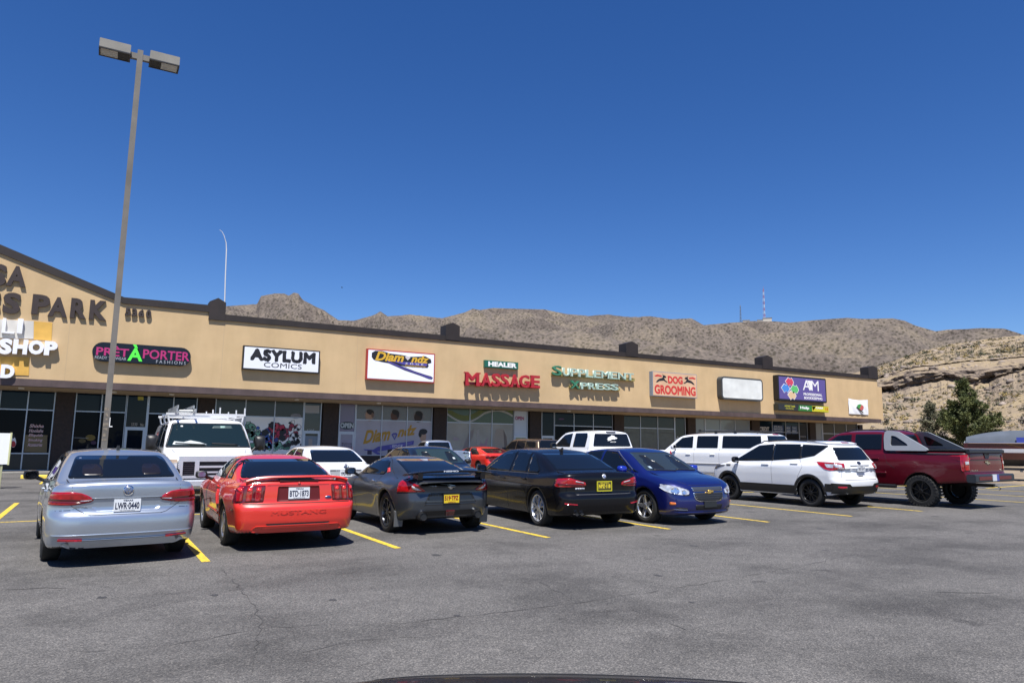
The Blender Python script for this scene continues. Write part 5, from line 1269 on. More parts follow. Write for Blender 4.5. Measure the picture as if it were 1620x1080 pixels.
# ---------------------------------------------------------------- dark grey sports car
def grey_sports():
    S = dict(W=.922, wb=2.55, Rt=.350, Rim=.250, Rw=.392, track=.905,
        WZ=[(.1, .80), (.22, .84), (.32, .86), (.5, .89), (.66, .915), (.75, .92), (.84, .89), (.94, .82), (1.05, .72)],
        WX=[(-2.2, .90), (-1.75, .985), (-1.2, 1.02), (-.5, .965), (.3, .965), (1.2, .985), (1.7, .96), (2.2, .85)],
        TL=[(-2.3, .93), (-2.0, .955), (-1.75, .96), (-1.2, .96), (-.5, .93), (.7, .92), (.9, .92), (1.6, .80), (2.0, .68), (2.25, .58)], tls=.06,
        XR=[(.1, -1.80), (.2, -1.90), (.28, -1.99), (.42, -2.06), (.56, -2.085), (.64, -2.07), (.70, -2.055), (.80, -2.06), (.90, -2.08), (.95, -2.075), (1.05, -2.0)],
        XF=[(.1, 1.95), (.28, 2.1), (.5, 2.14), (.7, 2.05)], br=(.06, .25), bf=(.22, .25),
        ZB=[(-2.1, .28), (-1.5, .21), (1.6, .18), (2.2, .2)], ws=((.86, .93), (.18, 1.265), .17), rw=((-1.80, .965), (-.55, 1.29), .13), TR=[(-1.5, 1.22), (-.9, 1.27), (-.3, 1.312), (.1, 1.31), (.5, 1.26)],
        WC=[(.7, .87), (.92, .80), (1.12, .69), (1.3, .54)], WCX=[(-1.9, .78), (-1.2, .90), (-.4, .985), (.2, 1.0), (.9, .97)], kc=.09, flare=.02, rflare=.05, krs=.20, kt=.10, kj=.10)
    P_ = mat('gunmetal_paint', (.062, .070, .083), .32, .6, .03, 1.3, coat=.55, spec=.35)
    c = Car(S, (5.47, 13.72), R(-.2), 'dark grey two-seat sports car with a raised black wing', 'car', P_, FRONT_ROW)
    c.patch('rear_window', [(-.60, .985), (.60, .985), (.58, 1.06), (.52, 1.19), (.455, 1.25), (-.455, 1.25), (-.52, 1.19), (-.58, 1.06)], 'B', GLASS, .003, .02, .05, False, None, .06)
    c.patch('windshield', [(-.66, .95), (.66, .95), (.52, 1.25), (-.52, 1.25)], 'F', GLASS, .003, .02, .06, False, None, .06)
    side_glass(c, [[(.52, .955), (.05, 1.215), (-.42, 1.24), (-.62, 1.20), (-.80, 1.09), (-.70, .97)]])
    c.patch('sticker', [(-.80, 1.0), (-.72, 1.08), (-.80, 1.10), (-.90, 1.03)], 'L', flat((.55, .05, .05), .5), .006, .01, .04)
    c.line([(-.40, 1.28), (-.70, 1.19), (-1.05, 1.02), (-1.45, .93)], 'L', both=True)
    L1 = [(.93, .97), (.80, .94), (.66, .86), (.50, .765), (.47, .735), (.60, .725), (.93, .72), (.86, .80), (.93, .86)]
    c.patch('taillight', L1, 'B', REDLENS, .012, .02, .03, True, None, .012)
    c.patch('reversing_light', [(.70, .835), (.58, .772), (.53, .752), (.64, .758), (.70, .79)], 'B', CLEARL, .016, .01, .03, True)
    c.patch('deck_panel', [(-.64, .895), (.64, .895), (.62, .985), (-.62, .985)], 'B', flat((.012, .013, .02), .2), .0025, .01, .05, False, None, .03)
    c.line([(-.62, .875), (.62, .875)], 'B', .012); 
    for sg in (1, -1): c.line([(sg*.62, .875), (sg*.56, .76), (sg*.50, .72)], 'B')
    c.patch('plate_recess', [(-.40, .685), (.40, .685), (.50, .51), (-.50, .51)], 'B', flat((.035, .041, .048), .3, .6), .0015, .02, .05, False, None, .04)
    c.line([(-.40, .69), (-.50, .505)], 'B', .012); c.line([(.40, .69), (.50, .505)], 'B', .012); c.line([(-.38, .695), (.38, .695)], 'B', .012); c.line([(-.50, .50), (.50, .50)], 'B', .010)
    c.plate(.525, .68, [('519·TPZ', .06, .94, .28, .82, .05), ('ZAPATA', .28, .76, .02, .17, .02)], PLY, flat((.20, .02, .01), .5), .30, frame=GAP)
    c.disc('badge', 'B', 0, .80, .055, CHROME, .01, squash=.8); c.patch('badge', [(-.075, .79), (.075, .79), (.075, .81), (-.075, .81)], 'B', CHROME, .014, .01, .05)
    c.text('370Z', 'B', .42, .30, .80, .825, CHROME, .006)
    c.patch('rear_diffuser', [(-.55, .40), (.55, .40), (.62, .30), (.5, .25), (-.5, .25), (-.62, .30)], 'B', BLACK, .004, .01, .05, False, None, .03)
    c.patch('fog_light', [(-.085, .40), (.085, .40), (.075, .31), (-.075, .31)], 'B', REDDEEP, .02, .02, .04, False, None, .015)
    for y in (.52, -.52): c.exhaust(y, .315, .068, -2.10, flat((.45, .45, .46), .3, 1.0))
    for sg in (1, -1):
        fl = MB(); fl.prism([(-1.66, .40), (-1.645, .13), (-1.66, .125), (-1.70, .38)], 'Y', sg*.83-.10, sg*.83+.055); fl.build('mud_flap', flat((.11, .115, .12), .5), c.root)
    # wing
    wg = MB(); ys = np.linspace(-.80, .80, 27); vs, fs = [], []
    for y in ys:
        t = abs(y)/.80; z = 1.075-.045*t**3-.01*t; xo = -2.12+.10*t**2
        vs += [(xo-.06, y, z+.01), (xo-.02, y, z+.022), (xo+.14, y, z+.012), (xo+.26, y, z-.025), (xo+.12, y, z-.03), (xo-.04, y, z-.012)]
    for i in range(26):
        for k in range(6): fs.append((i*6+k, i*6+(k+1) % 6, (i+1)*6+(k+1) % 6, (i+1)*6+k))
    fs += [tuple(range(6))[::-1], tuple(range(156, 162))]
    wg.add(vs, [f[::-1] for f in fs])
    for sg in (1, -1): wg.prism([(-2.10, .93), (-1.88, .95), (-1.90, 1.05), (-2.12, 1.06)], 'Y', sg*.60-.045, sg*.60+.045)
    wo_ = wg.build('rear_wing', flat((.010, .010, .012), .22), c.root, 40)
    lettering('lettering', 'NISMO', -.14, .14, 1.062, 1.088, 0, .003, flat((.6, .62, .66), .4), wo_, bold=.04, frame=Matrix(((0, 1, 0, -2.188), (-1, 0, 0, .06), (0, 0, 1, -.002), (0, 0, 0, 1))))
    c.line([(.60, .93), (.62, .6), (.55, .26)], 'L', both=True); c.line([(-.66, .95), (-.72, .60), (-.62, .26)], 'L', both=True)
    c.patch('fender_vent', [(.68, .62), (.88, .60), (.86, .57), (.68, .585)], 'L', CHROME, .008, .01, .04, True)
    c.handle(-.48, .85, CHROME, w_=.16)
    c.mirror(.55, .99, 1.0, BLACK, sx=.13, sy=.22, sz=.14)
    c.patch('headlight', [(.84, .74), (.60, .70), (.52, .58), (.62, .56), (.80, .62)], 'F', CLEARL, .006, .02, .05, True, None, .03)
    c.wheels(rim_style(9, .045, flat((.08, .085, .095), .25, .8, nm='dark_alloy'), dish=.02, barrel=SILV), .245)
grey_sports()

# ---------------------------------------------------------------- black saloon
def black_saloon():
    S = dict(W=.930, wb=2.968, Rt=.340, Rim=.256, Rw=.378, track=.90,
        WZ=[(.1, .82), (.2, .86), (.32, .895), (.5, .915), (.66, .928), (.76, .930), (.80, .920), (.92, .885), (1.05, .83)],
        WX=[(-2.6, .94), (-2.0, .98), (-1.0, 1), (1.0, 1), (1.9, .97), (2.5, .88)],
        TL=[(-2.6, 1.01), (-2.35, 1.045), (-1.9, 1.03), (-1.3, .98), (1.0, .96), (1.3, .97), (1.9, .88), (2.3, .78), (2.5, .68)], tls=.05,
        XR=[(.1, -2.30), (.22, -2.40), (.32, -2.46), (.45, -2.50), (.58, -2.50), (.62, -2.48), (.66, -2.455), (.80, -2.455), (.90, -2.465), (.98, -2.455), (1.06, -2.40)],
        XF=[(.1, 2.18), (.3, 2.32), (.55, 2.36), (.75, 2.32), (.9, 2.2)], br=(.05, .18), bf=(.14, .18),
        ZB=[(-2.5, .27), (-1.8, .21), (1.9, .2), (2.5, .22)], ws=((1.42, .97), (.62, 1.405), .16), rw=((-1.95, 1.03), (-1.02, 1.40), .13), TR=[(-1.6, 1.39), (-1.0, 1.425), (-.2, 1.465), (.3, 1.46), (.9, 1.40)],
        WC=[(.7, .90), (.95, .865), (1.2, .745), (1.46, .60)], WCX=[(-2.0, .90), (-1.0, .98), (0, 1.0), (1.4, .96)], kc=.09, flare=.018, rflare=.025, krs=.15, kt=.06, kj=.05)
    P_ = mat('black_paint', (.0045, .0045, .006), .25, 0, .05, 1.2, coat=.35, spec=.2)
    c = Car(S, (8.45, 13.45), R(3.6), 'black four-door saloon with silver double-spoke wheels and a yellow plate', 'car', P_, FRONT_ROW)
    c.patch('rear_window', [(-.67, 1.055), (.67, 1.055), (.63, 1.14), (.56, 1.34), (.52, 1.36), (-.52, 1.36), (-.56, 1.34), (-.63, 1.14)], 'B', GLASS, .003, .02, .05, False, None, .05)
    c.patch('windshield', [(-.68, .99), (.68, .99), (.55, 1.38), (-.55, 1.38)], 'F', GLASS, .003, .02, .06, False, None, .06)
    side_glass(c, [[(1.04, .99), (.32, 1.355), (-.16, 1.39), (-.18, .985)], [(-.26, .985), (-.24, 1.39), (-.80, 1.37), (-.92, .99)], [(-.98, .99), (-.87, 1.355), (-1.10, 1.27), (-1.40, 1.05), (-1.36, .995)]])
    c.patch('window_trim', strip2([(1.1, .972), (-1.40, .975)], .018), 'L', flat((.05, .05, .055), .2), .006, .01, .06, True)
    c.patch('taillight', [(.90, .915), (.70, .935), (.60, .905), (.40, .85), (.385, .79), (.50, .775), (.88, .765), (.92, .83)], 'B', REDLENS, .010, .02, .03, True, None, .025)
    c.patch('taillight_bar', [(.86, .84), (.42, .815), (.42, .80), (.86, .80)], 'B', REDDEEP, .014, .01, .04, True)
    c.patch('reversing_light', [(.60, .885), (.44, .852), (.44, .838), (.60, .862)], 'B', CLEARL, .014, .01, .04, True)
    for sg in (1, -1): c.line([(sg*.68, 1.04), (sg*.63, .95), (sg*.62, .77), (sg*.60, .655), (sg*.5, .64)], 'B')
    c.line([(-.52, .64), (.52, .64)], 'B', .012)
    c.patch('chrome_strip', [(-.60, .628), (.60, .628), (.60, .636), (-.60, .636)], 'B', flat((.3, .3, .31), .3, .8), .008, .01, .05)
    c.patch('reflector', [(.80, .47), (.58, .45), (.58, .475), (.80, .50)], 'B', REDLENS, .006, .02, .04, True, None, .01)
    c.plate(.70, .86, [('NEW MEXICO', .18, .82, .80, .94, .02), ('NPZ·118', .07, .93, .26, .74, .05)], flat((.05, .045, .012), .4), flat((.62, .50, .03), .4), .30, frame=flat((.50, .46, .02), .4))
    c.disc('badge', 'B', 0, .955, .042, flat((.55, .56, .58), .3, .5), .010); c.patch('badge', [(0, .955), (.028, .955), (.02, .975), (0, .983)], 'B', flat((.05, .12, .4), .3), .013, .01, .05); c.patch('badge', [(0, .955), (-.028, .955), (-.02, .935), (0, .927)], 'B', flat((.05, .12, .4), .3), .013, .01, .05)
    c.patch('sticker', [(.60, .755), (.42, .755), (.42, .725), (.60, .725)], 'B', flat((.55, .58, .62), .5), .005, .01, .05); c.text('535i', 'B', .58, .44, .732, .75, INKB, .008)
    for y in (.60, .49): c.exhaust(y, .30, .038, -2.475)
    c.line([(1.06, .96), (1.02, .6), (.98, .26)], 'L', both=True); c.line([(-.22, .97), (-.24, .26)], 'L', both=True); c.line([(-1.0, .98), (-1.15, .8), (-1.05, .5), (-.98, .28)], 'L', both=True)
    c.handle(.0, .85, c.paint); c.handle(-.95, .87, c.paint)
    c.mirror(.86, 1.03, 1.02, c.paint, sx=.13, sy=.22, sz=.15)
    c.patch('headlight', [(.84, .74), (.45, .70), (.42, .62), (.80, .60)], 'F', CLEARL, .006, .02, .05, True, None, .03)
    c.wheels(rim_style(5, .05, flat((.62, .63, .65), .25, .8), double=True, barrel=DARKIN, dish=.015, taper=.9)); c.aerial(-.85)
black_saloon()

# ---------------------------------------------------------------- blue sedan, nose towards the lane
def blue_sedan():
    S = dict(W=.895, wb=2.685, Rt=.332, Rim=.242, Rw=.370, track=.872,
        WZ=[(.1, .79), (.2, .83), (.30, .862), (.45, .88), (.62, .893), (.72, .895), (.82, .872), (.95, .845), (1.05, .80)],
        WX=[(-2.4, .92), (-1.8, .975), (-1.0, 1), (1.0, 1), (1.6, .985), (2.0, .94), (2.35, .88)],
        TL=[(-2.4, 1.0), (-2.2, 1.04), (-1.7, 1.03), (-1.2, .98), (.8, .98), (1.15, 1.0), (1.5, .965), (1.9, .885), (2.15, .80), (2.3, .72)], tls=.05,
        XR=[(.1, -2.1), (.25, -2.2), (.45, -2.27), (.65, -2.26), (.9, -2.24), (1.05, -2.18)],
        XF=[(.1, 2.09), (.20, 2.19), (.30, 2.255), (.42, 2.275), (.52, 2.27), (.60, 2.255), (.72, 2.235), (.80, 2.19), (.9, 2.05)], br=(.05, .16), bf=(.16, .19),
        ZB=[(-2.3, .26), (-1.7, .20), (1.7, .19), (2.3, .20)], ws=((1.36, .99), (.50, 1.42), .17), rw=((-1.80, 1.02), (-1.0, 1.40), .13), TR=[(-1.6, 1.40), (-1.0, 1.44), (-.2, 1.478), (.3, 1.47), (.9, 1.42)],
        WC=[(.7, .88), (.97, .85), (1.2, .74), (1.46, .61)], WCX=[(-1.9, .91), (-1.0, .98), (0, 1.0), (1.35, .96)], kc=.09, flare=.022, krs=.15, kt=.10, kj=.045)
    P_ = mat('royal_blue_paint', (.006, .011, .110), .30, .35, .05, 1.3, coat=1.0)
    c = Car(S, (10.52, 12.85), R(179.2), 'royal blue sedan nosed out towards the lane', 'car', P_, FRONT_ROW)
    WSG = mat('clear_windshield', (.022, .030, .034), .03, spec=.6)
    ws_ = c.patch('windshield', [(-.69, 1.02), (.69, 1.02), (.66, 1.12), (.55, 1.38), (-.55, 1.38), (-.66, 1.12)], 'F', WSG, .003, .02, .05, False, None, .05)
    for y in (.36, -.36):
        c.patch('seat_silhouette', rnd([(y-.17, 1.04), (y+.17, 1.04), (y+.15, 1.20), (y+.09, 1.22), (y+.09, 1.32), (y-.09, 1.32), (y-.09, 1.22), (y-.15, 1.20)], .05), 'F', flat((.008, .009, .010), .3), .0036, .01, .05, False, ws_)
    c.patch('rear_window', [(-.65, 1.05), (.65, 1.05), (.54, 1.36), (-.54, 1.36)], 'B', GLASS, .003, .02, .06, False, None, .06)
    side_glass(c, [[(.90, 1.01), (.24, 1.38), (-.16, 1.405), (-.18, .995)], [(-.26, .995), (-.24, 1.405), (-.78, 1.38), (-1.06, 1.06), (-1.05, 1.0)], [(1.12, .985), (.96, 1.0), (.90, 1.06)]])
    c.patch('pillar_trim', strip2([(.98, 1.0), (.24, 1.405), (-.18, 1.43)], .014), 'L', flat((.35, .36, .40), .3, .8), .004, .01, .05, True)
    # headlights sweep back along the wing
    HL = [(.885, .785), (.80, .775), (.62, .725), (.48, .675), (.475, .61), (.56, .585), (.74, .60), (.84, .655)]
    c.patch('headlight', HL, 'F', CLEARL, .008, .02, .03, True, None, .03)
    for a, b, r_ in ((.72, .665, .06), (.58, .635, .045)):
        for sg in (1, -1): c.disc('lamp_bulb', 'F', sg*a, b, r_, flat((.85, .86, .88), .05, .9), .014)
    c.patch('headlight_surround', [(.60, .585), (.475, .60), (.47, .585), (.58, .57)], 'F', GAP, .010, .01, .03, True)
    c.patch('indicator', rnd([(.80, .40), (.73, .40), (.73, .445), (.80, .455)], .015), 'F', AMBER, .008, .02, .03, True)
    c.patch('grille', rnd([(-.42, .735), (.42, .735), (.39, .655), (-.39, .655)], .02), 'F', CHROME, .010, .02, .03); c.patch('grille_mesh', rnd([(-.40, .726), (.40, .726), (.375, .664), (-.375, .664)], .02), 'F', flat((.10, .11, .13), .3, .6), .013, .02, .03)
    c.patch('grille', rnd([(-.40, .635), (.40, .635), (.37, .50), (.26, .455), (-.26, .455), (-.37, .50)], .04), 'F', CHROME, .010, .02, .03); c.patch('grille_mesh', rnd([(-.385, .625), (.385, .625), (.355, .51), (.25, .468), (-.25, .468), (-.355, .51)], .04), 'F', flat((.014, .015, .018), .5), .013, .02, .03)
    for k in range(3): c.patch('grille_bar', strip2([(-.37+.01*k, .60-.038*k), (.37-.01*k, .60-.038*k)], .008), 'F', flat((.04, .042, .05), .4), .016, .01, .05)
    GO = flat((.62, .40, .10), .3, .7)
    c.patch('badge', [(-.10, .625), (-.035, .625), (-.035, .605), (-.10, .605)][::1] if False else [(-.11, .632), (-.035, .632), (-.03, .618), (-.03, .672), (.04, .672), (.04, .655), (.115, .655), (.10, .618), (.04, .618), (.035, .60), (-.04, .60), (-.04, .615), (-.12, .615)], 'F', GO, .020, .02, .03)
    c.plate(.345, .455, [], flat((.018, .02, .022), .4), INK, .32, 0, 'F', .02)
    c.patch('lower_intake', rnd([(-.36, .40), (.36, .40), (.34, .30), (-.34, .30)], .03), 'F', GAP, .002, .01, .04)
    c.patch('bumper_vent', rnd([(.74, .36), (.52, .34), (.52, .285), (.70, .295)], .015), 'F', GAP, .003, .01, .04, True); c.patch('chrome_strip', strip2([(.76, .318), (.52, .306)], .012), 'F', CHROME, .012, .01, .05, True)
    c.patch('bumper_lip', [(-.74, .27), (.74, .27), (.66, .225), (-.66, .225)], 'F', c.paint, .014, .02, .05, False, None, .02)
    c.line([(.66, 1.0), (.60, .87), (.46, .77)], 'F', both=True); c.line([(-.44, .765), (.44, .765)], 'F')
    c.line([(1.0, .98), (.96, .5), (.90, .26)], 'L', both=True); c.line([(-.22, .98), (-.23, .26)], 'L', both=True)
    c.handle(.0, .88, CHROME); c.handle(-.98, .90, CHROME)
    c.mirror(.84, 1.0, 1.04, mat('blue_mirror_paint', (.012, .03, .32), .25, .2, .05, 2, coat=1.0), sx=.13, sy=.22, sz=.15)
    for y0, y1 in ((.62, .08), (.02, -.5)): c.patch('wiper', strip2([(y0, 1.015), (y1, 1.035)], .016), 'F', BLACK, .012, .012, .06)
    c.patch('inspection_sticker', [(-.55, 1.06), (-.49, 1.06), (-.49, 1.10), (-.55, 1.10)], 'F', flat((.3, .4, .5), .5), .006, .01, .04)
    c.wheels(rim_style(5, .105, flat((.60, .60, .60), .22, .85), dish=.0, taper=.6))
blue_sedan()

# ---------------------------------------------------------------- white crossover
def white_crossover():
    S = dict(W=.919, wb=2.69, Rt=.352, Rim=.240, Rw=.395, track=.895,
        WZ=[(.15, .82), (.28, .86), (.42, .895), (.6, .91), (.8, .919), (.92, .915), (1.0, .905), (1.1, .88), (1.2, .83)],
        WX=[(-2.4, .95), (-1.9, .98), (-1.0, 1), (1.0, 1), (1.6, .975), (2.3, .88)],
        TL=[(-2.4, 1.17), (-2.2, 1.18), (-1.2, 1.13), (.7, 1.08), (1.1, 1.12), (1.5, 1.08), (1.9, 1.0), (2.2, .86)], tls=.06,
        XR=[(.15, -2.02), (.28, -2.10), (.40, -2.19), (.56, -2.235), (.66, -2.24), (.71, -2.225), (.74, -2.195), (.86, -2.18), (1.0, -2.165), (1.12, -2.14), (1.2, -2.10)],
        XF=[(.15, 2.05), (.35, 2.18), (.6, 2.23), (.85, 2.2), (1.0, 2.05)], br=(.05, .15), bf=(.18, .2),
        ZB=[(-2.2, .36), (-1.7, .27), (1.7, .25), (2.2, .28)], ws=((1.48, 1.07), (.52, 1.60), .15), rw=((-2.13, 1.12), (-1.80, 1.60), .12), TR=[(-2.0, 1.585), (-1.6, 1.62), (-.6, 1.672), (.1, 1.675), (.8, 1.60)],
        WC=[(.9, .90), (1.1, .875), (1.35, .775), (1.65, .655)], WCX=[(-2.1, .90), (-1.4, .965), (0, 1.0), (1.4, .95)], kc=.08, flare=.02, rflare=.03, krs=.13, kt=.07, kj=.05)
    P_ = mat('white_paint', (.74, .75, .77), .35, 0, .02, 1.2, coat=1.0)
    c = Car(S, (16.83, 13.87), R(-.9), 'white compact crossover with black wheels and black lower cladding', 'car', P_, FRONT_ROW)
    c.patch('rear_window', [(-.66, 1.175), (.66, 1.175), (.63, 1.26), (.575, 1.50), (-.575, 1.50), (-.63, 1.26)], 'B', GLASS, .004, .02, .05, False, None, .06)
    c.patch('windshield', [(-.69, 1.10), (.69, 1.10), (.58, 1.56), (-.58, 1.56)], 'F', GLASS, .003, .02, .06, False, None, .06)
    side_glass(c, [[(1.16, 1.10), (.36, 1.535), (-.14, 1.575), (-.16, 1.135)], [(-.21, 1.14), (-.19, 1.578), (-.98, 1.575), (-1.02, 1.20)], [(-1.07, 1.21), (-1.04, 1.57), (-1.72, 1.545), (-1.78, 1.52), (-1.45, 1.28)]])
    c.patch('pillar_cover', [(-.15, 1.13), (-.15, 1.58), (-.215, 1.58), (-.215, 1.13)], 'L', BLACK, .002, .01, .06, True); c.patch('pillar_cover', [(-1.0, 1.19), (-.965, 1.58), (-1.06, 1.575), (-1.08, 1.2)], 'L', BLACK, .002, .01, .06, True)
    c.patch('tailgate_spoiler', [(-.60, 1.555), (.60, 1.555), (.58, 1.61), (-.58, 1.61)], 'B', c.paint, .05, .06, .06, False, None, .02)
    c.patch('brake_light', [(-.14, 1.565), (.14, 1.565), (.14, 1.585), (-.14, 1.585)], 'B', REDLENS, .056, .02, .05)
    # tail lamps wrap to the side
    c.patch('taillight', [(-2.03, 1.12), (-1.55, 1.135), (-1.60, 1.085), (-1.82, .96), (-1.95, .93), (-2.04, .935)], 'L', REDLENS, .010, .02, .04, True, None, .02)
    c.patch('taillight', [(.84, 1.125), (.56, 1.10), (.60, .95), (.84, .935)], 'B', REDLENS, .010, .02, .04, True, None, .02)
    c.patch('reversing_light', [(-2.02, 1.085), (-1.80, 1.09), (-1.88, 1.0), (-2.02, .995)], 'L', CLEARL, .014, .01, .04, True); c.patch('reversing_light', [(.82, 1.085), (.66, 1.07), (.68, 1.0), (.82, 1.0)], 'B', CLEARL, .014, .01, .04, True)
    for sg in (1, -1): c.line([(sg*.72, 1.17), (sg*.70, 1.12), (sg*.66, .93), (sg*.70, .75), (sg*.62, .70)], 'B')
    c.line([(-.63, .70), (.63, .70)], 'B', .012)
    c.patch('plate_recess', rnd([(-.48, 1.065), (.48, 1.065), (.38, .90), (-.38, .90)], .05), 'B', c.paint, -.001, .02, .05)
    c.patch('tailgate_strip', [(-.40, 1.055), (.40, 1.055), (.36, 1.03), (-.36, 1.03)], 'B', flat((.12, .125, .13), .3), .010, .02, .05)
    c.plate(.905, 1.035, [('TEXAS', .33, .70, .82, .96, .03), ('GRX·2417', .05, .95, .2, .74, .03)], PLW, INKB)
    c.disc('badge', 'B', 0, 1.11, .075, flat((.015, .02, .04), .3), .012, squash=.5)
    c.text('ESCAPE', 'B', .56, .36, .885, .91, flat((.25, .25, .26), .3), .006); c.text('SE', 'B', -.44, -.54, .885, .91, flat((.25, .25, .26), .3), .006)
    c.patch('tailgate_handle', [(-.10, .805), (.10, .805), (.08, .785), (-.08, .785)], 'B', BLACK, .006, .01, .05)
    # black cladding
    c.patch('lower_cladding', rnd([(-.92, .52), (.92, .52), (.92, .30), (-.92, .30)], .03), 'L', BLACK, .012, .03, .05, True)
    for xx in (S['wb']/2, -S['wb']/2):
        arc = [(xx+.475*math.cos(R(a)), S['Rt']+.475*math.sin(R(a))) for a in range(-12, 193, 9)]; arc2 = [(xx+.402*math.cos(R(a)), S['Rt']+.402*math.sin(R(a))) for a in range(192, -13, -9)]
        c.patch('wheel_arch_trim', arc+arc2, 'L', BLACK, .010, .03, .05, True)
    c.patch('rear_bumper_trim', [(-.90, .62), (-.50, .60), (-.42, .54), (.42, .54), (.50, .60), (.90, .62), (.90, .36), (-.90, .36)], 'B', BLACK, .010, .02, .05, False, None, .02)
    c.patch('bumper_cladding', [(-2.02, .60), (-1.80, .60), (-1.78, .40), (-1.98, .40)], 'L', BLACK, .010, .02, .05, True)
    c.patch('reflector', rnd([(.82, .545), (.58, .54), (.58, .485), (.80, .49)], .015), 'B', REDLENS, .014, .02, .04, True)
    for y in (.55, -.55): c.exhaust(y, .38, .032, -2.17)
    c.line([(1.14, 1.08), (1.06, .8), (1.02, .53)], 'L', both=True); c.line([(-.18, 1.13), (-.19, .53)], 'L', both=True); c.line([(-1.04, 1.18), (-1.16, 1.0), (-1.02, .75), (-.94, .53)], 'L', both=True)
    c.handle(.02, 1.03, c.paint, w_=.24); c.handle(-.90, 1.07, c.paint, w_=.24)
    c.patch('fender_vent', rnd([(1.42, 1.0), (1.24, 1.0), (1.26, .965), (1.40, .965)], .012), 'L', BLACK, .010, .01, .04, True)
    c.mirror(.98, 1.02, 1.14, BLACK, sx=.14, sy=.22, sz=.17)
    for sg in (1, -1):
        r_ = MB(); zz = [c.at('T', x, sg*.56)[2] for x in (-1.5, -1.3, -.4, .3, .45)]
        r_.tube([(-1.5, sg*.56, zz[0]), (-1.3, sg*.56, zz[1]+.045), (-.4, sg*.56, zz[2]+.05), (.3, sg*.56, zz[3]+.045), (.45, sg*.56, zz[4])], .016, 8); r_.build('roof_rail', BLACK, c.root, 60)
    c.patch('headlight', [(.90, .98), (.60, .90), (.55, .82), (.86, .84)], 'F', flat((.06, .06, .07), .05), .010, .02, .04, True, None, .03); c.patch('headlight', [(2.0, .97), (1.70, 1.01), (1.66, .95), (1.95, .84)], 'L', flat((.06, .06, .07), .05), .010, .02, .04, True, None, .02)
    c.wheels(rim_style(10, .035, DKRIM, dish=.01))
    c.aerial(-1.45)
white_crossover()

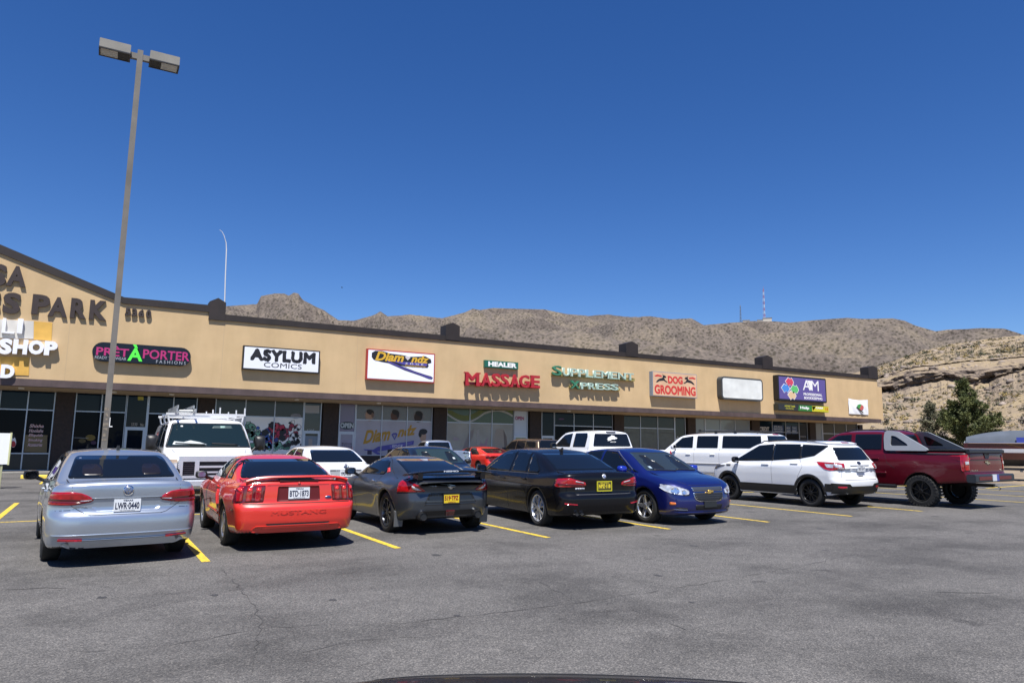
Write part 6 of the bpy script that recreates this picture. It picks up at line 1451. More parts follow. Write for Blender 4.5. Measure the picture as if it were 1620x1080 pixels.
# ---------------------------------------------------------------- maroon pickup with sail panels
def maroon_pickup():
    S = dict(W=1.0, wb=3.302, Rt=.392, Rim=.255, Rw=.465, track=1.03,
        WZ=[(.3, .92), (.5, .96), (.75, .985), (1.0, 1.0), (1.15, .995), (1.3, .965), (1.45, .93)],
        WX=[(-3.0, .97), (-2.4, .985), (-1, 1), (1.5, 1), (2.2, .97), (2.8, .90)],
        TL=[(-3.0, 1.43), (-2.0, 1.43), (-.9, 1.42), (1.0, 1.35), (1.5, 1.38), (2.3, 1.32), (2.6, 1.2)], tls=.05,
        XR=[(.3, -2.5), (.5, -2.72), (.60, -2.84), (.80, -2.86), (.86, -2.855), (.90, -2.83), (1.1, -2.83), (1.35, -2.82), (1.45, -2.80)],
        XF=[(.3, 2.45), (.6, 2.62), (.9, 2.68), (1.2, 2.66), (1.35, 2.6)], br=(.02, .05), bf=(.08, .1),
        ZB=[(-2.8, .66), (-2.1, .60), (-1.6, .5), (1.6, .5), (2.6, .55)], ws=((1.75, 1.36), (.95, 1.88), .12), rw=((-.86, 1.3), (-.74, 1.90), .02), TR=[(-1.0, 1.95), (-.3, 1.985), (.4, 1.985), (1.2, 1.93)],
        WC=[(1.2, .965), (1.4, .93), (1.65, .84), (2.0, .72)], WCX=[(-1.0, .985), (0, 1.0), (1.6, .96)], kc=.09, flare=.03, rflare=.045, krs=.06, kt=.05, kj=.03, cabz=1.2)
    P_ = mat('maroon_paint', (.098, .004, .011), .28, .1, .06, 1.2, coat=.35, spec=.3)
    c = Car(S, (19.64, 12.95), R(-2.0), 'maroon pickup with grey sail panels and oversized knobbly tyres', 'pickup', P_, FRONT_ROW)
    side_glass(c, [[(1.35, 1.45), (.78, 1.83), (.34, 1.86), (.32, 1.44)], [(.20, 1.44), (.22, 1.865), (-.56, 1.865), (-.60, 1.44)]])
    c.patch('windshield', [(-.74, 1.42), (.74, 1.42), (.62, 1.85), (-.62, 1.85)], 'F', GLASS, .003, .02, .06, False, None, .06)
    c.patch('rear_window', [(-.66, 1.48), (.66, 1.48), (.56, 1.86), (-.56, 1.86)], 'B', GLASS, .004, .02, .06, False, None, .05)
    SAIL = mat('silver_sail_panel', (.27, .285, .30), .4, .3, .05, 2)
    for sg in (1, -1):
        sp_ = MB()
        out = [(-.72, 1.42), (-1.90, 1.42), (-1.88, 1.47), (-1.02, 1.93), (-.66, 1.965), (-.64, 1.80)]
        hole = [(-.86, 1.55), (-1.36, 1.55), (-1.30, 1.61), (-.98, 1.80), (-.84, 1.83)]
        # panel with a triangular opening, built as a ring of quads, leaning inwards towards the top
        n = 40
        def ring(poly):
            poly = rnd(poly, .05, 3); L_ = [0]
            for i in range(len(poly)): L_.append(L_[-1]+(Vector(poly[(i+1) % len(poly)])-Vector(poly[i])).length)
            res = []
            for k in range(n):
                t = L_[-1]*k/n; j = max(i for i in range(len(L_)) if L_[i] <= t); j = min(j, len(poly)-1); a, b = Vector(poly[j]), Vector(poly[(j+1) % len(poly)]); res.append(a+(b-a)*((t-L_[j])/max(1e-6, L_[j+1]-L_[j])))
            return res
        ro, rh = ring(out), ring(hole)
        # match start angles about the hole's centre
        cx, cz = -1.02, 1.66; key = lambda q: math.atan2(q[1]-cz, q[0]-cx)
        ro = sorted(ro, key=key); rh = sorted(rh, key=key)
        yy = lambda z: sg*(.955-(z-1.42)*.38)
        vs = []
        for off in (.02, -.05):
            for R_ in (ro, rh): vs += [(q[0], yy(q[1])+sg*off, q[1]) for q in R_]
        fs = []
        for k in range(n):
            k2 = (k+1) % n; fs += [(k, k2, n+k2, n+k), (2*n+k2, 2*n+k, 3*n+k, 3*n+k2), (k2, k, 2*n+k, 2*n+k2), (n+k, n+k2, 3*n+k2, 3*n+k)]
        if sg > 0: fs = [f[::-1] for f in fs]
        sp_.add(vs, fs); so = sp_.build('sail_panel', SAIL, c.root, 40)
        g = MB(); g.add([(q[0], yy(q[1])-sg*.012, q[1]) for q in rh], [tuple(range(n))]); g.build('quarter_window', flat((.012, .013, .015), .1), so)
    bc = MB(); bc.prism([(-2.80, 1.432), (-2.80, 1.475), (-1.95, 1.48), (-.92, 1.46), (-.92, 1.432)], 'Y', -.90, .90); bc.build('bed_cover', flat((.02, .021, .023), .5), c.root)
    rl = MB(); 
    for sg in (1, -1): rl.box(-2.80, -1.85, sg*.955-.06, sg*.955+.06, 1.40, 1.462)
    c.patch('bed_rail', [(-2.78, 1.33), (-1.70, 1.335), (-.80, 1.36), (-.80, 1.40), (-2.78, 1.40)], 'L', flat((.028, .031, .036), .5), .012, .05, .06, True)
    tg = MB(); tg.box(-2.86, -2.76, -.86, .86, 1.372, 1.462, 0, .02); tg.build('tailgate_cap', flat((.016, .018, .022), .45), c.root)
    c.patch('taillight', [(.965, 1.34), (.835, 1.34), (.835, .94), (.965, .94)], 'B', REDLENS, .012, .03, .04, True, None, .03)
    c.patch('reversing_light', [(.945, 1.17), (.85, 1.17), (.85, 1.09), (.945, 1.09)], 'B', CLEARL, .018, .02, .04, True, None, .01)
    c.patch('taillight', [(-2.80, 1.34), (-2.66, 1.34), (-2.69, .94), (-2.80, .94)], 'L', REDLENS, .010, .03, .04, True, None, .03)
    for sg in (1, -1): c.line([(sg*.82, 1.36), (sg*.82, .90)], 'B', .012)
    c.line([(-.82, .90), (.82, .90)], 'B', .012)
    c.patch('tailgate_crease', [(-.80, 1.215), (.80, 1.215), (.80, 1.235), (-.80, 1.235)], 'B', c.paint, .014, .02, .06)
    c.patch('tailgate_handle', rnd([(-.12, 1.37), (.12, 1.37), (.09, 1.24), (-.09, 1.24)], .03), 'B', BLACK, .016, .02, .05)
    GO = flat((.40, .33, .20), .35, .6)
    c.patch('badge', [(-.12, 1.16), (-.05, 1.16), (-.04, 1.19), (.06, 1.19), (.06, 1.175), (.13, 1.175), (.11, 1.135), (.05, 1.135), (.04, 1.105), (-.05, 1.105), (-.05, 1.12), (-.13, 1.12)], 'B', GO, .016, .02, .05)
    c.text('AVALANCHE', 'B', .78, .48, .935, .965, CHROME, .006, bold=.02); c.text('LT', 'B', -.66, -.76, .935, .965, CHROME, .006)
    bm = MB(); bm.box(-3.0, -2.78, -.96, .96, .66, .86, 0, .03); bo = bm.build('rear_bumper', flat((.022, .026, .032), .45), c.root, 40)
    for ya, yb in ((-.80, -.18), (.18, .80)): bm = MB(); bm.box(-3.006, -2.9, ya, yb, .70, .82, 0, .02); bm.build('bumper_insert', c.paint, bo)
    pl = MB(); pl.box(-3.012, -2.95, -.15, .15, .69, .85); po = pl.build('licence_plate', flat((.55, .56, .60), .4), c.root)
    pl = MB(); pl.box(-3.015, -3.011, -.15, -.04, .69, .85); pl.build('plate_print', flat((.05, .06, .28), .4), po)
    tw = MB(); tw.box(-2.96, -1.9, -.045, .045, .53, .61); tw.tube([(-2.9, -.2, .56), (-3.0, -.23, .50), (-2.95, -.26, .46)], .012, 6); tw.build('tow_hitch', BLACK, c.root)
    c.line([(1.30, 1.36), (1.25, .55)], 'L', both=True); c.line([(.27, 1.4), (.27, .55)], 'L', both=True); c.line([(-.68, 1.42), (-.78, 1.1), (-.98, .95)], 'L', both=True); c.line([(-.83, 1.34), (-2.7, 1.32)], 'L', .007, both=True)
    c.handle(.45, 1.20, c.paint, w_=.22); c.handle(-.45, 1.20, c.paint, w_=.22)
    c.patch('body_moulding', [(-.75, .80), (1.1, .80), (1.1, .85), (-.75, .85)], 'L', c.paint, .014, .02, .06, True)
    st = MB(); st.tube([(-1.0, 1.0, .48), (1.1, 1.0, .48)], .05, 10); st.tube([(-1.0, -1.0, .48), (1.1, -1.0, .48)], .05, 10); st.build('side_step', BLACK, c.root, 60)
    for sg in (1, -1):
        r_ = MB(); zz = [c.at('T', x, sg*.58)[2] for x in (-.65, -.45, .4, .7)]
        r_.tube([(-.65, sg*.58, zz[0]), (-.45, sg*.58, zz[1]+.05), (.4, sg*.58, zz[2]+.05), (.7, sg*.58, zz[3])], .018, 8); r_.build('roof_rail', BLACK, c.root, 60)
    c.mirror(1.12, 1.10, 1.45, BLACK, sx=.14, sy=.24, sz=.2)
    c.patch('headlight', [(.90, 1.2), (.60, 1.2), (.60, 1.0), (.90, 1.0)], 'F', CLEARL, .008, .02, .05, True)
    c.wheels(rim_style(8, .045, flat((.02, .02, .021), .2, .5), dish=-.005, barrel=flat((.35, .35, .36), .3, .8)), .30, tread=True)
maroon_pickup()
# ================================================================ FURTHER ROWS
SECOND_ROW = 'cars parked in the second row'
def sedan_spec(**k):
    S = dict(W=.90, wb=2.77, Rt=.325, Rim=.215, Rw=.362, track=.875,
        WZ=[(.1, .80), (.2, .84), (.32, .87), (.5, .89), (.66, .90), (.76, .90), (.84, .88), (.95, .855), (1.05, .81)],
        WX=[(-2.5, .94), (-2.0, .98), (-1.0, 1), (1.0, 1), (1.8, .97), (2.4, .88)],
        TL=[(-2.5, 1.0), (-2.3, 1.04), (-1.85, 1.03), (-1.3, .98), (1.0, .96), (1.25, .97), (1.8, .89), (2.2, .79), (2.4, .68)], tls=.05,
        XR=[(.1, -2.2), (.25, -2.33), (.45, -2.40), (.60, -2.40), (.68, -2.36), (.9, -2.35), (1.0, -2.34), (1.06, -2.28)],
        XF=[(.1, 2.12), (.3, 2.26), (.55, 2.30), (.75, 2.26), (.9, 2.14)], br=(.05, .17), bf=(.15, .18),
        ZB=[(-2.4, .27), (-1.8, .21), (1.9, .2), (2.4, .22)], ws=((1.38, .97), (.58, 1.41), .16), rw=((-1.85, 1.03), (-1.0, 1.41), .13), TR=[(-1.6, 1.40), (-1.0, 1.435), (-.2, 1.468), (.3, 1.46), (.9, 1.41)],
        WC=[(.7, .88), (.95, .85), (1.2, .74), (1.46, .605)], WCX=[(-2.0, .91), (-1.0, .98), (0, 1.0), (1.4, .96)], kc=.09, flare=.018, krs=.15, kt=.08, kj=.05)
    S.update(k); return S
def common(c, z0=1.0, zt=1.38, lights=True):
    c.patch('windshield', [(-.68, z0+.01), (.68, z0+.01), (.55, zt), (-.55, zt)], 'F', GLASS, .004, .02, .06, False, None, .05)
    c.patch('rear_window', [(-.66, z0+.065), (.66, z0+.065), (.55, zt-.02), (-.55, zt-.02)], 'B', GLASS, .004, .02, .06, False, None, .06)
def white_sedan():
    S = sedan_spec(); P_ = bpy.data.materials['white_paint']
    c = Car(S, (5.32, 19.75), R(-1), 'white sedan seen from behind, roof and boot rising beyond the red coupe', 'car', P_, SECOND_ROW, h=.03)
    common(c); side_glass(c, [[(.98, .99), (.28, 1.365), (-.16, 1.39), (-.18, .985)], [(-.26, .985), (-.24, 1.39), (-.80, 1.37), (-1.22, 1.04), (-1.1, .99)]])
    c.patch('taillight', [(.84, .90), (.55, .90), (.48, .82), (.84, .76)], 'B', REDLENS, .01, .02, .04, True)
    c.patch('plate_recess', [(-.40, .90), (.40, .90), (.36, .72), (-.36, .72)], 'B', flat((.36, .37, .38), .4), .002, .01, .05, False, None, .03)
    c.disc('badge', 'B', 0, .975, .05, flat((.25, .25, .26), .3, .6), .01); c.patch('badge', [(-.065, .985), (.065, .985), (.065, .965), (-.065, .965)], 'B', CHROME, .014, .01, .05)
    c.plate(.735, .885, [('TEXAS', .33, .70, .82, .96, .03), ('YPD·0527', .05, .95, .2, .74, .05)], PLW, INKB)
    for sg in (1, -1): c.line([(sg*.68, 1.04), (sg*.62, .95), (sg*.60, .70)], 'B')
    c.mirror(.84, 1.02, 1.03, P_); c.handle(.0, .86, P_); c.handle(-.98, .88, P_); c.wheels(rim_style(5))
white_sedan()
def dark_sedan():
    S = sedan_spec(); P_ = mat('charcoal_paint', (.012, .014, .018), .28, .3, .05, 1.2, coat=1.0)
    c = Car(S, (8.50, 19.95), R(180), 'charcoal sedan facing the lane with only its windshield and roof showing', 'car', P_, SECOND_ROW, h=.03)
    m_ = mat('green_tint_windshield', (.020, .034, .036), .03, spec=.6)
    c.patch('windshield', [(-.68, 1.01), (.68, 1.01), (.55, 1.38), (-.55, 1.38)], 'F', m_, .004, .02, .05, False, None, .05); c.patch('rear_window', [(-.66, 1.065), (.66, 1.065), (.55, 1.36), (-.55, 1.36)], 'B', GLASS, .004, .02, .06, False, None, .06)
    side_glass(c, [[(.98, .99), (.28, 1.365), (-.16, 1.39), (-.18, .985)], [(-.26, .985), (-.24, 1.39), (-.80, 1.37), (-1.22, 1.04), (-1.1, .99)]])
    for y in (.36, -.36): c.patch('seat_silhouette', rnd([(y-.16, 1.04), (y+.16, 1.04), (y+.09, 1.31), (y-.09, 1.31)], .05), 'F', flat((.008, .010, .011), .3), .0046, .01, .05)
    c.patch('inspection_sticker', [(.47, 1.10), (.40, 1.10), (.40, 1.15), (.47, 1.15)], 'F', flat((.45, .5, .52), .5), .007, .01, .04)
    c.patch('headlight', [(.84, .76), (.45, .70), (.42, .62), (.80, .60)], 'F', CLEARL, .008, .02, .05, True, None, .03); c.patch('grille', rnd([(-.38, .72), (.38, .72), (.32, .52), (-.32, .52)], .03), 'F', BLACK, .006, .02, .05)
    c.mirror(.84, 1.0, 1.03, BLACK); c.wheels(rim_style(5))
dark_sedan()

def work_van():
    S = dict(W=1.005, wb=3.5, Rt=.375, Rim=.22, Rw=.42, track=.98,
        WZ=[(.2, .93), (.4, .97), (.7, 1.0), (1.1, 1.005), (1.35, .985), (1.5, .97)],
        WX=[(-3.2, .99), (1.0, 1.0), (1.8, .98), (2.5, .93)],
        TL=[(-3.0, 1.4), (1.3, 1.4), (1.75, 1.40), (2.2, 1.31), (2.5, 1.22)], tls=.05,
        XR=[(.2, -2.8), (.5, -2.9), (.9, -2.9), (1.5, -2.88), (2.2, -2.82)], XF=[(.2, 2.35), (.40, 2.50), (.66, 2.56), (.74, 2.52), (1.0, 2.50), (1.2, 2.48), (1.35, 2.4)], br=(.02, .06), bf=(.05, .10),
        ZB=[(-2.8, .42), (2.0, .38), (2.5, .36)], ws=((1.86, 1.36), (1.15, 2.03), .10), rw=((-2.88, 1.3), (-2.80, 2.05), .03), TR=[(-2.9, 2.07), (-2.0, 2.11), (.5, 2.115), (1.3, 2.09)],
        WC=[(1.2, 1.0), (1.4, .985), (1.7, .93), (2.15, .81)], WCX=[(-2.8, .99), (0, 1), (1.3, .985), (1.9, .95)], kc=.12, krs=.08, kt=.10, kj=.05, kr=.14, crr=.05)
    P_ = bpy.data.materials['white_paint']
    c = Car(S, (2.36, 19.95), R(180.5), 'white work van facing the lane with a chrome grille and a ladder rack', 'van', P_, SECOND_ROW, h=.03)
    g_ = mat('van_windshield', (.008, .016, .018), .03, spec=.6)
    w_ = c.patch('windshield', rnd([(-.925, 1.415), (.925, 1.415), (.875, 1.62), (.775, 1.985), (-.775, 1.985), (-.875, 1.62)], .05), 'F', BLACK, .010, .02, .05)
    c.patch('windshield_glass', rnd([(-.895, 1.44), (.895, 1.44), (.845, 1.62), (.748, 1.963), (-.748, 1.963), (-.845, 1.62)], .05), 'F', g_, .014, .02, .05, False, w_)
    c.patch('dashboard_papers', [(-.05, 1.475), (-.78, 1.475), (-.74, 1.55), (-.55, 1.53), (-.40, 1.57), (-.20, 1.53)], 'F', flat((.46, .50, .50), .4), .017, .01, .05, False, w_)
    c.patch('sun_visor', [(.55, 1.86), (.08, 1.86), (.12, 1.92), (.52, 1.93)], 'F', flat((.045, .07, .07), .4), .017, .01, .05, False, w_); c.patch('sticker', [(.38, 1.865), (.27, 1.865), (.27, 1.915), (.38, 1.915)], 'F', flat((.22, .33, .30), .5), .020, .01, .05, False, w_); c.patch('sticker', [(-.60, 1.885), (-.55, 1.885), (-.55, 1.915), (-.60, 1.915)], 'F', flat((.6, .62, .62), .5), .020, .01, .05, False, w_)
    for a, b in (((.62, 1.47), (.05, 1.50)), ((-.10, 1.47), (-.72, 1.50))): c.patch('wiper', strip2([a, b], .02), 'F', BLACK, .03, .012, .06)
    for sg, ax in ((1, 'L'), (-1, 'R')):
        c.patch('side_window', rnd([(1.55, 1.43), (1.05, 1.93), (.55, 1.95), (.53, 1.43)], .05), ax, GLASS, .006, .02, .06); c.patch('side_window', rnd([(.35, 1.43), (.36, 1.95), (-.55, 1.95), (-.56, 1.43)], .05), ax, GLASS, .006, .02, .06)
        c.patch('side_print', rnd([(-1.0, 1.6), (-1.0, 1.8), (-1.9, 1.8), (-1.9, 1.6)], .03), ax, flat((.50, .16, .14), .5), .004, .01, .08); c.line([(.46, 1.4), (.46, .5)], ax); c.line([(-.62, 1.95), (-.62, .5)], ax)
    c.line([(.80, 1.40), (.74, 1.28), (.72, 1.22)], 'F', both=True)
    # grille
    gr = MB(); gr.box(2.46, 2.60, -.74, .74, .78, 1.24, 0, 0)
    gb = MB()
    x1 = 2.62
    gb.box(2.44, x1, -.70, .70, 1.12, 1.24); gb.box(2.44, x1, -.70, .70, .76, .82)
    for y in (-.66, -.33, .33, .66): gb.box(2.44, x1+.004, y-.045, y+.045, .82, 1.12)
    gb.box(2.44, x1-.01, -.285, .285, .985, 1.03); gb.box(2.44, x1-.01, -.285, .285, .87, .905)
    go = gb.build('grille', GRILLE_CHROME, c.root)
    gd = MB(); gd.box(2.42, 2.57, -.70, .70, .80, 1.14); gd.build('grille_mesh', flat((.012, .012, .013), .5), go)
    sl = MB()
    for y0 in (-.60, .39):
        for k in range(6): sl.box(2.50, 2.585, y0, y0+.21, .84+.045*k, .856+.045*k)
    sl.build('grille_slats', flat((.10, .10, .11), .3, .8), go)
    for sg in (1, -1):
        h_ = MB(); h_.box(2.36, 2.53, sg*.84-.12, sg*.84+.12, .80, 1.10, 0, 0); ho = h_.build('headlight', CLEARL, c.root); h_ = MB(); h_.box(2.36, 2.52, sg*.84-.12, sg*.84+.12, 1.10, 1.17); h_.build('indicator', flat((.5, .38, .28), .2), ho)
    bm = MB(); bm.prism([(2.30, .52), (2.62, .54), (2.66, .60), (2.66, .70), (2.60, .73), (2.30, .73)], 'Y', -.97, .97); bo = bm.build('bumper', GRILLE_CHROME, c.root)
    bm = MB(); bm.prism([(2.25, .40), (2.56, .42), (2.60, .50), (2.30, .51)], 'Y', -.92, .92); bm.build('air_dam', BLACK, c.root)
    c.mirror(1.38, 1.19, 1.53, BLACK, sx=.15, sy=.25, sz=.36, e_=.3)
    # ladder rack: cross bars on feet with upright stops
    rk = MB()
    for x in (.85, -.5, -1.9):
        z = 2.185; rk.box(x-.025, x+.025, -.90, .90, z, z+.05)
        for y in (-.86, .86): rk.tube([(x, y*.93, 1.96), (x, y*.97, 2.06), (x, y, z+.02)], .022, 6)
        for y in (.88, .30): rk.box(x-.015, x+.015, y-.015, y+.015, z+.05, z+.20)
    for y in (-.86, .86): rk.tube([(.85, y, 2.165), (-1.9, y, 2.165)], .02, 6)
    ro = rk.build('roof_rack', flat((.62, .63, .64), .4, .2), c.root)
    cv = c.root
    lad = empty('ladder', (0, 0, 0), 'aluminium ladder lying on the rack of the white work van', 'ladder'); lad.matrix_world = c.root.matrix_world @ Matrix.Translation((.35, -.50, 2.24))
    lm = flat((.40, .42, .42), .4, .5)
    for y in (-.20, .20):
        r_ = MB(); r_.box(-2.2, .95, y-.018, y+.018, 0, .085); r_.build('ladder_rail', lm, lad)
        r_ = MB(); r_.box(-2.1, .8, y*.86-.014, y*.86+.014, .095, .17); r_.build('ladder_rail', lm, lad)
    r_ = MB()
    for k in range(10): r_.tube([(-2.0+.3*k, -.2, .045), (-2.0+.3*k, .2, .045)], .016, 6)
    r_.build('ladder_rungs', lm, lad)
    c.wheels(rim_style(8, .06, flat((.5, .5, .5), .4, .5)))
work_van()

def white_pickup():
    S = dict(W=1.01, wb=3.65, Rt=.40, Rim=.235, Rw=.45, track=.99,
        WZ=[(.3, .93), (.6, .98), (1.0, 1.01), (1.2, 1.0), (1.4, .96)], WX=[(-3.2, .98), (-1, 1), (1.5, 1), (2.9, .92)],
        TL=[(-3.2, 1.38), (-.9, 1.38), (1.5, 1.36), (2.4, 1.30), (2.8, 1.2)], tls=.05, XR=[(.3, -2.8), (.6, -2.95), (.9, -2.95), (1.4, -2.93)], XF=[(.3, 2.6), (.6, 2.8), (1.2, 2.8), (1.35, 2.7)], br=(.02, .05), bf=(.06, .1),
        ZB=[(-2.9, .55), (2.7, .5)], ws=((1.75, 1.36), (1.0, 1.93), .12), rw=((-.98, 1.3), (-.86, 1.98), .03), TR=[(-1.2, 1.985), (-.3, 2.03), (.5, 2.03), (1.3, 1.96)],
        WC=[(1.2, .98), (1.4, .955), (1.7, .86), (2.05, .74)], WCX=[(-1, .985), (0, 1), (1.7, .96)], kc=.09, krs=.07, kt=.05, kj=.03, cabz=1.2, cuts=[lambda x, ay, z: smax(smax(smax(x+1.12, -2.82-x, .03), ay-.84, .03), .85-z, .03)])
    P_ = bpy.data.materials['white_paint']
    c = Car(S, (15.62, 21.15), R(0), 'white crew-cab pickup with a white horse-head decal on its rear glass', 'pickup', P_, SECOND_ROW, h=.034)
    c.patch('windshield', [(-.74, 1.42), (.74, 1.42), (.62, 1.9), (-.62, 1.9)], 'F', GLASS, .004, .02, .08)
    rwn = c.patch('rear_window', rnd([(-.82, 1.46), (.82, 1.46), (.70, 1.90), (-.70, 1.90)], .05), 'B', flat((.006, .007, .009), .04), .005, .02, .06)
    hd = [(-.02, 1.86), (.03, 1.84), (.09, 1.83), (.12, 1.79), (.20, 1.76), (.19, 1.73), (.12, 1.73), (.10, 1.71), (.0, 1.72), (-.05, 1.70), (-.16, 1.66), (-.24, 1.66), (-.18, 1.70), (-.25, 1.71), (-.18, 1.745), (-.22, 1.77), (-.12, 1.79), (-.10, 1.82), (-.06, 1.82)]
    c.patch('horse_decal', [(-(a+.03), b) for a, b in hd][::-1], 'B', WHITE, .011, .004, .03, False, rwn); c.text('BRONCOS', 'B', .08, -.16, 1.60, 1.64, WHITE, .012, bold=.03, parent=rwn)
    c.patch('brake_light', rnd([(-.22, 1.965), (.22, 1.965), (.20, 1.925), (-.20, 1.925)], .02), 'B', flat((.012, .010, .012), .2), .016, .03, .05)
    side_glass(c, [[(1.35, 1.45), (.80, 1.86), (.32, 1.92), (.30, 1.44)], [(.12, 1.44), (.14, 1.92), (-.55, 1.92), (-.62, 1.80), (-.62, 1.44)]])
    c.patch('taillight', [(.97, 1.33), (.84, 1.33), (.84, .9), (.97, .9)], 'B', REDLENS, .012, .03, .05, True)
    c.mirror(1.12, 1.12, 1.48, BLACK, sx=.14, sy=.24, sz=.22); c.line([(.22, 1.42), (.22, .6)], 'L', both=True); c.line([(-.78, 1.45), (-.78, .7)], 'L', both=True); c.handle(.4, 1.2, P_); c.handle(-.45, 1.2, P_)
    c.wheels(rim_style(6, .08))
white_pickup()

def long_suv():
    S = dict(W=1.005, wb=3.4, Rt=.385, Rim=.225, Rw=.43, track=.985,
        WZ=[(.3, .92), (.55, .97), (.9, 1.0), (1.15, 1.005), (1.35, .985), (1.5, .95)], WX=[(-3.0, .97), (-2, 1), (1.5, 1), (2.7, .92)],
        TL=[(-3.0, 1.36), (1.2, 1.34), (1.6, 1.35), (2.2, 1.27), (2.6, 1.15)], tls=.05, XR=[(.3, -2.6), (.6, -2.74), (.8, -2.76), (.9, -2.72), (1.4, -2.70), (1.9, -2.64)], XF=[(.3, 2.4), (.6, 2.58), (1.1, 2.56), (1.3, 2.5)], br=(.03, .08), bf=(.08, .1),
        ZB=[(-2.7, .5), (2.5, .45)], ws=((1.72, 1.34), (1.02, 1.88), .12), rw=((-2.71, 1.3), (-2.58, 1.92), .04), TR=[(-2.7, 1.94), (-1.5, 1.985), (.3, 1.985), (1.2, 1.92)],
        WC=[(1.1, .99), (1.35, .96), (1.7, .86), (2.0, .76)], WCX=[(-2.7, .97), (0, 1), (1.7, .96)], kc=.09, krs=.09, kt=.05, kj=.03, cabz=1.2)
    P_ = bpy.data.materials['white_paint']
    c = Car(S, (20.72, 20.5), R(-13), 'long white three-row utility wagon with roof bars parked beyond the crossover', 'suv', P_, SECOND_ROW, h=.034)
    c.patch('windshield', [(-.74, 1.4), (.74, 1.4), (.62, 1.85), (-.62, 1.85)], 'F', GLASS, .004, .02, .08); c.patch('rear_window', rnd([(-.74, 1.38), (.74, 1.38), (.66, 1.87), (-.66, 1.87)], .06), 'B', GLASS, .005, .02, .08)
    side_glass(c, [[(1.30, 1.42), (.85, 1.80), (.36, 1.865), (.33, 1.42)], [(.16, 1.42), (.18, 1.87), (-.72, 1.87), (-.74, 1.42)], [(-.92, 1.42), (-.90, 1.87), (-2.40, 1.86), (-2.48, 1.42)]])
    c.patch('brake_light', [(-.2, 1.90), (.2, 1.90), (.2, 1.93), (-.2, 1.93)], 'B', REDLENS, .012, .03, .05)
    c.patch('taillight', [(.93, 1.3), (.78, 1.3), (.78, .85), (.93, .85)], 'B', REDLENS, .012, .03, .05, True)
    c.patch('body_moulding', [(-2.3, .82), (2.0, .82), (2.0, .88), (-2.3, .88)], 'L', flat((.45, .45, .46), .4), .012, .02, .08, True)
    for x in (.25, -.82): c.line([(x, 1.40), (x, .55)], 'L', both=True)
    c.line([(1.28, 1.36), (1.22, .6)], 'L', both=True)
    c.handle(.50, 1.18, P_); c.handle(-.55, 1.18, P_)
    for sg in (1, -1):
        r_ = MB(); r_.tube([(-2.2, sg*.62, 1.96), (-2.0, sg*.62, 2.035), (.1, sg*.62, 2.045), (.35, sg*.62, 1.97)], .02, 8)
        for x in (-1.3, -.5): r_.box(x-.05, x+.05, sg*.62-.02, sg*.62+.02, 1.95, 2.03)
        r_.build('roof_rail', BLACK, c.root, 60)
    c.mirror(1.08, 1.13, 1.46, P_, sx=.14, sy=.24, sz=.2); c.wheels(rim_style(6, .08))
long_suv()

THIRD_ROW = 'cars parked nose-in along the shopfronts'
def silver_pickup():
    S = dict(W=.86, wb=2.9, Rt=.35, Rim=.2, Rw=.39, track=.84, WZ=[(.3, .80), (.7, .86), (1.1, .85), (1.25, .82)], WX=[(-2.6, .98), (1.5, 1), (2.4, .9)],
        TL=[(-2.6, 1.20), (-.4, 1.20), (1.3, 1.16), (2.2, 1.05)], XR=[(.3, -2.4), (.6, -2.5), (1.2, -2.48)], XF=[(.3, 2.1), (.7, 2.3), (1.1, 2.2)], ZB=[(-2.4, .5), (2.2, .45)], ws=((1.2, 1.16), (.55, 1.62), .12), rw=((-.42, 1.1), (-.34, 1.68), .03), TR=[(-.5, 1.67), (0, 1.70), (.6, 1.67)],
        WC=[(1.0, .83), (1.2, .81), (1.7, .64)], WCX=[(-1, .98), (1.2, .96)], kc=.08, krs=.06, kt=.04, kj=.03, cabz=1.05, cuts=[lambda x, ay, z: smax(smax(smax(x+.55, -2.40-x, .03), ay-.72, .03), .75-z, .03)])
    c = Car(S, (14.95, 33.75), R(0), 'small silver pickup seen from behind with lettering on its tailgate', 'pickup', bpy.data.materials['silver_metallic'], THIRD_ROW, h=.04)
    c.patch('rear_window', rnd([(-.62, 1.26), (.62, 1.26), (.54, 1.58), (-.54, 1.58)], .05), 'B', GLASS, .005, .02, .08); side_glass(c, [[(.85, 1.22), (.42, 1.56), (-.2, 1.60), (-.22, 1.22)]])
    c.patch('windshield', [(-.6, 1.2), (.6, 1.2), (.5, 1.58), (-.5, 1.58)], 'F', GLASS, .004, .02, .1)
    c.text('4x4', 'B', -.30, -.68, 1.04, 1.13, INK, .006, bold=.03); c.disc('badge', 'B', -.45, .93, .05, flat((.2, .25, .22), .5), .01)
    c.patch('taillight', [(.84, 1.16), (.75, 1.16), (.75, .8), (.84, .8)], 'B', REDLENS, .012, .03, .05, True); c.mirror(.75, .98, 1.24, BLACK); c.wheels(rim_style(5))
silver_pickup()
def red_hatch():
    c = Car(sedan_spec(TR=[(-1.6, 1.33), (-1.0, 1.36), (-.2, 1.38), (.3, 1.37), (.9, 1.33)], ws=((1.38, .97), (.50, 1.345), .16), rw=((-2.05, 1.03), (-.75, 1.35), .13)), (17.65, 34.0), R(0), 'bright red car parked nose-in near the shops, half hidden by the black saloon', 'car', mat('scarlet_paint', (.62, .022, .010), .35, 0, .03, 1.2, coat=1.0), THIRD_ROW, h=.04)
    common(c, 1.0, 1.30); side_glass(c, [[(.98, .99), (.28, 1.31), (-.16, 1.325), (-.18, .985)], [(-.26, .985), (-.24, 1.325), (-.70, 1.31), (-1.22, 1.06), (-1.3, .99)]])
    c.patch('taillight', [(.84, .93), (.5, .93), (.5, .8), (.84, .8)], 'B', REDDEEP, .012, .03, .05, True); c.wheels(rim_style(5)); c.mirror(.84, 1.02, 1.03, BLACK)
red_hatch()
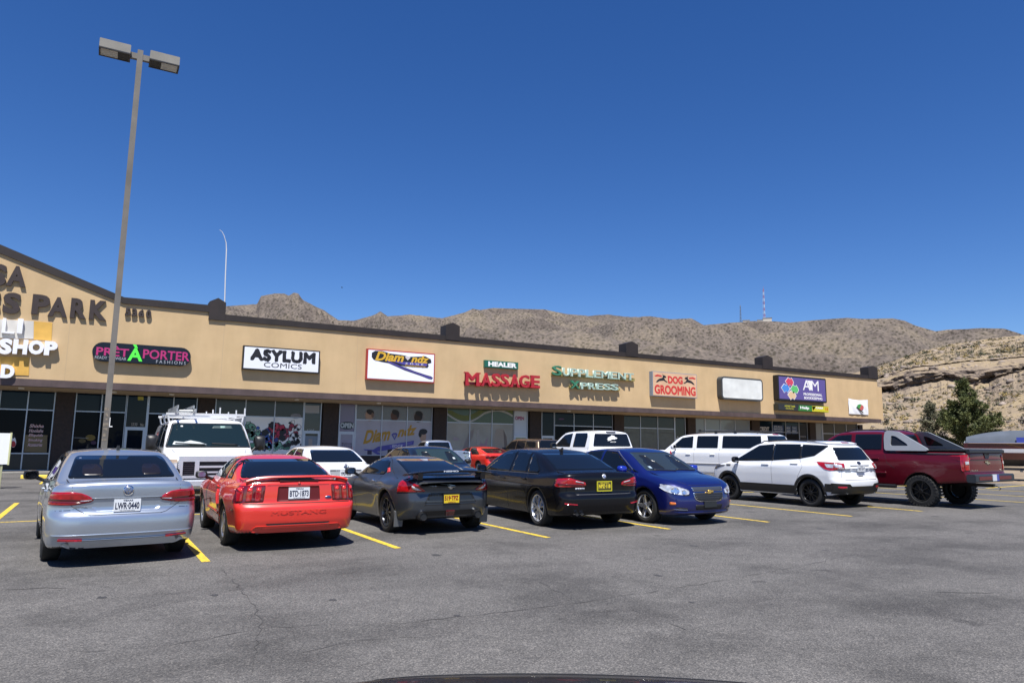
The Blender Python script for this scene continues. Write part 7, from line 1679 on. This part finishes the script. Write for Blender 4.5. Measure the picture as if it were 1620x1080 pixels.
def brown_suv():
    S = sedan_spec(W=.94, Rt=.37, Rim=.22, Rw=.41, track=.92, WZ=[(.2, .85), (.6, .93), (1.0, .94), (1.2, .91), (1.3, .88)], TL=[(-2.5, 1.22), (1.0, 1.2), (1.5, 1.15), (2.2, 1.0)], XR=[(.2, -2.2), (.5, -2.36), (.9, -2.34), (1.3, -2.3), (1.7, -2.2)], XF=[(.2, 2.1), (.7, 2.3), (1.0, 2.2)],
        ZB=[(-2.4, .4), (2.2, .38)], ws=((1.45, 1.2), (.7, 1.72), .13), rw=((-2.3, 1.2), (-2.0, 1.76), .08), TR=[(-2.2, 1.76), (-.8, 1.82), (.3, 1.82), (.9, 1.76)], WC=[(1.0, .92), (1.2, .90), (1.85, .70)], kj=.04)
    c = Car(S, (20.75, 34.3), R(0), 'brown utility wagon parked nose-in, roof showing behind the white pickup', 'suv', mat('bronze_paint', (.10, .070, .045), .32, .5, .05, 1.2, coat=1.0), THIRD_ROW, h=.04)
    c.patch('windshield', [(-.68, 1.22), (.68, 1.22), (.55, 1.7), (-.55, 1.7)], 'F', GLASS, .004, .02, .1); c.patch('rear_window', rnd([(-.7, 1.24), (.7, 1.24), (.58, 1.70), (-.58, 1.70)], .05), 'B', GLASS, .005, .02, .08)
    side_glass(c, [[(1.1, 1.25), (.55, 1.64), (.02, 1.70), (0, 1.25)], [(-.1, 1.25), (-.08, 1.70), (-.9, 1.70), (-.95, 1.25)], [(-1.05, 1.25), (-1.0, 1.70), (-1.85, 1.66), (-2.0, 1.28)]])
    c.patch('taillight', [(.86, 1.2), (.72, 1.2), (.72, .9), (.86, .9)], 'B', REDLENS, .012, .03, .05, True); c.wheels(rim_style(5)); c.mirror(.95, 1.05, 1.28, BLACK)
brown_suv()
def near_car():
    S = dict(W=.925, wb=2.573, Rt=.325, Rim=.212, Rw=.37, track=.895,
        WZ=[(.1, .80), (.22, .84), (.32, .875), (.5, .90), (.64, .920), (.72, .925), (.80, .905), (.90, .87), (1.0, .81)], WX=[(-2.5, .93), (-1.3, 1.0), (1.2, 1.0), (1.8, .975), (2.5, .90)],
        TL=[(-2.5, .95), (-1.7, .97), (.5, .92), (.85, .93), (1.6, .87), (2.1, .80), (2.35, .74)], tls=.04, XR=[(.1, -2.16), (.42, -2.385), (.64, -2.385), (1.0, -2.29)], XF=[(.1, 2.15), (.3, 2.32), (.6, 2.36), (.74, 2.34), (.85, 2.2)], br=(.05, .14), bf=(.20, .22),
        ZB=[(-2.4, .27), (2.4, .22)], ws=((.80, .94), (.12, 1.26), .17), rw=((-1.62, .97), (-.72, 1.27), .14), TR=[(-1.3, 1.24), (-.25, 1.31), (.2, 1.30), (.6, 1.27)], WC=[(.7, .87), (.92, .835), (1.12, .73), (1.34, .56)], WCX=[(-1.9, .90), (-.2, 1.0), (.9, .95)], kc=.08, krs=.11, kt=.05, kj=.05, cr=.04, kfs=.10)
    ps = YAW+R(3); d = np.array([math.sin(ps), math.cos(ps)]); q = d*.408+np.array([.12, -.05])
    c = Car(S, (float(q[0]), float(q[1])), ps, 'front edge of a black car bonnet at the bottom of the picture', 'car', bpy.data.materials['black_paint'], None)
    common(c, .96, 1.25); side_glass(c, [[(.60, .96), (.06, 1.22), (-.55, 1.24), (-.66, .96)]]); c.line([(-.7, .775), (.7, .775)], 'F'); c.wheels(rim_style(5)); c.mirror(.52, 1.03, .98, BLACK)
    c.patch('headlight', [(.86, .66), (.50, .68), (.44, .60), (.80, .54)], 'F', CLEARL, .006, .02, .05, True, None, .03)
near_car()
# ================================================================ STREET FURNITURE, PLANTS, FAR THINGS
def light_pole():
    x, y = .185, 17.2; z0 = gz(x); ztop = float(onY(222, 81, 17.2)[2])
    PM = mat('weathered_pole_paint', (.135, .125, .11), .65, var=.22, scale=2.2, detail=7)
    root = empty('lamp_post', (x, y, z0), 'tall grey square lamp post with two boxy floodlights', 'lamp post')
    def pp(mb, n, m_, sm=None, parent=None):
        o = mb.build(n, m_, None, sm); o.parent = parent or root; o.matrix_parent_inverse = root.matrix_world.inverted(); return o
    m = MB(); w_ = .056; m.box(x-w_, x+w_, y-w_, y+w_, z0+.6, ztop); pp(m, 'pole', PM)
    m = MB(); m.lathe([(0, 0), (.30, 0), (.30, .6), (0, .6)], 20); m.v = [(x+a, y+c_, z0+b) for a, b, c_ in m.v]; m.f = [f[::-1] for f in m.f]; pp(m, 'concrete_base', mat('pole_base_concrete', (.36, .34, .30), .9, var=.15, scale=6), 40)
    m = MB(); m.box(x-.16, x+.16, y-.16, y+.16, z0+.6, z0+.62); pp(m, 'base_plate', PM)
    TAPE = mat('torn_tape', (.20, .17, .13), .8, var=.4, scale=20); rg2 = random.Random(4)
    for k in range(7):
        m = MB(); z = 1.55+.10*k+rg2.uniform(0, .04); m.box(x-w_-.002+rg2.uniform(0, .05), x+w_-rg2.uniform(0, .05), y-w_-.003, y-w_+.002, z, z+rg2.uniform(.03, .07)); pp(m, 'paper_scrap', TAPE)
    m = MB(); m.box(x+w_+.0, x+w_+.012, y-w_, y-w_+.02, 1.86, 2.04); m.box(x+w_, x+w_+.06, y-w_, y-w_+.03, 1.845, 1.865); pp(m, 'white_bracket', WHITE)
    za = ztop-.15
    for sg in (-1, 1):
        a = MB(); xa, xb = (x-.19, x-w_) if sg < 0 else (x+w_, x+.19); a.box(xa, xb, y-.045, y+.045, za-.07, za+.06); pp(a, 'bracket_arm', PM)
        cx = x-.19-.30 if sg < 0 else x+.19+.30
        hb = MB(); hx, hy = .30, .20
        hb.box(cx-hx, cx+hx, y-hy, y+hy, za-.06, za+.135, 0, .012)
        ho = pp(hb, 'floodlight', mat('flood_housing', (.20, .19, .165), .6, var=.12, scale=3) if sg < 0 else bpy.data.materials['flood_housing'])
        f = MB(); f.box(cx-hx-.004, cx+hx+.004, y-hy-.004, y-hy+.03, za-.085, za-.058); f.box(cx-hx-.004, cx+hx+.004, y+hy-.03, y+hy+.004, za-.085, za-.058); f.box(cx-hx-.004, cx-hx+.03, y-hy+.03, y+hy-.03, za-.085, za-.058); f.box(cx+hx-.03, cx+hx+.004, y-hy+.03, y+hy-.03, za-.085, za-.058)
        for n_, mb_, mt in (('lens_frame', f, BLACK),):
            o = mb_.build(n_, mt); o.parent = ho
        inner = (cx+.06, cx+hx-.03) if sg < 0 else (cx-hx+.03, cx-.06); outer = (cx-hx+.03, cx+.06) if sg < 0 else (cx-.06, cx+hx-.03)
        l = MB(); l.box(outer[0], outer[1], y-hy+.03, y+hy-.03, za-.075, za-.066); o = l.build('lens', mat('frosted_lens', (.42, .42, .38), .35, var=.1, scale=5) if sg < 0 else bpy.data.materials['frosted_lens']); o.parent = ho
        l = MB(); l.box(inner[0], inner[1], y-hy+.03, y+hy-.03, za-.078, za-.066); o = l.build('ballast_cover', flat((.012, .012, .011), .6)); o.parent = ho
light_pole()
def white_board():
    Y = 29.0; x1, z1 = float(onY(17, 685, Y)[0]), float(onY(17, 685, Y)[2]); z0 = float(onY(14, 734, Y)[2]); z_ = gz(-2.4)
    root = empty('sign_board', (x1-.6, Y, z_), 'white free-standing sign board with a purple mark at the left edge', 'sign board'); inv = root.matrix_world.inverted()
    def pp(mb, n, m_): o = mb.build(n, m_); o.parent = root; o.matrix_parent_inverse = inv; return o
    m = MB(); m.box(x1-1.3, x1, Y-.06, Y+.06, z0, z1); pp(m, 'board', flat((.78, .79, .80), .4))
    m = MB(); m.box(x1, x1+.05, Y-.075, Y+.075, z0-.02, z1+.02); pp(m, 'edge_trim', flat((.55, .55, .30), .5))
    zc = float(onY(2, 704, Y)[2]); m = MB(); m.prism([(x1-.50+.22*math.cos(t*PI/9), zc+.16*math.sin(t*PI/9)) for t in range(18)], 'Y', Y-.07, Y-.05); pp(m, 'purple_mark', flat((.07, .03, .22), .5))
    for xx in (x1-1.15, x1-.15): m = MB(); m.box(xx-.03, xx+.03, Y-.03, Y+.03, z_, z0); pp(m, 'leg', flat((.35, .35, .20), .6))
white_board()
YK = mat('yellow_kerb_paint', (.66, .47, .05), .7, var=.12, scale=8)
def stops():
    STOPS = 'yellow wheel stops in front of the shops'
    m = MB(); m.prism([(-.09, 0), (.09, 0), (.075, .10), (.045, .14), (-.045, .14), (-.075, .10)], 'X', -.92, .92)
    proto = m.build('wheel_stop', YK, None); proto.location = (-1.58, 36.2, gz(-1.6))
    tag(proto, 'yellow concrete wheel stop at the far left, in front of the dark pier', 'wheel stop', STOPS)
    names = ['yellow concrete wheel stop in front of the glass door by the lamp post', 'yellow concrete wheel stop straight ahead behind the white van', 'yellow concrete wheel stop in front of the colourful window print', 'yellow concrete wheel stop in front of the barber window', 'yellow concrete wheel stop ahead of the small silver pickup', 'yellow concrete wheel stop ahead of the red car near the shops', 'yellow concrete wheel stop ahead of the brown wagon']
    for k, x in enumerate((1.1, 3.7, 7.0, 11.0, 14.95, 17.65, 20.75)):
        o = proto.copy(); C.objects.link(o); o.location = (x, 36.9, gz(x)); o['label'] = names[k]
stops()
def whip():
    root_p = onY(355.3, 482, 42.1); pts = [onY(a, b, 42.1) for a, b in ((355.3, 484), (356.5, 440), (358.3, 395), (357.6, 384), (355, 374), (351.5, 367), (347.5, 363.5))]
    m = MB(); m.tube([tuple(p) for p in pts], [.035, .034, .032, .028, .022, .016, .012], 8); tag(m.build('whip_aerial', flat((.55, .57, .60), .5), None, 60), 'tall thin white whip aerial bent over at its tip on the parapet', 'aerial')
whip()
# ---- trees
def conifer(name, base, h, rad, n, label, cat, leaf, bark, seed, lean=0.0, sparse=1.0):
    rg = np.random.RandomState(seed); root = empty(name, base, label, cat); inv = root.matrix_world.inverted()
    tm = MB(); tp = [(lean*t*t*h*.1+.08*math.sin(t*5+seed), .06*math.cos(t*4), t*h) for t in np.linspace(-.02, .96, 12)]
    tm.tube(tp, list(np.linspace(.022*h, .004*h, 12)), 9)
    V = []; tips = []
    nl = int(72*sparse)
    for k in range(nl):
        t = rg.uniform(.07, .97); az = rg.uniform(0, 2*PI); i = min(int(t*11), 10); b0 = np.array(tp[i])*(1-(t*11-i))+np.array(tp[i+1])*(t*11-i) if i < 11 else np.array(tp[11])
        prof_ = (1-t)**1.25*1.15*min(1, (t+.12)/.25)**.5
        L_ = rad*prof_*rg.uniform(.62, 1.18)+.25
        up = rg.uniform(.1, .55)+t*.5; d = np.array([math.cos(az), math.sin(az), up]); d /= np.linalg.norm(d)
        e_ = b0+d*L_; mid = b0+d*L_*.5+np.array([0, 0, -.08*L_])
        tm.tube([tuple(b0), tuple(mid), tuple(e_)], [.011*h*(1-t*.7), .006*h*(1-t*.6), .003*h*.5], 5)
        for s_ in np.linspace(.25, 1.05, max(3, int(L_/.22))):
            for _ in range(2): tips.append((b0+d*L_*s_+rg.normal(0, .10, 3), .25*(1.15-.35*s_)))
    tips += [(np.array(tp[-1])+rg.normal(0, .12, 3), .2) for _ in range(12)]
    per = max(6, int(n/len(tips)))
    for c_, r_ in tips:
        d = rg.normal(size=(per, 3)); d[:, 2] += .35; d /= np.linalg.norm(d, axis=1)[:, None]
        ctr = c_+d*r_*rg.uniform(.15, 1, per)[:, None]
        s_ = rg.uniform(.05, .10, per)[:, None]; a = np.cross(d, rg.normal(size=(per, 3))); a /= np.linalg.norm(a, axis=1)[:, None]
        V.append(np.stack([ctr-a*s_*.5, ctr+a*s_*.5, ctr+d*s_*2.4], 1).reshape(-1, 3))
    o = tm.build('trunk', bark, None, 60); o.parent = root; o.matrix_world = Matrix.Translation(base)
    V = np.concatenate(V); me = mesh_np('crown', V, np.arange(len(V)).reshape(-1, 3)); finish(me, [leaf]); c_ = link('crown', me); c_.parent = root; c_.matrix_world = Matrix.Translation(base)
def leafm(name, a, b):
    m, t, bs = nodes(name); tc = t.nodes.new('ShaderNodeTexCoord'); n = t.nodes.new('ShaderNodeTexNoise'); n.inputs['Scale'].default_value = 1.6; n.inputs['Detail'].default_value = 5
    t.links.new(tc.outputs['Object'], n.inputs['Vector']); r = t.nodes.new('ShaderNodeValToRGB'); r.color_ramp.elements[0].position = .36; r.color_ramp.elements[1].position = .64
    r.color_ramp.elements[0].color = (*a, 1); r.color_ramp.elements[1].color = (*b, 1); t.links.new(n.outputs['Fac'], r.inputs['Fac']); t.links.new(r.outputs['Color'], bs.inputs['Base Color']); bs.inputs['Roughness'].default_value = .7
    return m
BARK = mat('bark', (.09, .065, .045), .95, var=.35, scale=6, bump=.5, bscale=25)
def tree_base(px, py_top, py_base, r): 
    b = atR(px, py_base, r); t = atR(px, py_top, r); return (float(b[0]), float(b[1]), float(b[2])-.1), float(t[2]-b[2])
b, hgt = tree_base(1533, 600, 748, 70.5)
conifer('pine_tree', b, hgt, 4.0, 64000, 'broad dark green pine standing beyond the maroon pickup', 'tree', leafm('pine_needle', (.032, .048, .012), (.135, .150, .045)), BARK, 5)
b, hgt = tree_base(1476, 634, 735, 72)
conifer('young_pine', b, hgt, 1.5, 5200, 'thin sparse grey-green sapling beside the broad pine', 'tree', leafm('dusty_needle', (.07, .075, .045), (.16, .155, .09)), BARK, 9, sparse=.55)
def leaf_bush(name, px, py, r, s, label):
    rg = np.random.RandomState(int(px)); c = atR(px, py, r); V, Fq = [], []
    for _ in range(14): tuft(V, Fq, np.array([rg.normal(0, s*.45), rg.normal(0, s*.45), abs(rg.normal(0, s*.3))]), s*.6, rg, 60)
    root = empty(name, c, label, 'bush'); me = mesh_np('foliage', np.concatenate(V), np.concatenate(Fq)); finish(me, [bpy.data.materials['creosote_leaf']]); o = link('foliage', me); o.parent = root
    st = MB()
    for k in range(7): a = k*.9; st.tube([(0, 0, -.2), (.3*s*math.cos(a), .3*s*math.sin(a), .4*s)], [.03, .012], 5)
    o = st.build('stem', BARK); o.parent = root
leaf_bush('roof_bush', 1199, 574.5, 56, .38, 'little dark bush showing over the parapet beside the fourth cap') if False else None
# ---- boat on its trailer
def boat():
    c = onG(1640, 768); c = np.array([38.6, 17.4, gz(38)]) if True else c
    root = empty('motor_boat', c, 'maroon and white motor boat on a trailer at the right edge', 'boat', rz=R(-64)); inv = root.matrix_world.inverted()
    n = 26; xs = np.linspace(-3.0, 3.2, n)
    sec = lambda x: (1.0-max(0, (x-.4)/2.8)**2.2*.97)
    rowsv = []
    prof_ = [(.0, .0), (.55, .12), (.86, .30), (.94, .62), (.97, .80), (1.0, 1.06)]
    MAR, WHT = mat('maroon_gelcoat', (.055, .004, .010), .2, var=.05, scale=2, coat=1.0), mat('white_gelcoat', (.62, .64, .68), .25, coat=.6)
    V, fs, ms = [], [], []
    for x in xs:
        s_ = sec(x); lift = max(0, (x-.6)/2.6)**2*.55
        for sg in (-1, 1):
            for wy, z in prof_: V.append((x+max(0, x-.5)*.08*z, sg*1.12*wy*s_, .62+z+lift*(1-z*.6)))
    m6 = len(prof_); k2 = 2*m6
    for i in range(n-1):
        for sd in (0, 1):
            for j in range(m6-1):
                a = i*k2+sd*m6+j; f = (a, a+k2, a+k2+1, a+1); fs.append(f if sd else f[::-1]); ms.append(2 if j < 2 else (1 if j == 3 else 0))
    hull = MB(); hull.v, hull.f, hull.m = V, fs, ms
    fsx = [tuple([j for j in range(m6)]+[m6+j for j in reversed(range(m6))])]; hull.f += [fsx[0]]; hull.m.append(0)
    o = hull.build('hull', [MAR, WHT, flat((.05, .05, .055), .4)], root, 30)
    dk = MB(); dv = []
    for x in xs:
        s_ = sec(x); lift = max(0, (x-.6)/2.6)**2*.55; z = .62+1.06+lift*.364
        dv += [(x+max(0, x-.5)*.085, -1.12*s_, z), (x+max(0, x-.5)*.085, 0, z+.10), (x+max(0, x-.5)*.085, 1.12*s_, z)]
    dk.add(dv, [(i*3+j, (i+1)*3+j, (i+1)*3+j+1, i*3+j+1) for i in range(n-1) for j in (0, 1)]); dk.build('deck', WHT, root, 40)
    cv = MB(); cx = np.linspace(-2.9, 1.6, 14); cvv = []
    for x in cx:
        h_ = .55*math.sin((x+3.3)/5.2*PI)**.6+.05
        for a in np.linspace(0, PI, 9): cvv.append((x, -1.04*math.cos(a)*sec(x), 1.70+h_*math.sin(a)**.7))
    cv.add(cvv, [(i*9+j, (i+1)*9+j, (i+1)*9+j+1, i*9+j+1) for i in range(13) for j in range(8)]); cv.build('canvas_cover', mat('grey_canvas', (.075, .090, .115), .9, var=.12, scale=2), root, 50)
    rl = MB(); rl.tube([(-2.8, 1.14, 1.69), (0, 1.14, 1.69), (.6, 1.13, 1.69)], .03, 6); rl.tube([(-2.8, -1.14, 1.69), (.6, -1.13, 1.69)], .03, 6); rl.build('rub_rail', CHROME, root)
    bl = MB(); bl.box(-.9, -.2, -1.13, -1.06, 1.72, 1.95); bl.build('blue_cushion', flat((.03, .05, .30), .6), root)
    tr = MB(); tr.box(-3.0, 4.2, -.5, -.42, .42, .52); tr.box(-3.0, 4.2, .42, .5, .42, .52)
    for x in (-2.6, -.8, 1.2): tr.box(x-.05, x+.05, -1.0, 1.0, .36, .44)
    for x in (-2.2, 0): tr.box(x-.05, x+.05, -.62, .62, .5, .68)
    tro = tr.build('trailer_frame', flat((.06, .06, .065), .5), root)
    for x in (1.2, 1.95):
        for sg in (-1, 1):
            t = MB(); t.lathe([(.16, -.09), (.30, -.10), (.33, -.07), (.33, .07), (.30, .10), (.16, .09)], 24); t.v = [(a, b, c_) for a, b, c_ in t.v]; o = t.build('trailer_wheel', RUBBER, root, 40); o.location = (x, sg*1.05, .33)
            rm = MB(); rm.lathe([(0, .06), (.15, .06), (.165, .08)], 20); rm.lathe([(.165, -.08), (.15, -.06), (0, -.06)], 20); rm.build('rim', SILV, o, 40)
boat()
# ---- masts on the ridge
def mast(px, y0, y1, r, w_, label, col):
    a, b = atR(px, y1, r), atR(px, y0, r); h_ = b[2]-a[2]; root = empty('radio_mast', (a[0], a[1], a[2]-1), label, 'mast', 'radio masts on the mountain ridge')
    n = 22; segs = 10
    for k in range(2):
        m = MB()
        for s_ in range(segs):
            if s_ % 2 != k: continue
            z0, z1 = (h_+1)*s_/segs, (h_+1)*(s_+1)/segs; ww0, ww1 = w_*(1-.6*s_/segs), w_*(1-.6*(s_+1)/segs)
            for ang in (0, 2.094, 4.189):
                m.tube([(ww0*math.cos(ang), ww0*math.sin(ang), z0), (ww1*math.cos(ang), ww1*math.sin(ang), z1)], .16, 4)
                for q in range(3):
                    t0, t1 = q/3, (q+1)/3; za, zb = z0+(z1-z0)*t0, z0+(z1-z0)*t1; m.tube([(ww0*math.cos(ang), ww0*math.sin(ang), za), (ww0*math.cos(ang+2.094), ww0*math.sin(ang+2.094), zb)], .08, 4)
        m.build('lattice', col[k], root)
    m = MB(); m.tube([(0, 0, h_), (0, 0, h_*1.12)], .12, 4); m.build('tip_aerial', col[1], root)
RR = 897.0
mast(1172, 483, 508.5, RR, 1.2, 'shorter dark radio mast on the ridge, left of the red and white one', [flat((.10, .11, .13), .6), flat((.16, .17, .18), .6)])
mast(1209.5, 457, 505, RR, 1.5, 'taller red and white radio mast on the ridge beside the huts', [flat((.55, .56, .57), .6), flat((.34, .09, .08), .6)])
def huts():
    root_p = atR(1197, 509, RR); root = empty('transmitter_huts', root_p, 'low pale transmitter huts strung along the ridge below the masts', 'hut'); inv = root.matrix_world.inverted()
    for a, b, t, u in ((1175, 1186, 507, 511), (1187, 1196, 508.5, 511), (1198, 1207, 506.5, 510), (1207, 1221, 503.5, 508.5)):
        p0, p1 = atR(a, u, RR-4), atR(b, u, RR-4); zt = atR(a, t, RR-4)[2]; d = (p1-p0); L_ = np.linalg.norm(d[:2]); m = MB(); m.box(0, L_, 0, 5, -3, zt-p0[2]); m.box(-.4, L_+.4, -.4, 5.4, zt-p0[2], zt-p0[2]+.5, 1)
        o = m.build('hut', [flat((.50, .46, .40), .8), flat((.25, .23, .21), .8)]); o.matrix_world = Matrix.Translation(p0) @ Matrix.Rotation(math.atan2(d[1], d[0]), 4, 'Z'); mw = o.matrix_world.copy(); o.parent = root; o.matrix_world = mw
huts()
def bird():
    c = atR(541, 455, 85); m = MB()
    m.tube([(-.20, 0, 0), (-.10, 0, .02), (.05, 0, .03), (.16, 0, .03), (.22, 0, .02)], [.01, .05, .06, .04, .01], 8)
    o = m.build('bird', flat((.02, .02, .022), .7), None, 60); o.location = c; o.scale = (.6, .6, .6); o.rotation_euler = (0, 0, R(-20)); tag(o, 'small dark bird gliding high in the blue sky', 'bird')
    for sg in (1, -1):
        w_ = MB(); w_.add([(.08, 0, .04), (-.08, 0, .04), (-.10, sg*.28, .10), (-.02, sg*.50, .06), (.06, sg*.26, .11)], [(0, 1, 2, 4), (4, 2, 3)]); w_.add([(.08, 0, .03), (-.08, 0, .03), (-.10, sg*.28, .09), (-.02, sg*.50, .055), (.06, sg*.26, .10)], [(4, 2, 1, 0), (3, 2, 4)]); w_.build('wing', flat((.02, .02, .022), .7), o)
bird()
